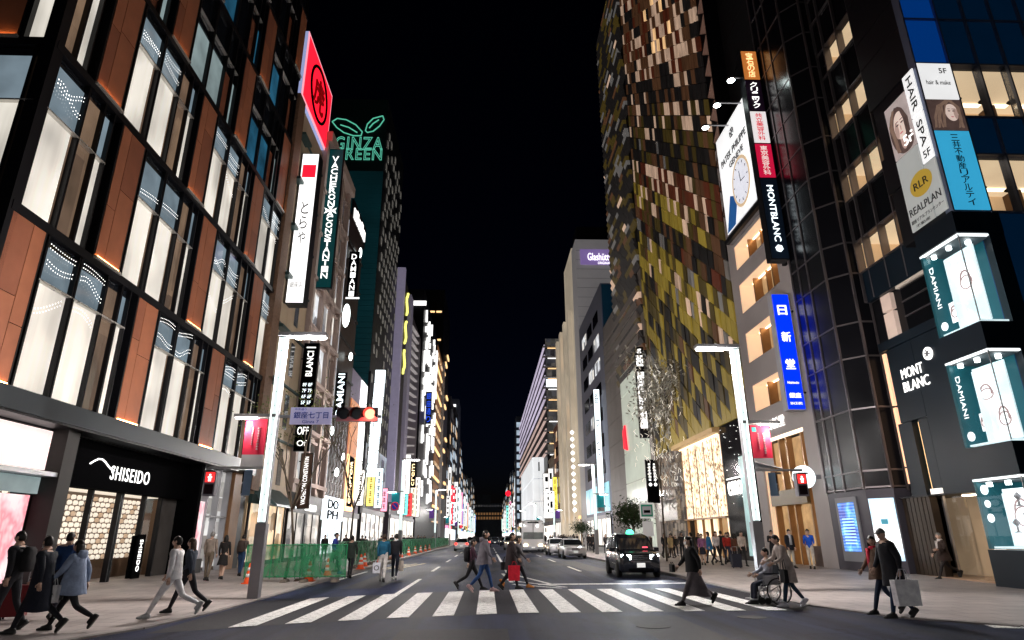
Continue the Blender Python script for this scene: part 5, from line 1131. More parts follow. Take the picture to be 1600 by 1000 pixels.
for k in range(11):
    z = 23.5 + k * 3.1
    fm = MB(); fm.hexa([(XR + .3, 178.5, z), (XR + .3, 330, z), (XR + .3, 330, z + .9), (XR + .3, 178.5, z + .9)], [(XR - .02, 178.5, z + .05), (XR - .02, 330, z + .05), (XR - .05, 330, z + .85), (XR - .05, 178.5, z + .85)])
    part('floor_fin', fm, M_fin if k > 4 else M_finp, b9)
    FS8.bx('slab_edge', b9, M_lgrey, XR - .5, XR + 12, z - .2, z + .12, 0, 1.2); FS8.bx('slab_light', b9, M_gold if k % 3 else M_signw, XR + 1, XR + 8, z - .5, z - .3, .1, .3)
    FS8.bx('floor_glass', b9, M_dimw if k != 6 else M_signwc, XR + .4, XR + 9, z + .2, z + 2.6, .0, .1)
b10 = thing('white_glass_podium', 'white glowing glass podium below the slatted tower', 'building', (14, 215, 0))
M_wg = lit('white_glass', (.95, .98, 1), .82, .2, .12)
for i in range(4):
    for k in range(3): bx('glass_panel', b10, M_wg, 13.3, 13.6, 189 + i * 16, 204.6 + i * 16, 5 + k * 6.3, 11.1 + k * 6.3)
for i in range(2):
    for k in range(3): bx('glass_panel', b10, M_wg, 13.6 + i * 1.6, 15.1 + i * 1.6, 188.7, 189, 5 + k * 6.3, 11.1 + k * 6.3)
bx('core', b10, M_lgrey, 13.7, 18, 189.1, 252, 0, 23.8); bx('shop_band', b10, M_soft, 13.5, 13.65, 190, 252, .5, 4.6)
txt('I', b10, M_blackp, (15.2, 188.6, 21), RX, UP, h=2.6)
# ================================================================ left row beyond the neon tower
M_slat = mat('plum_metal', (.09, .07, .09), .4, .4, .2); M_slatl = lit('slat_light', (.6, .55, .55), .45, .5, .3)
b = thing('slatted_plum_building', 'dark plum building with slanting pale slats and white lit signs', 'building', (XL, 106, 0))
bx('wall', b, M_slat, XL - 14, XL - .1, 91, 121, 0, 39)
FL.bx('edge_fin', b, mat('lilac_fin_metal', (.34, .31, .4), .4, .3, .1, emit=(.33, .3, .42), es=.14), 93.5, 96.5, 6, 38, -.1, 1.2)
for k in range(16):
    z = 14 + k * 1.45; m_ = MB(); m_.hexa([FL.p(103, z, 0), FL.p(113, z + 1.3, 0), FL.p(113, z + 1.55, 0), FL.p(103, z + .25, 0)], [FL.p(103, z, .5), FL.p(113, z + 1.3, .5), FL.p(113, z + 1.55, .5), FL.p(103, z + .25, .5)])
    part('slat', m_, M_slatl, b)
wingrid(b, FL, 97, 120, 5, 13, 4, 2, .8, .7, [M_whitew, M_dimw, M_warmw], 3); shopfront(b, FL, 91.5, 120.5, 4.6, M_soft, M_dark, 6, M_lgrey)
bt, X0, X1, Yb, Z0, Z1 = blade('L', 'white_blade_sign', 'plain white vertical light box beside the slatted plum building', 629, 641, 745, (634, 710), (632, 772), M_signw, M_black, th=.3)
bt, X0, X1, Yb, Z0, Z1 = blade('L', 'bronze_blade_sign', 'black vertical sign with rotated glowing amber letters', 641, 650, 740, (646, 722), (645, 762), M_blackp, M_black, th=.3)
txt('crem', bt, lit('amber_letters', (1, .75, .4), 2.2), ((X0 + X1) / 2, Yb - .05, (Z0 + Z1) / 2), (0, 0, 1), (-1, 0, 0), w=(Z1 - Z0) * .85, h=(X1 - X0) * .5)
b = thing('light_bar_building', 'black building with white light bars and amber floors facing the street', 'building', (XL, 150, 0))
bx('wall', b, M_black, XL - 14, XL - .05, 124, 180, 0, 51)
rg = random.Random(5); lb = MB()
for k in range(120):
    u = rg.uniform(126, 158); z = rg.uniform(8, 46); FL.mb(lb, u, u + .22, z, z + rg.uniform(1.2, 3.0), 0, .4)
part('light_bars', lb, M_signw, b)['kind'] = 'stuff'
FSb = Face('S', 124)
for k in range(9): FSb.bx('light_bar', b, M_signw, XL - 6 + rg.uniform(0, 5), XL - 5.8 + rg.uniform(0, 5), 44 - k * 3, 46 - k * 3, 0, .2)
FSb.bx('crown_light', b, M_signw, XL - 6, XL + .4, 47.4, 48.3, 0, .4)
for k in range(13):
    z = 5 + k * 3.5; FL.bx('floor_window', b, M_gold if k % 2 else M_warmw, 160, 178, z, z + .55, 0, .3); FL.bx('floor_pane', b, lit('amber_dim', (.3, .13, .05), .6, .5, .2), 160, 178, z + .6, z + 2.6, 0, .1)
FL.bx('corner_pole', b, M_lgrey, 179, 180, 0, 50, 0, .8)
bt, X0, X1, Yb, Z0, Z1 = blade('L', 'blue_character_sign', 'deep blue vertical sign made of four round characters', 665, 674, 640, (671, 612), (668, 662), None, M_black, th=.3)
vtxt('銀座通り', bt, lit('deep_blue', (.02, .08, .75), 1.2), ((X0 + X1) / 2, Yb - .05, (Z0 + Z1) / 2), RX, (X1 - X0) * .8, (Z1 - Z0) * .95)
b = thing('dark_roof_tower', 'dark tower with rows of amber roof lights behind the light bars', 'building', (XL - 6, 196, 0))
bx('wall', b, M_black, XL - 22, XL - .2, 182, 212, 0, 74); FSt = Face('S', 182)
for z in (66.5, 57.5): 
    for i in range(6): FSt.bx('roof_light', b, M_gold, XL - 13 + i * 2.1, XL - 11.4 + i * 2.1, z, z + .5, 0, .3)
for k in range(12): FL.bx('floor_light', b, M_gold, 184 + (k % 3) * 8, 190 + (k % 3) * 8, 8 + k * 4.5, 8.7 + k * 4.5, -.1, .3)
# ================================================================ generated far fronts (one thing per building, one per sign)
TINT = [('white', (1, .98, .95)), ('cool white', (.8, .93, 1)), ('pink', (1, .35, .6)), ('red', (1, .05, .08)), ('teal', (.2, .9, .85)), ('yellow', (1, .8, .25)), ('blue', (.15, .35, 1)), ('mint', (.55, 1, .75))]
WALLC = [('grey', (.17, .17, .18)), ('beige', (.26, .22, .17)), ('dark', (.03, .03, .035)), ('brown', (.12, .08, .06)), ('blue-grey', (.1, .12, .16)), ('white', (.4, .4, .42))]
M_sk = [lit('sign_%s' % n.replace(' ', '_') + '_far', c, 1.35, .3, .25) for n, c in TINT]
M_wl = [mat('far_wall_' + n.replace('-', '_'), c, .6, 0, .2, .2) for n, c in WALLC]
WN = [M_dimw, M_dkgl, M_whitew, M_warmw, lit('far_pane_cool', (.6, .75, .9), .8, .5, .3)]
SHOPS = [lit('far_shop_a', (1, .93, .85), 2.2, .5, .4), lit('far_shop_b', (1, .85, .8), 2.0, .5, .5), lit('far_shop_c', (.85, .95, 1), 2.2, .5, .4)]
def far_row(side, y, y_end, seed, hmin, hmax, zone='far'):
    rg = random.Random(seed); F = FL if side < 0 else FRt; n = 0; wall = XL if side < 0 else XR; word = 'left' if side < 0 else 'right'
    while y < y_end:
        w = rg.uniform(9, 17) * (1 + y / 600); h = rg.uniform(hmin, hmax); wi = rg.randrange(6); ti = rg.randrange(8)
        t = thing('shop_building', '%s shop building %s down the %s side, %s of its row' % (WALLC[wi][0], 'far' if zone == 'far' else 'midway', word, ordw(n)), 'building', (wall, y + w / 2, 0), 'far buildings on the %s' % word)
        sx = -1 if side < 0 else 1
        bx('wall', t, M_wl[wi], wall + sx * .05, wall + sx * 14, y, y + w - .2, 0, h)
        nf = max(2, int(h / 5.5))
        wingrid(t, F, y + .6, y + w - .8, 5.5, h - 1, 3, nf, .75, .55, WN, seed + n)
        F.bx('shop_window', t, rg.choice(SHOPS), y + .3, y + w - .5, .4, 4.2, 0, .15); F.bx('fascia', t, M_sk[ti] if rg.random() < .6 else M_dark, y + .2, y + w - .4, 4.3, 5.2, 0, .4)
        F.bx('parapet', t, M_wl[wi], y, y + w - .2, h, h + .8, -.6, .12)
        if rg.random() < .32: F.bx('light_wall', t, M_sk[rg.choice((0, 0, 1, 1, 7, 2))], y + w * .2, y + w * .7, h * .3, h * rg.uniform(.55, .95), 0, .3)
        m = rg.choice((1, 2, 2, 3))
        for k in range(m):
            tj = rg.choice((0, 0, 1, 1, 0, ti, rg.randrange(8))); yy = y + w * (k + .3) / m; z0 = rg.uniform(5, 8); z1 = min(h, z0 + rg.uniform(6, 18)); dw = rg.uniform(1.0, 1.9)
            s_ = thing('blade_sign', '%s vertical sign, %s on the %s %s building on the %s' % (TINT[tj][0], ('first', 'second', 'third')[k], ordw(n), zone, word), 'sign', F.p(yy, z0), 'far blade signs')
            F.bx('casing', s_, M_black, yy, yy + .4, z0, z1, .1, .1 + dw)
            a = F.p(yy, z0 + .1, .15); c = F.p(yy, z1 - .1, .05 + dw); bx('face', s_, M_sk[tj], min(a.x, c.x), max(a.x, c.x), yy - .06, yy - .002, z0 + .1, z1 - .1)
            nb = rg.randrange(3, 7); hh = (z1 - z0 - .4) / nb
            for q in range(nb):
                zz = z0 + .3 + q * hh; bx('glyph', s_, M_blackp if tj not in (3, 6) else M_signw, (a.x + c.x) / 2 - dw * .22, (a.x + c.x) / 2 + dw * .22, yy - .09, yy - .061, zz + hh * .25, zz + hh * .7)
        y += w; n += 1
far_row(-1, 213, 700, 31, 26, 52)
far_row(1, 332, 700, 47, 24, 46)
far_row(1, 158.5, 177, 51, 18, 22, 'middle')
tl = thing('far_tower', 'slim blue-grey tower on the right far beyond the white podium', 'building', (XR, 345, 0))
bx('wall', tl, M_wl[4], XR - 1.5, XR + 10, 333, 350, 0, 62); Ft = Face('S', 333)
for k in range(12): Ft.bx('window_strip', tl, WN[4], XR - 1.2, XR + 1.8, 10 + k * 4.2, 12.6 + k * 4.2, 0, .15)
rd = thing('red_disc_sign', 'round red glowing roof sign far on the right', 'sign', on_y(794, 771, 400)); p = on_y(794, 771, 400); part('disc', MB().tube(p, p + Vector((0, .6, 0)), 1.7, 1.7, 20), M_red, rd); bx('mast', rd, M_dark, p.x + 2, p.x + 3, 400.1, 400.5, 5, p.z)
tl = thing('far_tower', 'dark far tower on the left with a white top light', 'building', (XL, 285, 0))
bx('wall', tl, M_wl[4], XL - 9, XL + .5, 279, 300, 0, 60); Ft = Face('S', 279); Ft.bx('top_light', tl, M_signw, XL - 6, XL - .8, 56, 57.5, 0, .3)
# the block that closes the view
eb = thing('end_building', 'dark office block with amber lit rows closing the end of the street', 'building', (0, 760, 0))
bx('wall', eb, M_wl[4], -26, 26, 760, 790, 0, 38); bx('roof_house', eb, M_wl[4], -12, 4, 762, 780, 38, 48); Fe = Face('S', 760)
for k in range(3):
    for i in range(12): Fe.bx('window', eb, lit('end_amber', (1, .5, .2), .16) if k < 2 else M_dimw, -20 + i * 3.2, -18 + i * 3.2, (20, 25, 34)[k], (23, 27.5, 36)[k], 0, .4)
# ================================================================ lampposts with light columns, banners and signals
M_pole = mat('pole_grey', (.3, .3, .32), .45, .3, .12, 2)
M_ban = mat('banner_crimson', (.5, .015, .05), .7, 0, .12, 3, emit=(.5, .01, .05), es=.12)
M_bantq = mat('banner_turquoise', (.02, .35, .42), .7, 0, .15, 3, emit=(.02, .35, .42), es=.15); M_banp = mat('banner_purple', (.18, .08, .4), .7, 0, .15, 3, emit=(.18, .08, .4), es=.15)
def glow(name, loc, power, parent, col_=(1, .93, .86), size=.25):
    ld = bpy.data.lights.new(name, 'POINT'); ld.energy = power; ld.color = col_; ld.shadow_soft_size = size
    o = link(bpy.data.objects.new(name, ld), parent); o.location = Vector(loc) - origin(parent); return o
def beam(parent, loc, power):
    ld = bpy.data.lights.new('headlight_beam', 'SPOT'); ld.energy = power; ld.color = (.88, .95, 1); ld.spot_size = R_(75); ld.spot_blend = .6; ld.shadow_soft_size = .06
    o = link(bpy.data.objects.new('headlight_beam', ld), parent); o.location = loc; o.rotation_euler = (R_(-82) + math.pi, 0, 0); o.rotation_euler = (R_(82), 0, R_(180)); return o
def lamppost(x, y, s, label, banner, power, text=None, simple=False):
    """s = +1: head over the road lies towards +X"""
    z0 = sidewalk_z(y); t = thing('lamppost', label, 'lamppost', (x, y, z0), 'street lampposts')
    bx('foot', t, M_pole, x - .15, x + .15, y - .13, y + .13, z0, z0 + 2.0)
    bx('column', t, M_pole, x - .12, x + .12, y - .1, y + .1, z0 + 2.0, 7.75)
    bx('light_strip', t, M_led, x - .11, x + .11, y - .125, y - .102, z0 + 2.05, 7.7); bx('light_strip', t, M_led, x - .11, x + .11, y + .102, y + .125, z0 + 2.05, 7.7)
    if not simple:
        for k in range(12): bx('rivet', t, M_pole, x - .015, x + .015, y - .135, y - .126, 2.4 + k * .44, 2.43 + k * .44)
        bx('edge_light', t, lit('led_edge', (.9, 1, .98), 2.2), x - .108, x - .07, y - .132, y - .1255, z0 + 2.05, 7.7); bx('edge_light', t, lit('led_edge', (.9, 1, .98), 2.2), x + .07, x + .108, y - .132, y - .1255, z0 + 2.05, 7.7)
    xa, xb = (x - .14, x + 1.35) if s > 0 else (x - 1.35, x + .14)
    bx('head_arm', t, M_pole, xa, xb, y - .17, y + .17, 7.75, 7.87)
    la, lb_ = (x + .35, x + 1.3) if s > 0 else (x - 1.3, x - .35)
    bx('head_lamp', t, M_lamp, la, lb_, y - .12, y + .12, 7.70, 7.748)
    xa, xb = (x - 1.2, x + .1) if s > 0 else (x - .1, x + 1.2)
    bx('path_arm', t, M_pole, xa, xb, y - .13, y + .13, 5.14, 5.24); bx('path_lamp', t, M_lamp, x - 1.15 if s > 0 else x + .5, x - .5 if s > 0 else x + 1.15, y - .08, y + .08, 5.1, 5.138)
    gx = (la + lb_) / 2; glow('head_light', (gx, y, 7.35), power, t, (1, .95, .92)); 
    if not simple: glow('path_light', (x - s * .85, y, 4.85), power * .18, t, (1, .88, .76))
    if banner is not None:
        bxa, bxb = (x - .85, x - .2) if s > 0 else (x + .2, x + .85)
        b = thing('street_banner', label.replace('lamppost', 'banner on lamppost') if 0 else ('%s street banner hanging from %s' % banner[1:]), 'banner', ((bxa + bxb) / 2, y, 3.7), 'street banners')
        bx('cloth', b, banner[0], bxa, bxb, y - .012, y + .012, 4.02, 5.1); bx('hem', b, M_lgrey, bxa, bxb, y - .012, y + .012, 3.68, 4.018)
        bx('rod', b, M_steel, bxa - .02, bxb + .05, y - .02, y + .02, 5.1, 5.13)
        if not simple:
            blocks(b, M_lgrey, (bxa + bxb) / 2 + .1, y - .013, 4.15, 4.85, .09, 9, 3); blocks(b, M_lgrey, (bxa + bxb) / 2 - .08, y - .013, 4.3, 4.85, .05, 10, 5); bx('crest', b, lit('crest_teal', (.1, .5, .5), .5), bxa + .06, bxa + .2, y - .016, y - .0121, 4.88, 5.03)
    return t
LX, LY = -6.55, 19.55; RX2, RY = 8.5, 20.6
lp1 = lamppost(LX, LY, 1, 'tall lamppost with bright light column on the left corner', (M_ban, 'crimson', 'the left corner lamppost'), 2200)
lp2 = lamppost(RX2, RY, -1, 'tall lamppost with bright light column on the right corner', (M_ban, 'crimson', 'the right corner lamppost'), 2600)
rowL = [(54, M_bantq, 'turquoise'), (90, M_banp, 'purple'), (126, M_bantq, 'teal'), (162, M_banp, 'violet')]
for i, (y, m, c) in enumerate(rowL): lamppost(-7.0, y, 1, 'lamppost with %s banner, %s beyond the left corner' % (c, ORD[i]), (m, c, 'the %s lamppost up the left pavement' % ORD[i]), 3200 if i == 0 else 2200, simple=True)
rowR = [(58, M_bantq, 'turquoise'), (94, M_banp, 'purple'), (130, M_bantq, 'teal'), (166, M_banp, 'violet')]
for i, (y, m, c) in enumerate(rowR): lamppost(9.6, y, -1, 'lamppost with %s banner, %s beyond the right corner' % (c, ORD[i]), (m, c, 'the %s lamppost up the right pavement' % ORD[i]), 3200 if i == 0 else 2200, simple=True)
# the other two corners of the crossing, just behind the viewer
lamppost(-8.2, -4.5, 1, 'lamppost on the near left corner of the crossing', None, 900, simple=True); lamppost(9.6, -4.5, -1, 'lamppost on the near right corner of the crossing', None, 900, simple=True)
# signal arm, street name, traffic light
bx('signal_arm', lp1, M_pole, LX + .12, -3.3, LY - .04, LY + .04, 5.14, 5.22)
sn = thing('street_name_sign', 'pale lilac street name board with blue Japanese characters on signal arm', 'sign', (-5.4, LY, 4.9))
bx('board', sn, mat('sign_board', (.62, .6, .8), .5, 0, .05, emit=(.55, .52, .85), es=.3), -6.05, -4.8, LY - .12, LY - .06, 4.92, 5.44); M_blue = mat('blue_print', (.02, .06, .45), .5, 0, 0)
txt('銀座七丁目', sn, M_blue, (-5.42, LY - .125, 5.2), RX, UP, w=1.05, h=.21, bold=.01); txt('Ginza 7', sn, M_blue, (-5.42, LY - .125, 5.0), RX, UP, w=.5, h=.1); txt('中央通り', sn, M_blue, (-5.75, LY - .125, 5.38), RX, UP, w=.35, h=.07)
bx('clamp', sn, M_steel, -5.5, -5.34, LY - .06, LY + .06, 5.1, 5.3)
ts = thing('traffic_signal', 'horizontal traffic light with red lit above the left kerb', 'traffic light', (-4.0, LY, 5.0))
hs = MB(); n_ = 8
ring = lambda xx: [Vector((xx, LY - .16 + .1 * math.cos(a) * 1.2, 5.22 + .24 * math.sin(a))) for a in [2 * math.pi * i / 14 for i in range(14)]]
hs.box(-4.62, -3.38, LY - .24, LY - .06, 5.0, 5.42); part('housing', hs, mat('signal_housing', (.45, .32, .36), .4, .1, .1), ts)  # reddish base colour imitates glow from the red lamp
for k, xx in enumerate((-4.4, -4.0, -3.6)):
    m_ = M_red if 0 else (lit('red_lamp', (1, .1, .06), 9) if k == 2 else mat('dark_lens', (.05, .008, .012) if k == 1 else (.012, .02, .03), .15))
    part('lens', MB().tube((xx, LY - .26, 5.21), (xx, LY - .242, 5.21), .16, .16, 20), m_, ts); vs = MB()
    for i in range(11):
        a0, a1 = math.pi * (i / 11 * 1.3 - .15), math.pi * ((i + 1) / 11 * 1.3 - .15)
        q = lambda a, d, r: Vector((xx + r * math.cos(a), LY - .242 - d, 5.21 + r * math.sin(a)))
        vs.hexa([q(a0, 0, .175), q(a1, 0, .175), q(a1, .22, .175), q(a0, .22, .175)], [q(a0, 0, .185), q(a1, 0, .185), q(a1, .22, .185), q(a0, .22, .185)])
    part('visor', vs, M_dark, ts)
glow('red_glow', (-3.6, LY - .5, 5.2), 45, ts, (1, .08, .05), .1)
def ped_signal(x, y, z, label, lit_=True, rz=0.0):
    t = thing('pedestrian_signal', label, 'traffic light', (x, y, z), 'pedestrian signals', rz)
    L = lambda nm, mb, m: part(nm, mb, m, t, local=True)
    L('housing', MB().box(-.17, .17, -.1, .12, -.36, .36), mat('signal_grey', (.2, .2, .24), .5, .2, .1) if lit_ else mat('signal_blue_grey', (.16, .24, .36), .5, .2, .1))
    L('upper_lens', MB().box(-.13, .13, -.115, -.102, .03, .31), lit('ped_red', (1, .03, .03), 1.6) if lit_ else M_blackp); L('lower_lens', MB().box(-.13, .13, -.115, -.102, -.31, -.03), mat('dark_lens_g', (.02, .012, .015), .2))
    if lit_:
        f = MB(); f.box(-.035, .035, -.125, -.116, .12, .2); f.box(-.06, .06, -.125, -.116, .15, .19); f.box(-.04, -.008, -.125, -.116, .05, .12); f.box(.008, .04, -.125, -.116, .05, .12); f.tube((0, -.125, .235), (0, -.116, .235), .03, .03, 10)
        L('standing_figure', f, lit('figure_white', (1, .9, .85), 2.0))
    L('hood', MB().box(-.17, .17, -.25, -.1, .32, .36), M_dark); return t
bx('crossing_arm', lp1, M_pole, LX - 1.75, LX - .12, LY - .035, LY + .035, 3.6, 3.67); bx('crossing_arm', lp2, M_pole, RX2 + .12, RX2 + 1.75, RY - .035, RY + .035, 3.6, 3.67)
ped_signal(-8.2, LY, 3.18, 'pedestrian signal with red standing figure left of the corner lamppost'); ped_signal(-7.2, LY + .1, 3.2, 'blue-grey unlit signal box turned away beside the left lamppost', False, R_(-65))
ped_signal(10.15, RY, 3.18, 'pedestrian signal with red standing figure right of the corner lamppost'); ped_signal(9.3, RY + .1, 3.2, 'unlit signal box turned away beside the right lamppost', False, R_(60))
cb = MB(); cb.tube((RX2 + .2, RY, 3.9), (RX2 + 1.1, RY, 3.68), .03); part('stay', cb, M_pole, lp2)
np_ = thing('no_parking_sign', 'round blue no-parking sign with red ring on second left lamppost', 'sign', (-7.35, 53.8, 4))
c = on_y(617, 791, 53.8); part('disc', MB().tube(c, c + Vector((0, .03, 0)), .33, .33, 20), mat('np_blue', (.02, .05, .4), .5, 0, 0, emit=(.02, .06, .5), es=.3), np_)
rr = MB(); rr.path([c + Vector((.3 * math.cos(a), -.02, .3 * math.sin(a))) for a in [2 * math.pi * i / 18 for i in range(19)]], .045, 5); rr.tube(c + Vector((-.2, -.02, .2)), c + Vector((.2, -.02, -.2)), .035); part('red_ring', rr, mat('np_red', (.6, .02, .03), .5, 0, 0, emit=(.6, .02, .02), es=.3), np_); bx('clamp', np_, M_pole, c.x, -7.1, 53.82, 53.88, c.z - .03, c.z + .03)
# bus stop sign by the taxi
bs = on_x(1014, 850, 9.0); bs.z = sidewalk_z(bs.y); st_ = thing('taxi_stand_sign', 'white stop sign with green frame on a post behind the black taxi', 'sign', bs)
part('post', MB().tube(bs, bs + UP * 3.4, .045, .045, 8), M_lgrey, st_)
bx('panel', st_, mat('stop_white', (.75, .75, .72), .5, 0, .05, emit=(.6, .62, .6), es=.25), bs.x - .4, bs.x + .4, bs.y - .06, bs.y - .047, 2.55, 3.4); bx('green_frame', st_, mat('stop_green', (.02, .25, .15), .5), bs.x - .33, bs.x + .33, bs.y - .075, bs.y - .0605, 2.65, 3.3); bx('picture', st_, M_lgrey, bs.x - .25, bs.x + .25, bs.y - .09, bs.y - .0755, 2.75, 3.2)
bx('taxi_print', st_, M_blackp, bs.x - .18, bs.x + .18, bs.y - .1, bs.y - .0905, 2.85, 3.0); bx('timetable', st_, M_white, bs.x - .3, bs.x + .3, bs.y - .06, bs.y - .047, 1.6, 2.4)
# ================================================================ green mesh barriers and cones
def net_mat():
    m, t, b = node_mat('green_net'); b.inputs['Base Color'].default_value = (.008, .17, .065, 1); b.inputs['Roughness'].default_value = .6
    tr = t.nodes.new('ShaderNodeBsdfTransparent'); mx = t.nodes.new('ShaderNodeMixShader'); f = noise(t, wpos(t, (1, 1, .6)), 3.5, 4)
    mr = t.nodes.new('ShaderNodeMapRange'); mr.inputs['From Min'].default_value = .3; mr.inputs['From Max'].default_value = .7; mr.inputs['To Min'].default_value = .45; mr.inputs['To Max'].default_value = .98; t.links.new(f, mr.inputs[0])
    t.links.new(mr.outputs[0], mx.inputs[0]); t.links.new(tr.outputs[0], mx.inputs[1]); t.links.new(b.outputs[0], mx.inputs[2]); t.links.new(mx.outputs[0], t.nodes['Material Output'].inputs['Surface']); return m
M_net = net_mat(); M_gpost = mat('green_tube', (.015, .2, .08), .4, 0, .1); M_foot = mat('rubber_foot', (.12, .1, .08), .8)
W = 1.85
fr_ = MB(); 
for (a, b_) in (((0, 0, .12), (0, 0, 1.3)), ((W, 0, .12), (W, 0, 1.3)), ((0, 0, 1.3), (W, 0, 1.3)), ((0, 0, .2), (W, 0, .2)), ((W / 2, 0, .12), (W / 2, 0, 1.3))): fr_.tube(a, b_, .02, .02, 5)
nt_ = MB(); NX, NZ = 16, 6; rg = random.Random(4)
vs = [(W * i / NX, .05 * math.sin(i * 1.7) + rg.uniform(-.025, .025), .16 + 1.16 * j / NZ + (.03 * math.sin(i * .9) if j == NZ else 0)) for i in range(NX + 1) for j in range(NZ + 1)]
nt_.add(vs, [(i * (NZ + 1) + j, (i + 1) * (NZ + 1) + j, (i + 1) * (NZ + 1) + j + 1, i * (NZ + 1) + j + 1) for i in range(NX) for j in range(NZ)])
me_f, me_n = mesh_of(fr_, M_gpost, name='frame'), mesh_of(nt_, M_net, name='net', smooth=True)
me_ft = mesh_of(MB().hexa([(-.3, -.12, 0), (.3, -.12, 0), (.3, .12, 0), (-.3, .12, 0)], [(-.22, -.08, .1), (.22, -.08, .1), (.22, .08, .1), (-.22, .08, .1)]), M_foot, name='foot_block')
spots = [(-8.95, 25.4, 0), (-8.95 + W, 25.4, 0), (-6.95, 25.55, 90)] + [(-6.95, 31.5 + k * 1.95, 90) for k in range(46)]
for i, (x, y, a) in enumerate(spots):
    t = thing('mesh_barrier', 'green net barrier panel, %s from the left corner lamppost' % ordw(i), 'barrier', (x, y, sidewalk_z(y)), 'green net barriers along the kerb', R_(a))
    for nm, me in (('frame', me_f), ('net', me_n)): link(bpy.data.objects.new(nm, me), t)
    for xx in (.35, W - .35): o = link(bpy.data.objects.new('foot_block', me_ft), t); o.location = (xx, 0, 0); o.rotation_euler.z = R_(90)
M_cone = mat('cone_orange', (.75, .09, .02), .5, 0, .08, emit=(.6, .07, .015), es=.06); M_cband = mat('cone_white', (.8, .8, .78), .4, 0, .05)
me_c = mesh_of(MB().lathe([(.175, .03), (.17, .05), (.04, .68), (.02, .7)], (0, 0, 0), 14), M_cone, name='cone_body', smooth=True); me_b = mesh_of(MB().box(-.2, .2, -.2, .2, 0, .035), M_cone, name='base')
cb_ = MB(); cb_.lathe([(.137, .22), (.112, .34)], (0, 0, 0), 14); cb_.lathe([(.093, .44), (.071, .55)], (0, 0, 0), 14); me_w = mesh_of(cb_, M_cband, name='reflective_bands', smooth=True)
cones = [gp(388, 912), gp(482, 912), gp(511, 905), gp(563, 893)] + [Vector((-6.75, 37.5 + k * 5.2, 0)) for k in range(9)]
for i, p in enumerate(cones):
    t = thing('traffic_cone', 'orange traffic cone with white bands, %s from the left corner' % ordw(i), 'traffic cone', (p.x, p.y, sidewalk_z(p.y)), 'cones along the barriers')
    for nm, me in (('base', me_b), ('cone_body', me_c), ('reflective_bands', me_w)): link(bpy.data.objects.new(nm, me), t)
# ================================================================ trees
M_bark = mat('bark', (.09, .07, .05), .8, 0, .3, 4, .6, 20); M_leafd = mat('leaf_dark', (.03, .06, .02), .6, 0, .4, 2); M_leafo = mat('leaf_olive', (.09, .11, .03), .6, 0, .4, 2); M_leafs = mat('leaf_lamplit', (.72, .68, .6), .3, .2, .5, 3)  # palest leaf colour imitates lamplight on the leaves
def tree(label, base, h, spread, nleaf, m_leaf, ls=.09, seed=1, levels=4, trunk_r=.09, clump=None):
    rg = random.Random(seed); t = thing('street_tree', label, 'tree', base, 'street trees'); tr = MB(); tips = []
    def grow(p, d, L, r, lv):
        q = p + d * L; mid = p + d * L * .5 + Vector((rg.uniform(-1, 1), rg.uniform(-1, 1), 0)) * L * .06
        tr.path([p, mid, q], [r, r * .85, r * .7], 6 if lv < 2 else 4)
        if lv >= levels: tips.append(q); return
        tips.append(q) if lv > 1 else None
        for k in range(rg.choice((2, 3)) if lv > 0 else 4):
            a = rg.uniform(0, 6.28); nd = (d * 1.0 + Vector((math.cos(a), math.sin(a), rg.uniform(-.1, .5))) * spread * rg.uniform(.5, 1)).normalized(); grow(q, nd, L * rg.uniform(.55, .8), r * .62, lv + 1)
    b = Vector(base); grow(b, Vector((0, 0, 1)), h * .36, trunk_r, 0); part('trunk', tr, M_bark, t, True)
    if nleaf:
        lf = MB()
        for k in range(nleaf):
            c = rg.choice(tips) + Vector((rg.gauss(0, 1), rg.gauss(0, 1), rg.gauss(0, .8))) * (clump or h * .07); a = Vector((rg.uniform(-1, 1), rg.uniform(-1, 1), rg.uniform(-1, 1))).normalized() * ls; u = a.orthogonal().normalized() * ls * .45
            lf.add([c - a, c + u, c + a, c - u], [(0, 1, 2, 3)])
        part('crown', lf, m_leaf, t)
    return t
p = on_x(447, 885, -7.7); tree('bare young street tree behind the green barrier beside left lamppost', (p.x, p.y, .1), 7.2, .5, 500, M_leafo, .06, 2, 4, .07)
p = on_x(548, 860, -7.6); tree('bare slender street tree before the orange-lit building', (p.x, p.y, .1), 8.5, .45, 120, M_leafo, .06, 8, 4, .07)
p = on_x(988, 850, 10.3); tree('dark leafy round tree behind the black taxi', (p.x, p.y, .12), 3.7, .75, 2200, M_leafd, .11, 5, 3, .08, .4)
p = on_x(1040, 850, 11.2); silver = tree('tall tree with silvery sparkling leaves before the tile tower', (p.x, p.y, .12), 12.0, .17, 1100, M_leafs, .17, 11, 4, .06, .5)
fq = random.Random(9); fm_ = MB(); fp = Vector((p.x, p.y, 0))
for k in range(170):
    a = fq.uniform(0, 6.28); r = fq.uniform(.2, 1.7); z = fq.uniform(4.5, 12.5); c = fp + Vector((r * math.cos(a), r * math.sin(a), z)); fm_.path([c, c + Vector((fq.uniform(-.12, .12), fq.uniform(-.12, .12), .12)), c + Vector((fq.uniform(-.15, .15), fq.uniform(-.1, .1), .26))], .014, 4)
fl_ = part('sparkle_strips', fm_, lit('sparkle_strip', (1, .92, .8), 1.0), silver); fl_['kind'] = 'stuff'  # loose glowing strips added to give the crown its sparkle
p = on_x(912, 845, 10.8); tree('small dark leafy tree beside the second right lamppost', (p.x, p.y, .12), 3.0, .65, 1100, M_leafd, .1, 6, 3, .07, .35)
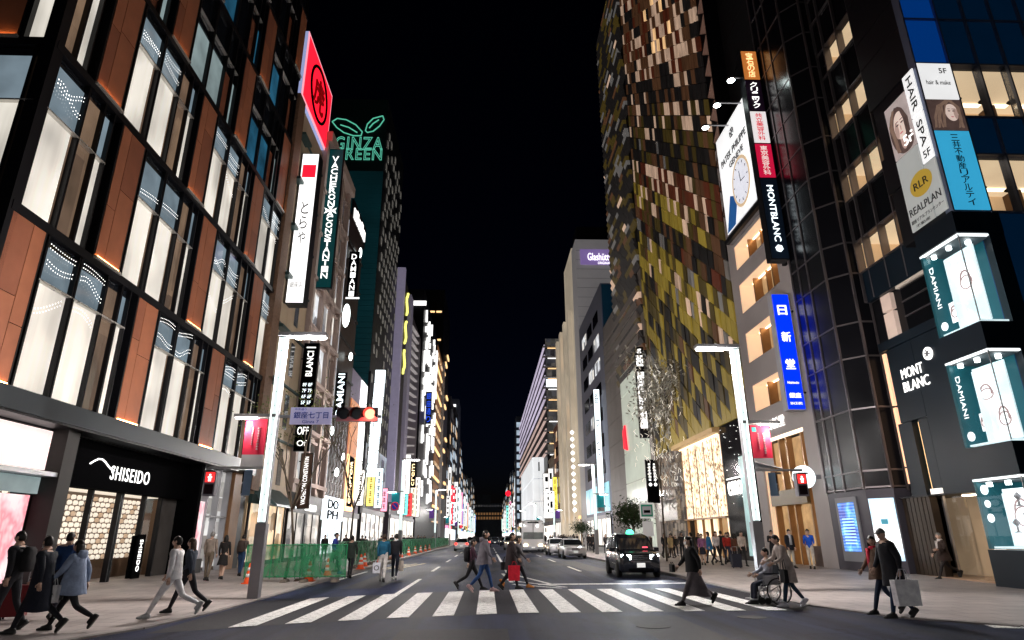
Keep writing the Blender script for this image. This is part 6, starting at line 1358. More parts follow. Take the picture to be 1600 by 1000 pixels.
# ================================================================ vehicles
M_tyre = mat('tyre', (.02, .02, .02), .8, 0, .1); M_rim = mat('alloy', (.5, .5, .52), .25, .9, .1); M_cglass = glass('car_glass', (.01, .012, .014), .03)
M_hl = lit('headlight_on', (.85, .95, 1), 40); M_hlw = lit('headlight_warm', (1, .72, .4), 14); M_tail = lit('tail_red', (1, .03, .02), 5); M_plate = lit('plate_lit', (.9, .9, .88), .5); M_chrome = mat('chrome', (.6, .6, .6), .12, 1, 0)
def paint(name, c): return mat(name, c, .18, .1, .04, 1, coat=.8)
def wheel_mesh():
    return mesh_of(MB().lathe([(.2, -.1), (.29, -.1), (.31, -.06), (.31, .06), (.29, .1), (.2, .1)], (0, 0, 0), 20, 'X'), M_tyre, name='wheel', smooth=True), mesh_of(MB().lathe([(.02, -.09), (.19, -.095), (.2, -.06), (.2, .06), (.19, .095), (.02, .09)], (0, 0, 0), 16, 'X'), M_rim, name='rim')
ME_WH, ME_RIM = wheel_mesh()
def car(name, label, cat, loc, rz, spec, m_paint, hl=M_hl, lights=True, roof=None, group=None, tail=False, facing_tail=False):
    L, Wd, Ht = spec['L'], spec['W'], spec['H']; w = Wd / 2; t = thing(name, label, cat, loc, group, rz)
    P = lambda nm, mb, m, sm=False: part(nm, mb, m, t, sm, True)
    def ring(y, wf, zb, zs): ww = w * wf; return [Vector(q) for q in ((-ww * .9, y, zb), (-ww, y, zb + .12), (-ww * 1.0, y, (zb + zs) * .5), (-ww * .985, y, zs - .14), (-ww * .9, y, zs - .03), (-ww * .6, y, zs), (ww * .6, y, zs), (ww * .9, y, zs - .03), (ww * .985, y, zs - .14), (ww, y, (zb + zs) * .5), (ww, y, zb + .12), (ww * .9, y, zb))]
    body = MB().loft([ring(y, wf, zb, zs) for (y, wf, zb, zs) in spec['body']]); P('body', body, m_paint, True)
    gh = spec['green']; rings = []
    for (y, wb, zb, wt, zt) in gh: rings.append([Vector(q) for q in ((-w * wb, y, zb), (-w * (wb + wt) / 2 * 1.01, y, (zb + zt) / 2), (-w * wt, y, zt - .07), (-w * wt * .82, y, zt), (w * wt * .82, y, zt), (w * wt, y, zt - .07), (w * (wb + wt) / 2 * 1.01, y, (zb + zt) / 2), (w * wb, y, zb))])
    P('cabin', MB().loft(rings), m_paint, True)
    y0, y1, zb, zt, wb, wt = spec['screen']; e = .015
    ws = MB(); ws.hexa([(-w * wb * .95, y0 - e, zb), (w * wb * .95, y0 - e, zb), (w * wt * .9, y1 - e, zt), (-w * wt * .9, y1 - e, zt)], [(-w * wb * .95, y0 + .03, zb), (w * wb * .95, y0 + .03, zb), (w * wt * .9, y1 + .03, zt), (-w * wt * .9, y1 + .03, zt)]); P('windscreen', ws, M_cglass)
    y0, y1, zb, zt, wb, wt = spec['rear']; rw = MB(); rw.hexa([(-w * wb * .93, y0 + e, zb), (w * wb * .93, y0 + e, zb), (w * wt * .88, y1 + e, zt), (-w * wt * .88, y1 + e, zt)], [(-w * wb * .93, y0 - .03, zb), (w * wb * .93, y0 - .03, zb), (w * wt * .88, y1 - .03, zt), (-w * wt * .88, y1 - .03, zt)]); P('rear_window', rw, M_cglass)
    for (a0, a1, b0, b1, zb, zt, wb, wt) in spec['side']:
        for s in (-1, 1):
            m_ = MB(); o1 = s * w * wb + s * .014; o2 = s * w * wt + s * .02; m_.hexa([(o1, a0, zb), (o1, a1, zb), (o2, b1, zt), (o2, b0, zt)], [(o1 - s * .05, a0, zb), (o1 - s * .05, a1, zb), (o2 - s * .05, b1, zt), (o2 - s * .05, b0, zt)]); P('side_window', m_, M_cglass)
    for yy in spec['axles']:
        for s in (-1, 1):
            a = MB().tube((s * (w - .02), yy, .33), (s * (w + .006), yy, .33), .36, .36, 20); P('wheel_arch', a, M_tyre)
            wh = link(bpy.data.objects.new('wheel', ME_WH), t); wh.location = (s * (w - .06), yy, .31); link(bpy.data.objects.new('rim', ME_RIM), wh)
    hz, hw, hh, hx = spec['hl']; y_ = spec['nose']
    for s in (-1, 1):
        hd = MB().hexa([(s * (hx - hw), y_ - .02, hz - hh), (s * (hx + hw), y_ + .1, hz - hh), (s * (hx + hw), y_ + .12, hz + hh), (s * (hx - hw), y_ - .0, hz + hh * .7)], [(s * (hx - hw), y_ + .1, hz - hh), (s * (hx + hw), y_ + .2, hz - hh), (s * (hx + hw), y_ + .2, hz + hh), (s * (hx - hw), y_ + .1, hz + hh)]); P('headlight', hd, hl if lights else M_lgrey)
        tl_ = MB().box(s * (w * .62), s * (w * .93), L - .04, L + .012, .72, .92); P('tail_light', tl_, M_tail if tail else mat('tail_dark', (.2, .01, .01), .3))
        mi = MB().hexa([(s * w, spec['mir'], 1.0), (s * (w + .2), spec['mir'] + .02, 1.0), (s * (w + .2), spec['mir'] + .02, 1.16), (s * w, spec['mir'], 1.16)], [(s * w, spec['mir'] + .1, 1.0), (s * (w + .18), spec['mir'] + .12, 1.0), (s * (w + .18), spec['mir'] + .12, 1.16), (s * w, spec['mir'] + .1, 1.16)]); P('mirror', mi, m_paint)
        if lights and hl is M_hl: beam(t, (s * hx, y_ - .12, hz), 260)
    gz0, gz1, gw = spec['grille']; g_ = MB()
    for k in range(4): z = gz0 + (gz1 - gz0) * (k + .15) / 4; g_.box(-gw, gw, y_ - .035, y_ + .05, z, z + (gz1 - gz0) * .16)
    P('grille_backing', MB().box(-gw, gw, y_ - .01, y_ + .08, gz0, gz1), M_blackp); P('grille_bars', g_, M_chrome)
    P('lower_intake', MB().box(-w * .6, w * .6, y_ - .02, y_ + .06, .26, .38), M_blackp); P('number_plate', MB().box(-.17, .17, y_ - .055, y_ - .036, .42, .59), M_plate); P('rear_plate', MB().box(-.17, .17, L + .005, L + .03, .5, .67), M_plate)
    if roof: roof(t, P)
    return t
TAXI = dict(L=4.4, W=1.7, H=1.75, body=[(0, .8, .3, .8), (.06, .93, .24, .92), (.35, .99, .2, 1.0), (.95, 1, .2, 1.08), (2.2, 1, .2, 1.1), (3.6, 1, .2, 1.1), (4.25, .98, .24, 1.08), (4.4, .92, .3, 1.0)],
            green=[(.85, .9, 1.04, .86, 1.08), (1.25, .93, 1.06, .84, 1.27), (1.75, .95, 1.07, .82, 1.68), (2.4, .95, 1.07, .82, 1.74), (3.6, .95, 1.07, .82, 1.73), (4.15, .94, 1.07, .8, 1.66), (4.33, .92, 1.05, .78, 1.2)],
            screen=(.88, 1.72, 1.08, 1.62, .9, .84), rear=(4.34, 4.2, 1.12, 1.6, .9, .8), side=[(1.35, 2.35, 1.75, 2.35, 1.1, 1.58, .965, .84), (2.45, 3.35, 2.45, 3.3, 1.1, 1.6, .965, .84), (3.45, 4.1, 3.4, 3.95, 1.1, 1.56, .965, .84)],
            axles=(.8, 3.55), hl=(.82, .19, .09, .58), nose=.0, mir=1.2, grille=(.6, .9, .4))
SEDAN = dict(L=4.7, W=1.7, H=1.45, body=[(0, .84, .3, .72), (.06, .94, .24, .8), (.5, .99, .2, .88), (1.4, 1, .2, .96), (2.6, 1, .2, .98), (3.9, 1, .2, .98), (4.6, .96, .26, .96), (4.7, .9, .34, .86)],
             green=[(1.25, .88, .92, .84, .96), (1.7, .9, .95, .8, 1.13), (2.15, .92, .96, .76, 1.42), (2.7, .92, .96, .76, 1.46), (3.3, .92, .96, .76, 1.43), (3.75, .9, .95, .76, 1.1), (4.1, .88, .94, .8, .97)],
             screen=(1.3, 2.08, .98, 1.38, .88, .8), rear=(4.06, 3.36, .99, 1.38, .86, .76), side=[(1.75, 2.65, 2.12, 2.65, .99, 1.34, .935, .79), (2.73, 3.75, 2.73, 3.3, .99, 1.34, .935, .79)],
             axles=(.85, 3.6), hl=(.68, .2, .08, .56), nose=.02, mir=1.65, grille=(.58, .76, .32))
def taxi_roof(t, P):
    P('roof_sign', MB().lathe([(.02, .17), (.12, .15), (.17, .07), (.18, 0)], (0, 2.1, 1.73), 14), lit('taxi_green', (.1, 1, .55), 3.0), True); P('dash_light', MB().box(.3, .52, .98, 1.0, 1.12, 1.2), lit('dash_red', (1, .1, .15), 1.6))
M_cblack = paint('black_car_paint', (.012, .013, .016)); M_cwhite = paint('white_car_paint', (.8, .78, .8)); M_csilver = paint('silver_car_paint', (.4, .4, .42)); M_cdark = paint('navy_car_paint', (.03, .035, .05))
car('black_taxi', 'black boxy taxi with lit headlights and green roof light facing the crossing', 'taxi', (6.3, 27.3, 0), R_(-2), TAXI, M_cblack, roof=taxi_roof)
def lamp_roof(t, P): P('roof_sign', MB().box(-.2, .2, 2.4, 2.6, 1.45, 1.58), M_lgrey)
car('white_sedan', 'white sedan taxi parked nearest along the right kerb', 'car', (6.75, 50.5, 0), R_(1), SEDAN, M_cwhite, hl=M_hlw, lights=False, roof=lamp_roof, group='parked white sedans')
car('white_sedan', 'white sedan taxi parked just before the coach', 'car', (6.5, 59.5, 0), R_(1), SEDAN, M_cwhite, hl=M_hlw, lights=False, roof=lamp_roof, group='parked white sedans')
car('white_car', 'white car driving away on the left with red tail lights', 'car', (-3.0, 84, 0), R_(180), SEDAN, M_cwhite, lights=False, tail=True)
car('dark_car', 'dark car with red tail lights far down the left lane', 'car', (-.2, 108, 0), R_(180), SEDAN, M_cdark, lights=False, tail=True)
for i, (x, y, m) in enumerate(((3.3, 118, M_cdark), (1.6, 132, M_cdark), (4.2, 146, M_csilver), (2.2, 165, M_cdark), (-3.6, 150, M_cdark))): car('distant_car', '%s distant car with headlights on, %s in the far queue' % (('dark', 'navy', 'silver', 'black', 'small dark')[i], ORD[i]), 'car', (x, y, 0), 0, SEDAN, m, hl=M_hlw, group='distant cars')
car('waiting_van', 'boxy van with warm headlights waiting beside the coach', 'van', (3.1, 84, 0), 0, TAXI, M_csilver, hl=M_hlw)
# coach
bt = thing('coach', 'white coach with large windscreen stopped behind the sedans', 'bus', (5.0, 71.5, 0)); P = lambda nm, mb, m, sm=False: part(nm, mb, m, bt, sm, True)
def br(y, w, zb, zt): return [Vector(q) for q in ((-w * .95, y, zb), (-w, y, zb + .2), (-w, y, zt - .35), (-w * .88, y, zt - .06), (-w * .6, y, zt), (w * .6, y, zt), (w * .88, y, zt - .06), (w, y, zt - .35), (w, y, zb + .2), (w * .95, y, zb))]
P('body', MB().loft([br(0, 1.1, .4, 3.0), (br(.12, 1.22, .32, 3.2)), br(.5, 1.25, .3, 3.3), br(11, 1.25, .3, 3.3), br(11.3, 1.2, .4, 3.2)]), M_cwhite, True)
P('windscreen', MB().hexa([(-1.08, -.03, 1.35), (1.08, -.03, 1.35), (1.05, .04, 2.95), (-1.05, .04, 2.95)], [(-1.08, .1, 1.35), (1.08, .1, 1.35), (1.05, .1, 2.95), (-1.05, .1, 2.95)]), interior('coach_inside', [(.05, .09, .08), (.15, .25, .22), (.02, .03, .03), (.3, .42, .36)], .14, 2, 2, .25))
P('screen_divider', MB().box(-.03, .03, -.06, -.031, 1.35, 2.95), M_black)
for s in (-1, 1):
    for k in range(6): P('side_window', MB().box(s * 1.24, s * 1.268, .7 + k * 1.75, 2.35 + k * 1.75, 1.6, 2.7), M_cglass)
    P('headlight', MB().box(s * .62, s * 1.0, -.04, .1, .62, .82), M_hlw); P('mirror', MB().box(s * 1.3, s * 1.45, -.1, .0, 2.0, 2.5), M_black)
    for yy in (2.2, 8.3): wh = link(bpy.data.objects.new('wheel', ME_WH), bt); wh.location = (s * 1.18, yy, .46); wh.scale = (1.3, 1.5, 1.5); link(bpy.data.objects.new('rim', ME_RIM), wh)
P('bumper', MB().box(-1.15, 1.15, -.06, .1, .35, .58), M_lgrey); P('number_plate', MB().box(-.2, .2, -.075, -.061, .42, .56), M_plate); P('destination_box', MB().box(-.6, .6, -.02, .1, 2.97, 3.12), M_black)
# ================================================================ people
M_skin = mat('skin', (.58, .38, .29), .55, 0, .06, 8); M_eye = mat('eye_dark', (.03, .02, .02), .3, 0, 0); M_lip = mat('lips', (.35, .14, .12), .5, 0, 0); M_mask = mat('face_mask', (.7, .7, .7), .7, 0, .05)
CL = {}
def cloth(c, rough=.8):
    k = tuple(round(x, 3) for x in c)
    if k not in CL: CL[k] = mat('cloth_%d' % len(CL), c, rough, 0, .3, 7, .9, 9)
    return CL[k]
HAIR = {'black': mat('hair_black', (.012, .01, .009), .45, 0, .2, 30), 'brown': mat('hair_brown', (.05, .03, .02), .5, 0, .2, 30), 'grey': mat('hair_grey', (.2, .19, .18), .6, 0, .2, 30)}
def head_mesh(mb, M):
    """head with brow, nose, chin, ears, eyes and mouth, height .23, facing +Y; slots 0 skin 4 dark 5 lip"""
    NU, NV = 16, 12; vs = []
    for j in range(NV + 1):
        th = math.pi * j / NV
        for i in range(NU):
            ph = 2 * math.pi * i / NU; x = math.sin(th) * math.cos(ph); y = math.sin(th) * math.sin(ph); z = math.cos(th)
            X, Y, Z = x * .075, y * .094, z * .115
            if z < 0: X *= 1 + .28 * z; Y *= 1 + (.12 * z if y > 0 else .25 * z)           # jaw narrows
            if y > .75 and -.45 < z < .25 and abs(x) < .32: Y += .02 * (1 - abs(x) / .32) * (1 if z < .1 else .4)   # nose
            if y > .5 and -.98 < z < -.72: Y += .012                                             # chin
            if y > .6 and .05 < z < .3 and .2 < abs(x) < .6: Y -= .008                          # eye sockets
            vs.append(M @ Vector((X, Y, Z)))
    mb.mi = 0; mb.add(vs, [(j * NU + i, (j + 1) * NU + i, (j + 1) * NU + (i + 1) % NU, j * NU + (i + 1) % NU) for j in range(NV) for i in range(NU)])
    for s in (-1, 1):
        mb.loft([[M @ Vector((s * (.07 + d), -.005 + r * .024 * math.cos(a), -.005 + r * .034 * math.sin(a))) for a in [2 * math.pi * k / 8 for k in range(8)]] for d, r in ((0, .8), (.012, 1), (.018, .5))])
        mb.mi = 4; mb.add([M @ Vector((s * .03 + a, .0885, .012 + b)) for a, b in ((-.014, -.005), (.014, -.005), (.014, .006), (-.014, .006))], [(0, 1, 2, 3)])
        mb.add([M @ Vector((s * .03 + a, .091, .032 + b)) for a, b in ((-.018, -.003), (.018, -.003), (.018, .003), (-.018, .003))], [(0, 1, 2, 3)]); mb.mi = 0
    mb.mi = 5; mb.add([M @ Vector((a, .0895, -.06 + b)) for a, b in ((-.022, -.005), (.022, -.005), (.02, .006), (-.02, .006))], [(0, 1, 2, 3)]); mb.mi = 0
def hand_mesh(mb, p, d, side, palm):
    """palm, four bent fingers of unequal length and a thumb leaving the side of the palm"""
    d = d.normalized(); n = palm.normalized(); s = d.cross(n).normalized() * side
    r0 = [p + s * a + n * b for a, b in ((-.024, -.014), (.024, -.014), (.024, .014), (-.024, .014))]
    r1 = [p + d * .09 + s * a + n * b for a, b in ((-.038, -.012), (.038, -.012), (.038, .012), (-.038, .012))]
    mb.loft([r0, r1])
    for k, L in enumerate((.062, .075, .07, .055)):
        a = p + d * .085 + s * (.03 - k * .02); b = a + (d + n * .25).normalized() * L * .55; c = b + (d * .6 + n * .8).normalized() * L * .5; mb.path([a, b, c], [.0095, .009, .0075], 5)
    a = p + d * .025 + s * .03; b = a + (d * .6 + s * .8).normalized() * .035; c = b + (d * .9 + s * .1 + n * .3).normalized() * .03; mb.path([a, b, c], [.011, .01, .008], 5)
PEND = []
def rot2(v, a): return Vector((v.x, v.y * math.cos(a) - v.z * math.sin(a), v.y * math.sin(a) + v.z * math.cos(a)))
def person(label, p, face, h=1.68, top=(.05, .05, .06), bottom=(.03, .03, .035), shoes=(.02, .02, .02), hair='black', hairlen=0, stride=.38, phase=1, arms=None, lean=.04, coat=None, skirt=None, skirt_c=None,
           bulk=1.0, headturn=0.0, hood=False, cap=None, scarf=None, mask=False, sit=False, arm_bend=(.35, .35), backpack=None, group=None, bare_legs=False):
    k = h / 1.7; J = {}
    def leg(s, th, kn):
        hip = Vector((s * .088, 0, .9)); d1 = rot2(Vector((0, 0, -1)), th); knee = hip + d1 * .42; d2 = rot2(Vector((0, 0, -1)), th - kn); ank = knee + d2 * .4
        fd = rot2(Vector((0, 1, 0)), (th - kn) * .75 if th - kn < 0 else 0); toe = ank + fd * .15 + Vector((0, 0, -.045)) if th - kn >= -.1 else ank + rot2(Vector((0, 1, -.35)), (th - kn) * .6).normalized() * .15
        heel = ank + Vector((0, -.035, -.045)) if th - kn >= -.1 else ank + rot2(Vector((0, -.035, -.04)), (th - kn) * .6)
        return hip, knee, ank, toe, heel
    if sit: L1 = leg(-1, 1.45, 1.35); L2 = leg(1, 1.4, 1.3)
    else: L1 = leg(-phase * 1.0, stride, .12 * min(1, stride * 4)); L2 = leg(phase * 1.0, -stride * .85, min(.8, stride * 1.25)); 
    legs = {(-1 if not sit else -1): L1, 2: L2}
    low = min(min(q[3].z, q[4].z, q[2].z - .075) for q in (L1, L2)) - .008; dz = -low if not sit else 0
    pel = Vector((0, 0, .95)); T = lambda v: pel + rot2(v - pel, -lean)
    pts = [('pel', pel, (.15, .115)), ('waist', T(Vector((0, .0, 1.06))), (.135, .105)), ('chest', T(Vector((0, .0, 1.24))), (.16, .118)), ('upper', T(Vector((0, -.005, 1.37))), (.135, .1)), ('neck', T(Vector((0, 0, 1.46))), (.055, .058)), ('skull', T(Vector((0, .012, 1.54))), (.05, .055))]
    edges = [('pel', 'waist'), ('waist', 'chest'), ('chest', 'upper'), ('upper', 'neck'), ('neck', 'skull')]
    for nm, (hip, knee, ank, toe, heel) in (('a', L1), ('b', L2)):
        mid = (hip + knee) / 2
        pts += [('hip' + nm, hip, (.092, .095)), ('th' + nm, mid, (.08, .085)), ('kn' + nm, knee, (.06, .062)), ('calf' + nm, (knee * .6 + ank * .4), (.055, .058)), ('an' + nm, ank, (.043, .045)), ('toe' + nm, toe, (.038, .032))]
        edges += [('pel', 'hip' + nm), ('hip' + nm, 'th' + nm), ('th' + nm, 'kn' + nm), ('kn' + nm, 'calf' + nm), ('calf' + nm, 'an' + nm), ('an' + nm, 'toe' + nm)]
    sw = arms if arms is not None else (-stride * .9 * 1.0, stride * .9)
    hands = []
    for idx, s in enumerate((-phase, phase)):
        sh = T(Vector((s * .175, -.005, 1.4))); a = sw[idx]; out = s * (.2 if coat else .1)
        d1 = (rot2(Vector((0, 0, -1)), a - lean * .5) + Vector((out, 0, 0))).normalized(); el = sh + d1 * .27
        d2 = (rot2(Vector((0, 0, -1)), a + arm_bend[idx]) + Vector((-out * .4, 0, 0))).normalized(); wr = el + d2 * .245
        n_ = 'ab'[idx]; pts += [('sh' + n_, sh, (.066, .066)), ('el' + n_, el, (.05, .05)), ('wr' + n_, wr, (.034, .036))]; edges += [('upper', 'sh' + n_), ('sh' + n_, 'el' + n_), ('el' + n_, 'wr' + n_)]; hands.append((wr, d2, s))
    ids = {n: i for i, (n, _, _) in enumerate(pts)}; up = Vector((0, 0, dz))
    infl = bulk
    me = bpy.data.meshes.new('body_skeleton'); me.from_pydata([tuple((v + up) * k) for _, v, _ in pts], [(ids[a], ids[b]) for a, b in edges], [])
    sk = bpy.data.objects.new('body_skeleton', me); col.objects.link(sk); sk.modifiers.new('Skin', 'SKIN'); sb = sk.modifiers.new('Sub', 'SUBSURF'); sb.levels = 1; sb.render_levels = 1
    lay = me.skin_vertices[0].data
    for i, (n, _, r) in enumerate(pts):
        f = infl * (1.12 if coat and n[:2] in ('sh', 'el') else 1) if n in ('pel', 'waist', 'chest', 'upper', 'sha', 'shb', 'ela', 'elb') else 1.0; lay[i].radius = (r[0] * k * f, r[1] * k * f); lay[i].use_root = (n == 'pel')
    head = T(Vector((0, .018, 1.605)))
    t = thing('person', label, 'person', (p.x, p.y, p.z), group, R_(face))
    PEND.append(dict(t=t, sk=sk, pts=[((v + up) * k, n) for n, v, _ in pts], edges=[(ids[a], ids[b]) for a, b in edges], names=[n for n, _, _ in pts], k=k, head=(head + up) * k, hands=[((w + up) * k, d, s) for w, d, s in hands], ht=headturn, lean=lean,
                     mats=[M_skin, cloth(top), cloth(bottom) if not bare_legs else M_skin, cloth(shoes, .5), M_eye, M_lip], mask=mask))
    t['_'] = 0; del t['_']
    # ---- clothing and hair as children
    HM = Matrix.Translation((head + up) * k) @ Matrix.Rotation(headturn, 4, 'Z') @ Matrix.Rotation(-lean * .4, 4, 'X') @ Matrix.Scale(k, 4)
    if hair and not cap:
        hm = MB(); NU = 16; rings = []
        for j in range(8):
            th = 2.15 * j / 7 + .02; ring = []
            for i in range(NU):
                ph = 2 * math.pi * i / NU; y = math.sin(th) * math.sin(ph); lim = .62 if y > .25 else 1.0
                t2 = min(th, 1.2 if math.sin(ph) > .45 else 2.15 if math.sin(ph) < -.15 else 1.55); rr = 1.0 + .015 * math.sin(i * 5 + j)
                ring.append(HM @ Vector((math.sin(t2) * math.cos(ph) * .084 * rr, math.sin(t2) * math.sin(ph) * .1 * rr - .006, math.cos(t2) * .122 * rr + .004)))
            rings.append(ring)
        hm.loft(rings)
        if hairlen > 0:
            r2 = []
            for j in range(6):
                f = j / 5; z = .03 - hairlen * f; r2.append([HM @ Vector((.088 * (1 + .12 * math.sin(f * 3)) * math.cos(a), -.02 - .02 * f + .085 * math.sin(a) * (1 - .15 * f), z)) for a in [math.pi * (.93 + 1.14 * i / 11) for i in range(12)]] + [HM @ Vector((.07 * math.cos(a), -.02 - .02 * f + .05 * math.sin(a), z)) for a in [math.pi * (.93 + 1.14 * i / 11) for i in range(11, -1, -1)]])
            hm.loft(r2)
        part('hair', hm, HAIR[hair], t, True, True)
    if cap:
        cm = MB(); cm.loft([[HM @ Vector((math.sin(th) * math.cos(a) * .09, math.sin(th) * math.sin(a) * .105, math.cos(th) * .125 + .005)) for a in [2 * math.pi * i / 14 for i in range(14)]] for th in (.05, .4, .8, 1.15, 1.35)])
        cm.hexa([HM @ Vector(q) for q in ((-.07, .07, .03), (.07, .07, .03), (.05, .17, .015), (-.05, .17, .015))], [HM @ Vector(q) for q in ((-.07, .07, .042), (.07, .07, .042), (.05, .17, .025), (-.05, .17, .025))]); part('cap', cm, cloth(cap), t, True, True)
    def shell(nm, z0, z1, r_top, r_hem, c, flare_y=1.0, wob=.03, shift=0.0, seed=1):
        m_ = MB(); rg = random.Random(seed); rings = []; N = 20
        for j in range(9):
            f = j / 8; z = z1 + (z0 - z1) * f; ctr = (T(Vector((0, 0, z))) if z > .95 else Vector((0, shift * max(0, (.95 - z)), z))) + up
            rx = r_top[0] + (r_hem[0] - r_top[0]) * f ** 1.2; ry = r_top[1] + (r_hem[1] - r_top[1]) * f ** 1.2
            if j == 0: rx *= .75; ry *= .75
            rings.append([(ctr + Vector((rx * math.cos(a) * (1 + wob * f * math.sin(5 * a + seed)), ry * math.sin(a) * (1 + wob * f * math.sin(4 * a + 1.3 * seed)), wob * .3 * f * math.sin(3 * a)))) * k for a in [2 * math.pi * i / N for i in range(N)]])
        m_.loft(rings, caps=False); inner = [[q for q in r] for r in rings]
        m_.add(rings[0], [tuple(range(N))]); return part(nm, m_, cloth(c), t, True, True)
    if coat: hem, c = coat; shell('coat', hem, 1.425, (.15 * bulk, .122 * bulk), (.19 * bulk, .15 + stride * .22 if hem < .8 else .15 * bulk), c, seed=len(PEND))
    if skirt: shell('skirt', skirt, 1.0, (.15, .12), (.21 if skirt > .4 else .26, .2 + stride * .3), skirt_c or bottom, wob=.07, shift=-.12, seed=len(PEND))
    if hood:
        hm = MB(); c0 = T(Vector((0, -.09, 1.45))) + up; hm.loft([[(c0 + Vector((.12 * r * math.cos(a), .07 * r * math.sin(a), z))) * k for a in [2 * math.pi * i / 12 for i in range(12)]] for r, z in ((.6, -.09), (1, -.04), (1.05, .02), (.8, .07), (.4, .08))]); part('hood', hm, cloth(top), t, True, True)
    if scarf:
        sm = MB(); c0 = T(Vector((0, .01, 1.45))) + up; sm.loft([[(c0 + Vector((.085 * r * math.cos(a), .085 * r * math.sin(a), z))) * k for a in [2 * math.pi * i / 12 for i in range(12)]] for r, z in ((.9, -.05), (1.15, -.02), (1.1, .03), (.85, .05))]); c1 = T(Vector((.04, .13, 1.25))) + up; sm.box((c1.x - .05) * k, (c1.x + .05) * k, (c1.y - .02) * k, (c1.y + .03) * k, (c1.z - .22) * k, (c1.z + .2) * k); part('scarf', sm, cloth(scarf), t, True, True)
    if backpack:
        b = thing('backpack', 'black backpack worn by the %s' % backpack[1], 'bag', t.location); b.rotation_euler = t.rotation_euler
        c0 = (T(Vector((0, -.2, 1.22))) + up) * k; bm = MB(); N = 12
        bm.loft([[c0 + Vector((.14 * r * math.copysign(abs(math.cos(a)) ** .6, math.cos(a)), .09 * r * math.copysign(abs(math.sin(a)) ** .6, math.sin(a)), z)) for a in [2 * math.pi * i / N for i in range(N)]] for r, z in ((.7, -.24), (1, -.2), (1.05, -.02), (.95, .16), (.6, .22))]); part('sack', bm, cloth(backpack[0]), b, True, True)
        for s in (-1, 1): part('strap', MB().path([c0 + Vector((s * .09, .06, .18)), c0 + Vector((s * .12, .22, .2)), c0 + Vector((s * .13, .3, .02)), c0 + Vector((s * .11, .12, -.2))], .016, 5), cloth(backpack[0]), b, False, True)
    WM = Matrix.Translation((p.x, p.y, p.z)) @ Matrix.Rotation(R_(face), 4, 'Z')
    return t, [WM @ ((w + d.normalized() * .09 + up) * k) for w, d, s in hands]
def finish_people():
    dg = bpy.context.evaluated_depsgraph_get()
    for q in PEND:
        me = bpy.data.meshes.new_from_object(q['sk'].evaluated_get(dg)); mb = MB(); names = q['names']; P = [v for v, _ in q['pts']]; seg = []
        for a, b in q['edges']:
            na, nb = names[a], names[b]
            if nb.startswith('toe'): m = 3
            elif nb.startswith('an'): m = 2
            elif nb in ('skull',) or na == 'neck': m = 0
            elif nb[:2] in ('hi', 'th', 'kn', 'ca'): m = 2
            elif na == 'pel' and nb == 'waist': m = 1
            else: m = 1
            seg.append((P[a], P[b], m, nb))
        vs = [v.co.copy() for v in me.vertices]; k = q['k']
        mb.v = vs; up = Vector((0, 0, 0))
        for poly in me.polygons:
            c = poly.center; best = None
            for a, b, m, nb in seg:
                d = b - a; t = max(0, min(1, (c - a).dot(d) / d.length_squared)); dist = (c - (a + d * t)).length_squared
                if best is None or dist < best[0]: best = (dist, m, nb, t)
            m = best[1]
            if best[2].startswith('an') and best[3] > .82: m = 3
            if best[2] == 'neck' and best[3] > .45: m = 0
            if best[2].startswith('wr') and best[3] > .9: m = 0
            mb.f.append(tuple(poly.vertices)); mb.m.append(m)
        bpy.data.meshes.remove(me); sk = q['sk']; sm = sk.data; bpy.data.objects.remove(sk); bpy.data.meshes.remove(sm)
        HM = Matrix.Translation(q['head']) @ Matrix.Rotation(q['ht'], 4, 'Z') @ Matrix.Rotation(-q['lean'] * .4, 4, 'X') @ Matrix.Scale(k, 4)
        head_mesh(mb, HM)
        pos = {n: v for v, n in q['pts']}
        for n in 'ab':
            an, toe = pos['an' + n], pos['toe' + n]; ax = (toe - an + Vector((0, 0, .045 * k)) if toe.z - an.z > -.07 * k else toe - an); ax.x = 0; ax.normalize(); uu = Vector((0, -ax.z, ax.y)); mb.mi = 3; rings = []
            for s_, wd, ht in ((-.075, .022, .05), (-.06, .034, .085), (0, .04, .1), (.06, .044, .075), (.12, .05, .055), (.17, .044, .045), (.205, .02, .03)):
                c = an + (ax * s_ - uu * .075) * k; rings.append([c + Vector((wd * a, 0, 0)) * k + uu * (ht * b) * k for a, b in ((-1, 0), (1, 0), (1.02, .45), (.6, 1), (-.6, 1), (-1.02, .45))])
            mb.loft(rings); mb.mi = 0
        for w, d, s in q['hands']:
            hb = MB(); hand_mesh(hb, Vector((0, 0, 0)), d, s, Vector((-s, .25, 0))); mb.mi = 0; mb.add([w + v * k for v in hb.v], hb.f)
        if q['mask']: mb.mi = 6; mb.add([HM @ Vector(v) for v in ((-.06, .07, -.01), (.06, .07, -.01), (.05, .085, -.09), (-.05, .085, -.09), (0, .122, -.02), (0, .118, -.08))], [(0, 4, 5, 3), (4, 1, 2, 5)]); mb.mi = 0
        o = part('body', mb, q['mats'] + [M_mask], q['t'], True, True)
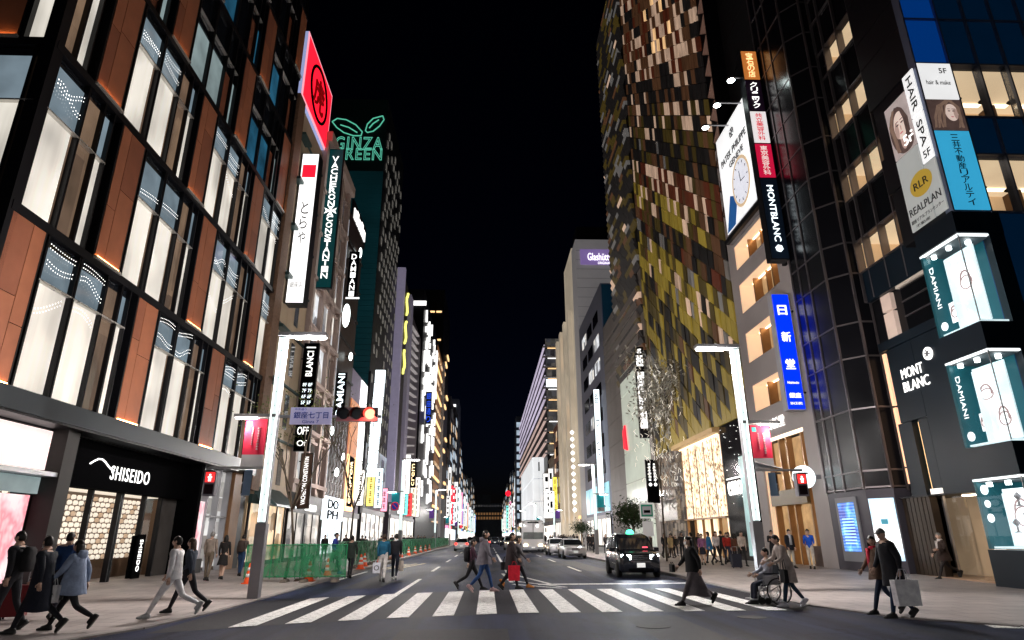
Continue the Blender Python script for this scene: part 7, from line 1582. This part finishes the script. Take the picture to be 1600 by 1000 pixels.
def carrier(label, hand, w, h, d, c, face, name='shopping_bag', strap=.22, text=None, floor=None):
    b = thing(name, label, 'bag', (hand.x, hand.y, hand.z - strap - h), None, R_(face)); m_ = MB()
    m_.hexa([(-w / 2, -d / 2, 0), (w / 2, -d / 2, 0), (w / 2, d / 2, 0), (-w / 2, d / 2, 0)], [(-w * .52, -d * .45, h), (w * .52, -d * .45, h), (w * .52, d * .45, h), (-w * .52, d * .45, h)]); part('sack', m_, cloth(c, .6), b, False, True)
    for s in (-1, 1): part('handle', MB().path([Vector((-w * .25, s * d * .35, h)), Vector((-w * .1, s * .02, h + strap)), Vector((w * .1, s * .02, h + strap)), Vector((w * .25, s * d * .35, h))], .008, 4), cloth(mul(c, .7)), b, False, True)
    if text:
        me, x0, x1, y0, y1 = text_mesh(text, .0, .02); me = me.copy(); me.materials.clear(); me.materials.append(M_blackp); s_ = w * .7 / (x1 - x0)
        me.transform(Matrix.Translation((0, -d / 2 - .006, h * .5)) @ Matrix.Rotation(R_(90), 4, 'X') @ Matrix.Scale(s_, 4) @ Matrix.Translation((-(x0 + x1) / 2, -(y0 + y1) / 2, 0))); link(bpy.data.objects.new('lettering', me), b)
    return b
LEFT, RIGHT, AWAY, NEAR = 90, -90, 0, 180
# ---- left corner
t, hd = person('person in black jacket at the left edge pulling a red suitcase', gp(2, 985), LEFT, 1.76, (.018, .018, .022), (.02, .02, .025), stride=.25, bulk=1.15, backpack=((.012, .012, .014), 'person at the left edge'))
sp = gp(18, 968); s_ = thing('suitcase', 'dark red suitcase rolling at the left edge', 'suitcase', (sp.x, sp.y, sp.z), None, R_(20)); M_case = mat('case_red', (.16, .01, .014), .35, 0, .1)
part('shell', MB().hexa([(-.22, -.13, .06), (.22, -.13, .06), (.22, .13, .06), (-.22, .13, .06)], [(-.23, -.14, .68), (.23, -.14, .68), (.23, .14, .68), (-.23, .14, .68)]), M_case, s_, False, True); part('pull_handle', MB().path([Vector((-.12, .1, .68)), Vector((-.12, .1, 1.0)), Vector((.12, .1, 1.0)), Vector((.12, .1, .68))], .012, 5), M_steel, s_, False, True)
for a in (-.18, .18):
    for b_ in (-.1, .1): part('wheel', MB().tube((a - .015, b_, .03), (a + .015, b_, .03), .03, .03, 8), M_tyre, s_, False, True)
person('person in long navy coat and mask walking on the left pavement', gp(48, 990), LEFT, 1.7, (.012, .014, .022), (.012, .013, .018), coat=(.42, (.012, .014, .024)), stride=.42, mask=True, headturn=-.5, bulk=1.1)
person('person in blue jacket partly hidden behind the navy coat', gp(82, 968), AWAY, 1.74, (.012, .04, .13), (.02, .02, .03), stride=.2, bulk=1.15)
t, hd = person('woman in light blue hooded jacket and black boots striding left', gp(100, 986), LEFT, 1.66, (.26, .32, .45), (.015, .015, .018), shoes=(.012, .012, .012), hairlen=.16, stride=.52, coat=(.72, (.27, .33, .46)), hood=True, bulk=1.1, phase=-1)
carrier('white paper bag with black print carried by woman in light blue', Vector((hd[1].x + .12, hd[1].y, .95)), .24, .3, .1, (.75, .74, .74), -10, text='GINZA', strap=.12)
carrier('black glossy handbag between navy coat and light blue jacket', gp(72, 925) * 0 + Vector((gp(78, 986).x, gp(78, 986).y - .15, .95)), .34, .24, .14, (.015, .015, .015), 20, 'handbag', .14)
t, hd = person('person in all white suit striding left on the corner', gp(262, 966), LEFT, 1.74, (.82, .8, .84), (.84, .83, .88), shoes=(.5, .5, .5), stride=.56, hair='black', coat=(.86, (.82, .8, .84)), arms=(-.1, .35), arm_bend=(.2, .2))
person('person in black trousers walking just behind the white suit', gp(287, 957), LEFT, 1.66, (.03, .04, .06), (.012, .012, .016), hair='brown', hairlen=.2, stride=.45)
person('person in beige jacket seen from behind near the pink poster', gp(322, 907), AWAY, 1.76, (.22, .18, .15), (.14, .11, .08), stride=.12, bulk=1.15, hair='grey')
person('person in black coat and skirt beside the beige jacket', gp(345, 905), AWAY, 1.62, (.015, .013, .013), (.3, .24, .2), skirt=.55, skirt_c=(.015, .013, .013), hairlen=.2, stride=.15, bare_legs=True)
person('person with tan bag facing the shops left of the lamppost', gp(374, 900), AWAY, 1.66, (.12, .09, .08), (.02, .05, .12), hairlen=.1, stride=.2, backpack=((.05, .035, .03), 'person left of the lamppost'))
# ---- by the barriers and on the roadway
person('person in bright blue jacket walking past the barriers', gp(520, 897), RIGHT, 1.74, (.02, .04, .3), (.012, .012, .018), stride=.35, bulk=1.2, shoes=(.02, .05, .2), hairlen=.05)
t, hd = person('person in dark green coat carrying a white bag by the barriers', gp(546, 903), AWAY, 1.7, (.02, .028, .024), (.015, .015, .02), stride=.25, coat=(.8, (.02, .028, .024)))
carrier('white carrier bag held beside dark green coat', Vector((hd[0].x - .05, hd[0].y, .85)), .3, .5, .14, (.7, .7, .7), 20, strap=.08)
t, hd = person('person in teal jacket and white trousers walking away up the road', gp(597, 909, True), AWAY, 1.74, (.012, .09, .16), (.6, .56, .54), stride=.22, bulk=1.25, shoes=(.1, .1, .1), hair='brown')
carrier('white bag with blue ring print held by teal jacket', Vector((hd[0].x - .04, hd[0].y - .05, .8)), .28, .38, .12, (.68, .68, .75), 0, text='O', strap=.1)
t, hd = person('person in black jacket with white collar walking away beside teal jacket', gp(616, 906, True), AWAY, 1.76, (.014, .014, .018), (.012, .014, .025), stride=.2, bulk=1.2, scarf=(.6, .6, .62), shoes=(.6, .6, .6))
carrier('pale bag held by black jacket with white collar', Vector((hd[1].x + .03, hd[1].y, .82)), .18, .4, .1, (.5, .42, .36), 10, strap=.1)
# ---- middle of the crossing
person('person in maroon top with black backpack on the crossing', gp(737, 922, True), RIGHT, 1.62, (.05, .02, .035), (.012, .012, .014), stride=.5, backpack=((.012, .012, .014), 'person in maroon'))
person('tall person in grey hooded jacket and blue jeans on the crossing', gp(756, 925, True), RIGHT, 1.85, (.13, .12, .14), (.02, .055, .16), shoes=(.45, .3, .3), stride=.36, hood=True, bulk=1.15, coat=(.78, (.13, .12, .14)))
t, hd = person('person in black coat carrying dark handbag on the crossing', gp(799, 921, True), RIGHT, 1.76, (.025, .018, .02), (.012, .01, .012), coat=(.6, (.028, .02, .022)), stride=.3, bulk=1.1)
carrier('dark round handbag on the left hip of black coat on the crossing', Vector((hd[0].x - .15, hd[0].y - .1, 1.0)), .3, .24, .14, (.012, .012, .014), 10, 'handbag', .16)
t, hd = person('person in grey coat with orange shoes beside black coat on crossing', gp(809, 919, True), RIGHT, 1.72, (.12, .11, .12), (.015, .013, .016), shoes=(.45, .16, .03), stride=.5, coat=(.75, (.12, .11, .12)))
carrier('bright red shopping bag swinging between the two on the crossing', Vector((gp(803, 921, True).x, gp(803, 921, True).y - .2, .86)), .36, .46, .12, (.55, .012, .03), 5, strap=.12)
# ---- right of the crossing
t, hd = person('woman in black top and long flared grey skirt walking left', gp(1087, 946, True), LEFT, 1.68, (.012, .012, .013), (.1, .085, .09), skirt=.3, skirt_c=(.11, .095, .105), stride=.5, hairlen=.22, mask=True, bulk=1.15, coat=(.86, (.012, .012, .013)), shoes=(.01, .01, .01))
carrier('black clutch bag held low by woman in flared skirt', Vector((hd[1].x - .1, hd[1].y, 1.0)), .26, .18, .08, (.01, .01, .01), 90, 'handbag', .05)
wc = gp(1205, 944); wc.z = 0.02; wcp = Vector((wc.x, wc.y, wc.z))
ch = thing('wheelchair', 'wheelchair with large spoked rear wheels at the crossing edge', 'wheelchair', wcp, None, R_(LEFT)); C_ = lambda nm, mb, m: part(nm, mb, m, ch, False, True)
M_chf = mat('chair_frame', (.5, .5, .52), .3, .8, .05); M_seat = mat('chair_seat', (.02, .02, .03), .8)
for s in (-1, 1):
    w_ = MB(); w_.path([Vector((s * .3, -.12 + .3 * math.cos(a), .3 + .3 * math.sin(a))) for a in [2 * math.pi * i / 24 for i in range(25)]], .018, 6); wh = C_('rear_wheel', w_, M_tyre)
    sp_ = MB(); sp_.path([Vector((s * .345, -.12 + .26 * math.cos(a), .3 + .26 * math.sin(a))) for a in [2 * math.pi * i / 24 for i in range(25)]], .009, 5)
    for i in range(12): a = 2 * math.pi * i / 12; sp_.tube((s * .3, -.12, .3), (s * .3, -.12 + .29 * math.cos(a), .3 + .29 * math.sin(a)), .004, .004, 4)
    part('rim', sp_, M_chf, wh, False, True)
    C_('caster', MB().lathe([(.02, -.02), (.085, -.02), (.085, .02), (.02, .02)], (s * .26, .33, .085), 14, 'X'), M_tyre); C_('caster', MB().lathe([(.02, -.02), (.075, -.02), (.075, .02), (.02, .02)], (s * .26, .18, .075), 12, 'X'), M_tyre)
    f = MB(); f.path([Vector((s * .25, -.22, .95)), Vector((s * .25, -.2, .46)), Vector((s * .25, .3, .46)), Vector((s * .24, .42, .12))], .014, 6); f.path([Vector((s * .25, -.2, .68)), Vector((s * .25, .22, .68)), Vector((s * .25, .26, .2)), Vector((s * .26, .33, .12))], .013, 6); f.tube((s * .25, -.2, .46), (s * .25, .26, .2), .012); C_('side_frame', f, M_chf)
    C_('push_handle', MB().path([Vector((s * .25, -.22, .93)), Vector((s * .25, -.34, .94))], .018, 6), M_seat); C_('armrest', MB().box(s * .25 - .03, s * .25 + .03, -.15, .2, .685, .72), M_seat); C_('footplate', MB().box(s * .14 - .08, s * .14 + .08, .38, .56, .1, .125), M_chf); C_('side_panel', MB().box(s * .235, s * .245, -.15, .2, .47, .66), M_lgrey)
C_('seat', MB().box(-.22, .22, -.2, .24, .45, .49), M_seat); C_('backrest', MB().box(-.22, .22, -.24, -.2, .5, .9), M_seat)
person('seated person in pale blue shirt in the wheelchair', Vector((wcp.x + .02, wcp.y, wcp.z - .37)), LEFT, 1.66, (.36, .38, .45), (.015, .018, .035), sit=True, hair='black', lean=.0, arms=(.5, .5), arm_bend=(.7, .7))
t, hd = person('person in beige trench coat pushing the wheelchair', gp(1238, 948), LEFT, 1.68, (.4, .34, .31), (.012, .03, .055), coat=(.58, (.42, .36, .33)), lean=.3, arms=(.45, .5), arm_bend=(.7, .7), stride=.32, shoes=(.62, .62, .68), hairlen=.05)
carrier('black shoulder bag against the beige trench coat', Vector((gp(1226, 948).x, gp(1226, 948).y - .2, 1.1)), .26, .3, .1, (.012, .012, .014), 90, 'handbag', .25)
t, hd = person('person in flat cap and black coat walking with a large white bag', gp(1408, 966), LEFT, 1.74, (.012, .012, .016), (.015, .03, .07), coat=(.62, (.012, .012, .016)), cap=(.1, .1, .1), bulk=1.2, stride=.3, lean=.12, headturn=.4)
carrier('large white paper shopping bag held by person in flat cap', Vector((gp(1410, 966).x, gp(1410, 966).y - .28, .97)), .5, .48, .16, (.85, .83, .9), 5, strap=.2)
person('person in brown jacket with red scarf beside the flat cap', gp(1385, 960), LEFT, 1.62, (.16, .1, .07), (.02, .03, .06), scarf=(.45, .015, .04), hairlen=.16, stride=.42, coat=(.78, (.17, .11, .08)), headturn=.9)
ep = Vector((17.9, 24.3, .1)); ep = on_x(1492, 893, 17.5); ep.z = .1
person('person in dark suit walking out of the bronze entrance', Vector((ep.x - .3, ep.y, .03)), LEFT, 1.74, (.035, .022, .018), (.02, .016, .016), stride=.55, hair='grey', scarf=(.55, .5, .48), coat=(.75, (.035, .022, .018)), arms=(.3, .2), arm_bend=(1.2, .6))
# ---- in front of the watch shop
person('person in blue polo and cream trousers at the watch shop counter', gp(1270, 889), 150, 1.76, (.015, .09, .5), (.58, .5, .4), stride=.12, hair='black', arms=(.2, .3), arm_bend=(1.1, .9))
person('person in navy blazer and cream trousers before the watch shop', gp(1239, 888), 195, 1.76, (.014, .014, .02), (.52, .47, .4), stride=.06, scarf=(.5, .5, .52), coat=(.8, (.014, .014, .02)), hair='black')
person('person in black top with folded arms left of navy blazer', gp(1211, 884), 170, 1.74, (.013, .012, .014), (.02, .018, .02), stride=.05, arms=(.3, .3), arm_bend=(1.6, 1.6))
person('person in white shirt half hidden by the right lamppost', gp(1193, 882), 180, 1.72, (.5, .48, .48), (.02, .02, .022), stride=.05)
crowd = [(1100, 883, (.25, .1, .2), (.02, .02, .03), 'person in patterned mauve top'), (1111, 880, (.03, .16, .34), (.03, .03, .05), 'person in turquoise jacket'), (1122, 883, (.55, .5, .5), (.015, .015, .018), 'person in white jacket'), (1131, 879, (.02, .02, .022), (.02, .02, .02), 'person in black suit'), (1139, 882, (.4, .03, .02), (.03, .035, .06), 'person in red jacket'), (1150, 881, (.12, .05, .03), (.02, .02, .03), 'person in rust brown coat'), (1163, 885, (.5, .42, .36), (.012, .012, .012), 'person in cream coat over black'), (1143, 878, (.05, .06, .1), (.02, .02, .03), 'person in slate jacket'), (1040, 872, (.015, .015, .018), (.015, .015, .018), 'person in long black coat'), (1049, 872, (.5, .38, .2), (.1, .07, .05), 'person in mustard coat'), (1057, 869, (.02, .02, .022), (.02, .02, .025), 'short person in dark jacket')]
for i, (px, py, c, c2, nm) in enumerate(crowd):
    person(nm + (' in the group below the gold curtain' if px > 1090 else ' near the stop sign on the right pavement'), gp(px, py), (160, 60, 190, 20, 175, 0, 185, 90, 170, 200, 180)[i], (1.6, 1.72, 1.74, 1.76, 1.66, 1.6, 1.7, 1.7, 1.7, 1.6, 1.55)[i], c, c2, hairlen=.15 * (i % 3), stride=.2 + .08 * (i % 3), coat=(.75, c) if i % 2 else None, bare_legs=(i == 0), skirt=.6 if i == 0 else None)
sp = gp(1152, 888); s_ = thing('suitcase', 'black upright suitcase standing in the group under the gold curtain', 'suitcase', (sp.x, sp.y, sp.z)); part('shell', MB().box(-.22, .22, -.13, .13, .05, .66), M_seat, s_, False, True); part('pull_handle', MB().path([Vector((-.12, .1, .66)), Vector((-.12, .1, .98)), Vector((.12, .1, .98)), Vector((.12, .1, .66))], .012, 5), M_steel, s_, False, True)
for a in (-.18, .18): part('wheel', MB().tube((a - .015, 0, .03), (a + .015, 0, .03), .03, .03, 8), M_tyre, s_, False, True)
far0 = [person('dark-dressed pedestrian far along the left pavement', Vector((-9.5, 47, .12)), AWAY, 1.68, (.02, .02, .025), (.02, .02, .02), stride=.25, coat=(.75, (.02, .02, .025)), group='far pedestrians on the left')[0], person('dark-dressed pedestrian far along the right pavement', Vector((10.8, 50, .12)), NEAR, 1.7, (.03, .025, .025), (.02, .02, .025), stride=.25, hairlen=.15, group='far pedestrians on the right')[0]]
finish_people()
rg = random.Random(12)
for src, xr, n in ((far0[0], (-12, -7.8), 26), (far0[1], (9.8, 14.5), 44)):
    for i in range(n):
        o = src.copy(); col.objects.link(o); y = 40 + i * (4 if n == 26 else 1.9) + rg.uniform(0, 3); o.location = (rg.uniform(*xr), y, .12); o.rotation_euler.z = R_(rg.choice((0, 180, 20, 200)) + rg.uniform(-15, 15)); o.scale = (1,) * 2 + (rg.uniform(.95, 1.05),)
        for c in src.children: q = c.copy(); col.objects.link(q); q.parent = o
# people crossing far away, seen as one dark band
cw = MB()
for i in range(90):
    x = rg.uniform(-6, 8); y = rg.uniform(190, 200); h = rg.uniform(1.55, 1.8); cw.lathe([(.02, 0), (.14, .05), (.16, .5), (.22, .95), (.24, h * .75), (.1, h * .83), (.05, h * .85), (.1, h * .92), (.02, h)], (x, y, 0), 7)
o = part('far_crowd', cw, cloth((.02, .02, .024)), None); tag(o, 'far crowd crossing the street as one dark band', 'crowd', kind='stuff')
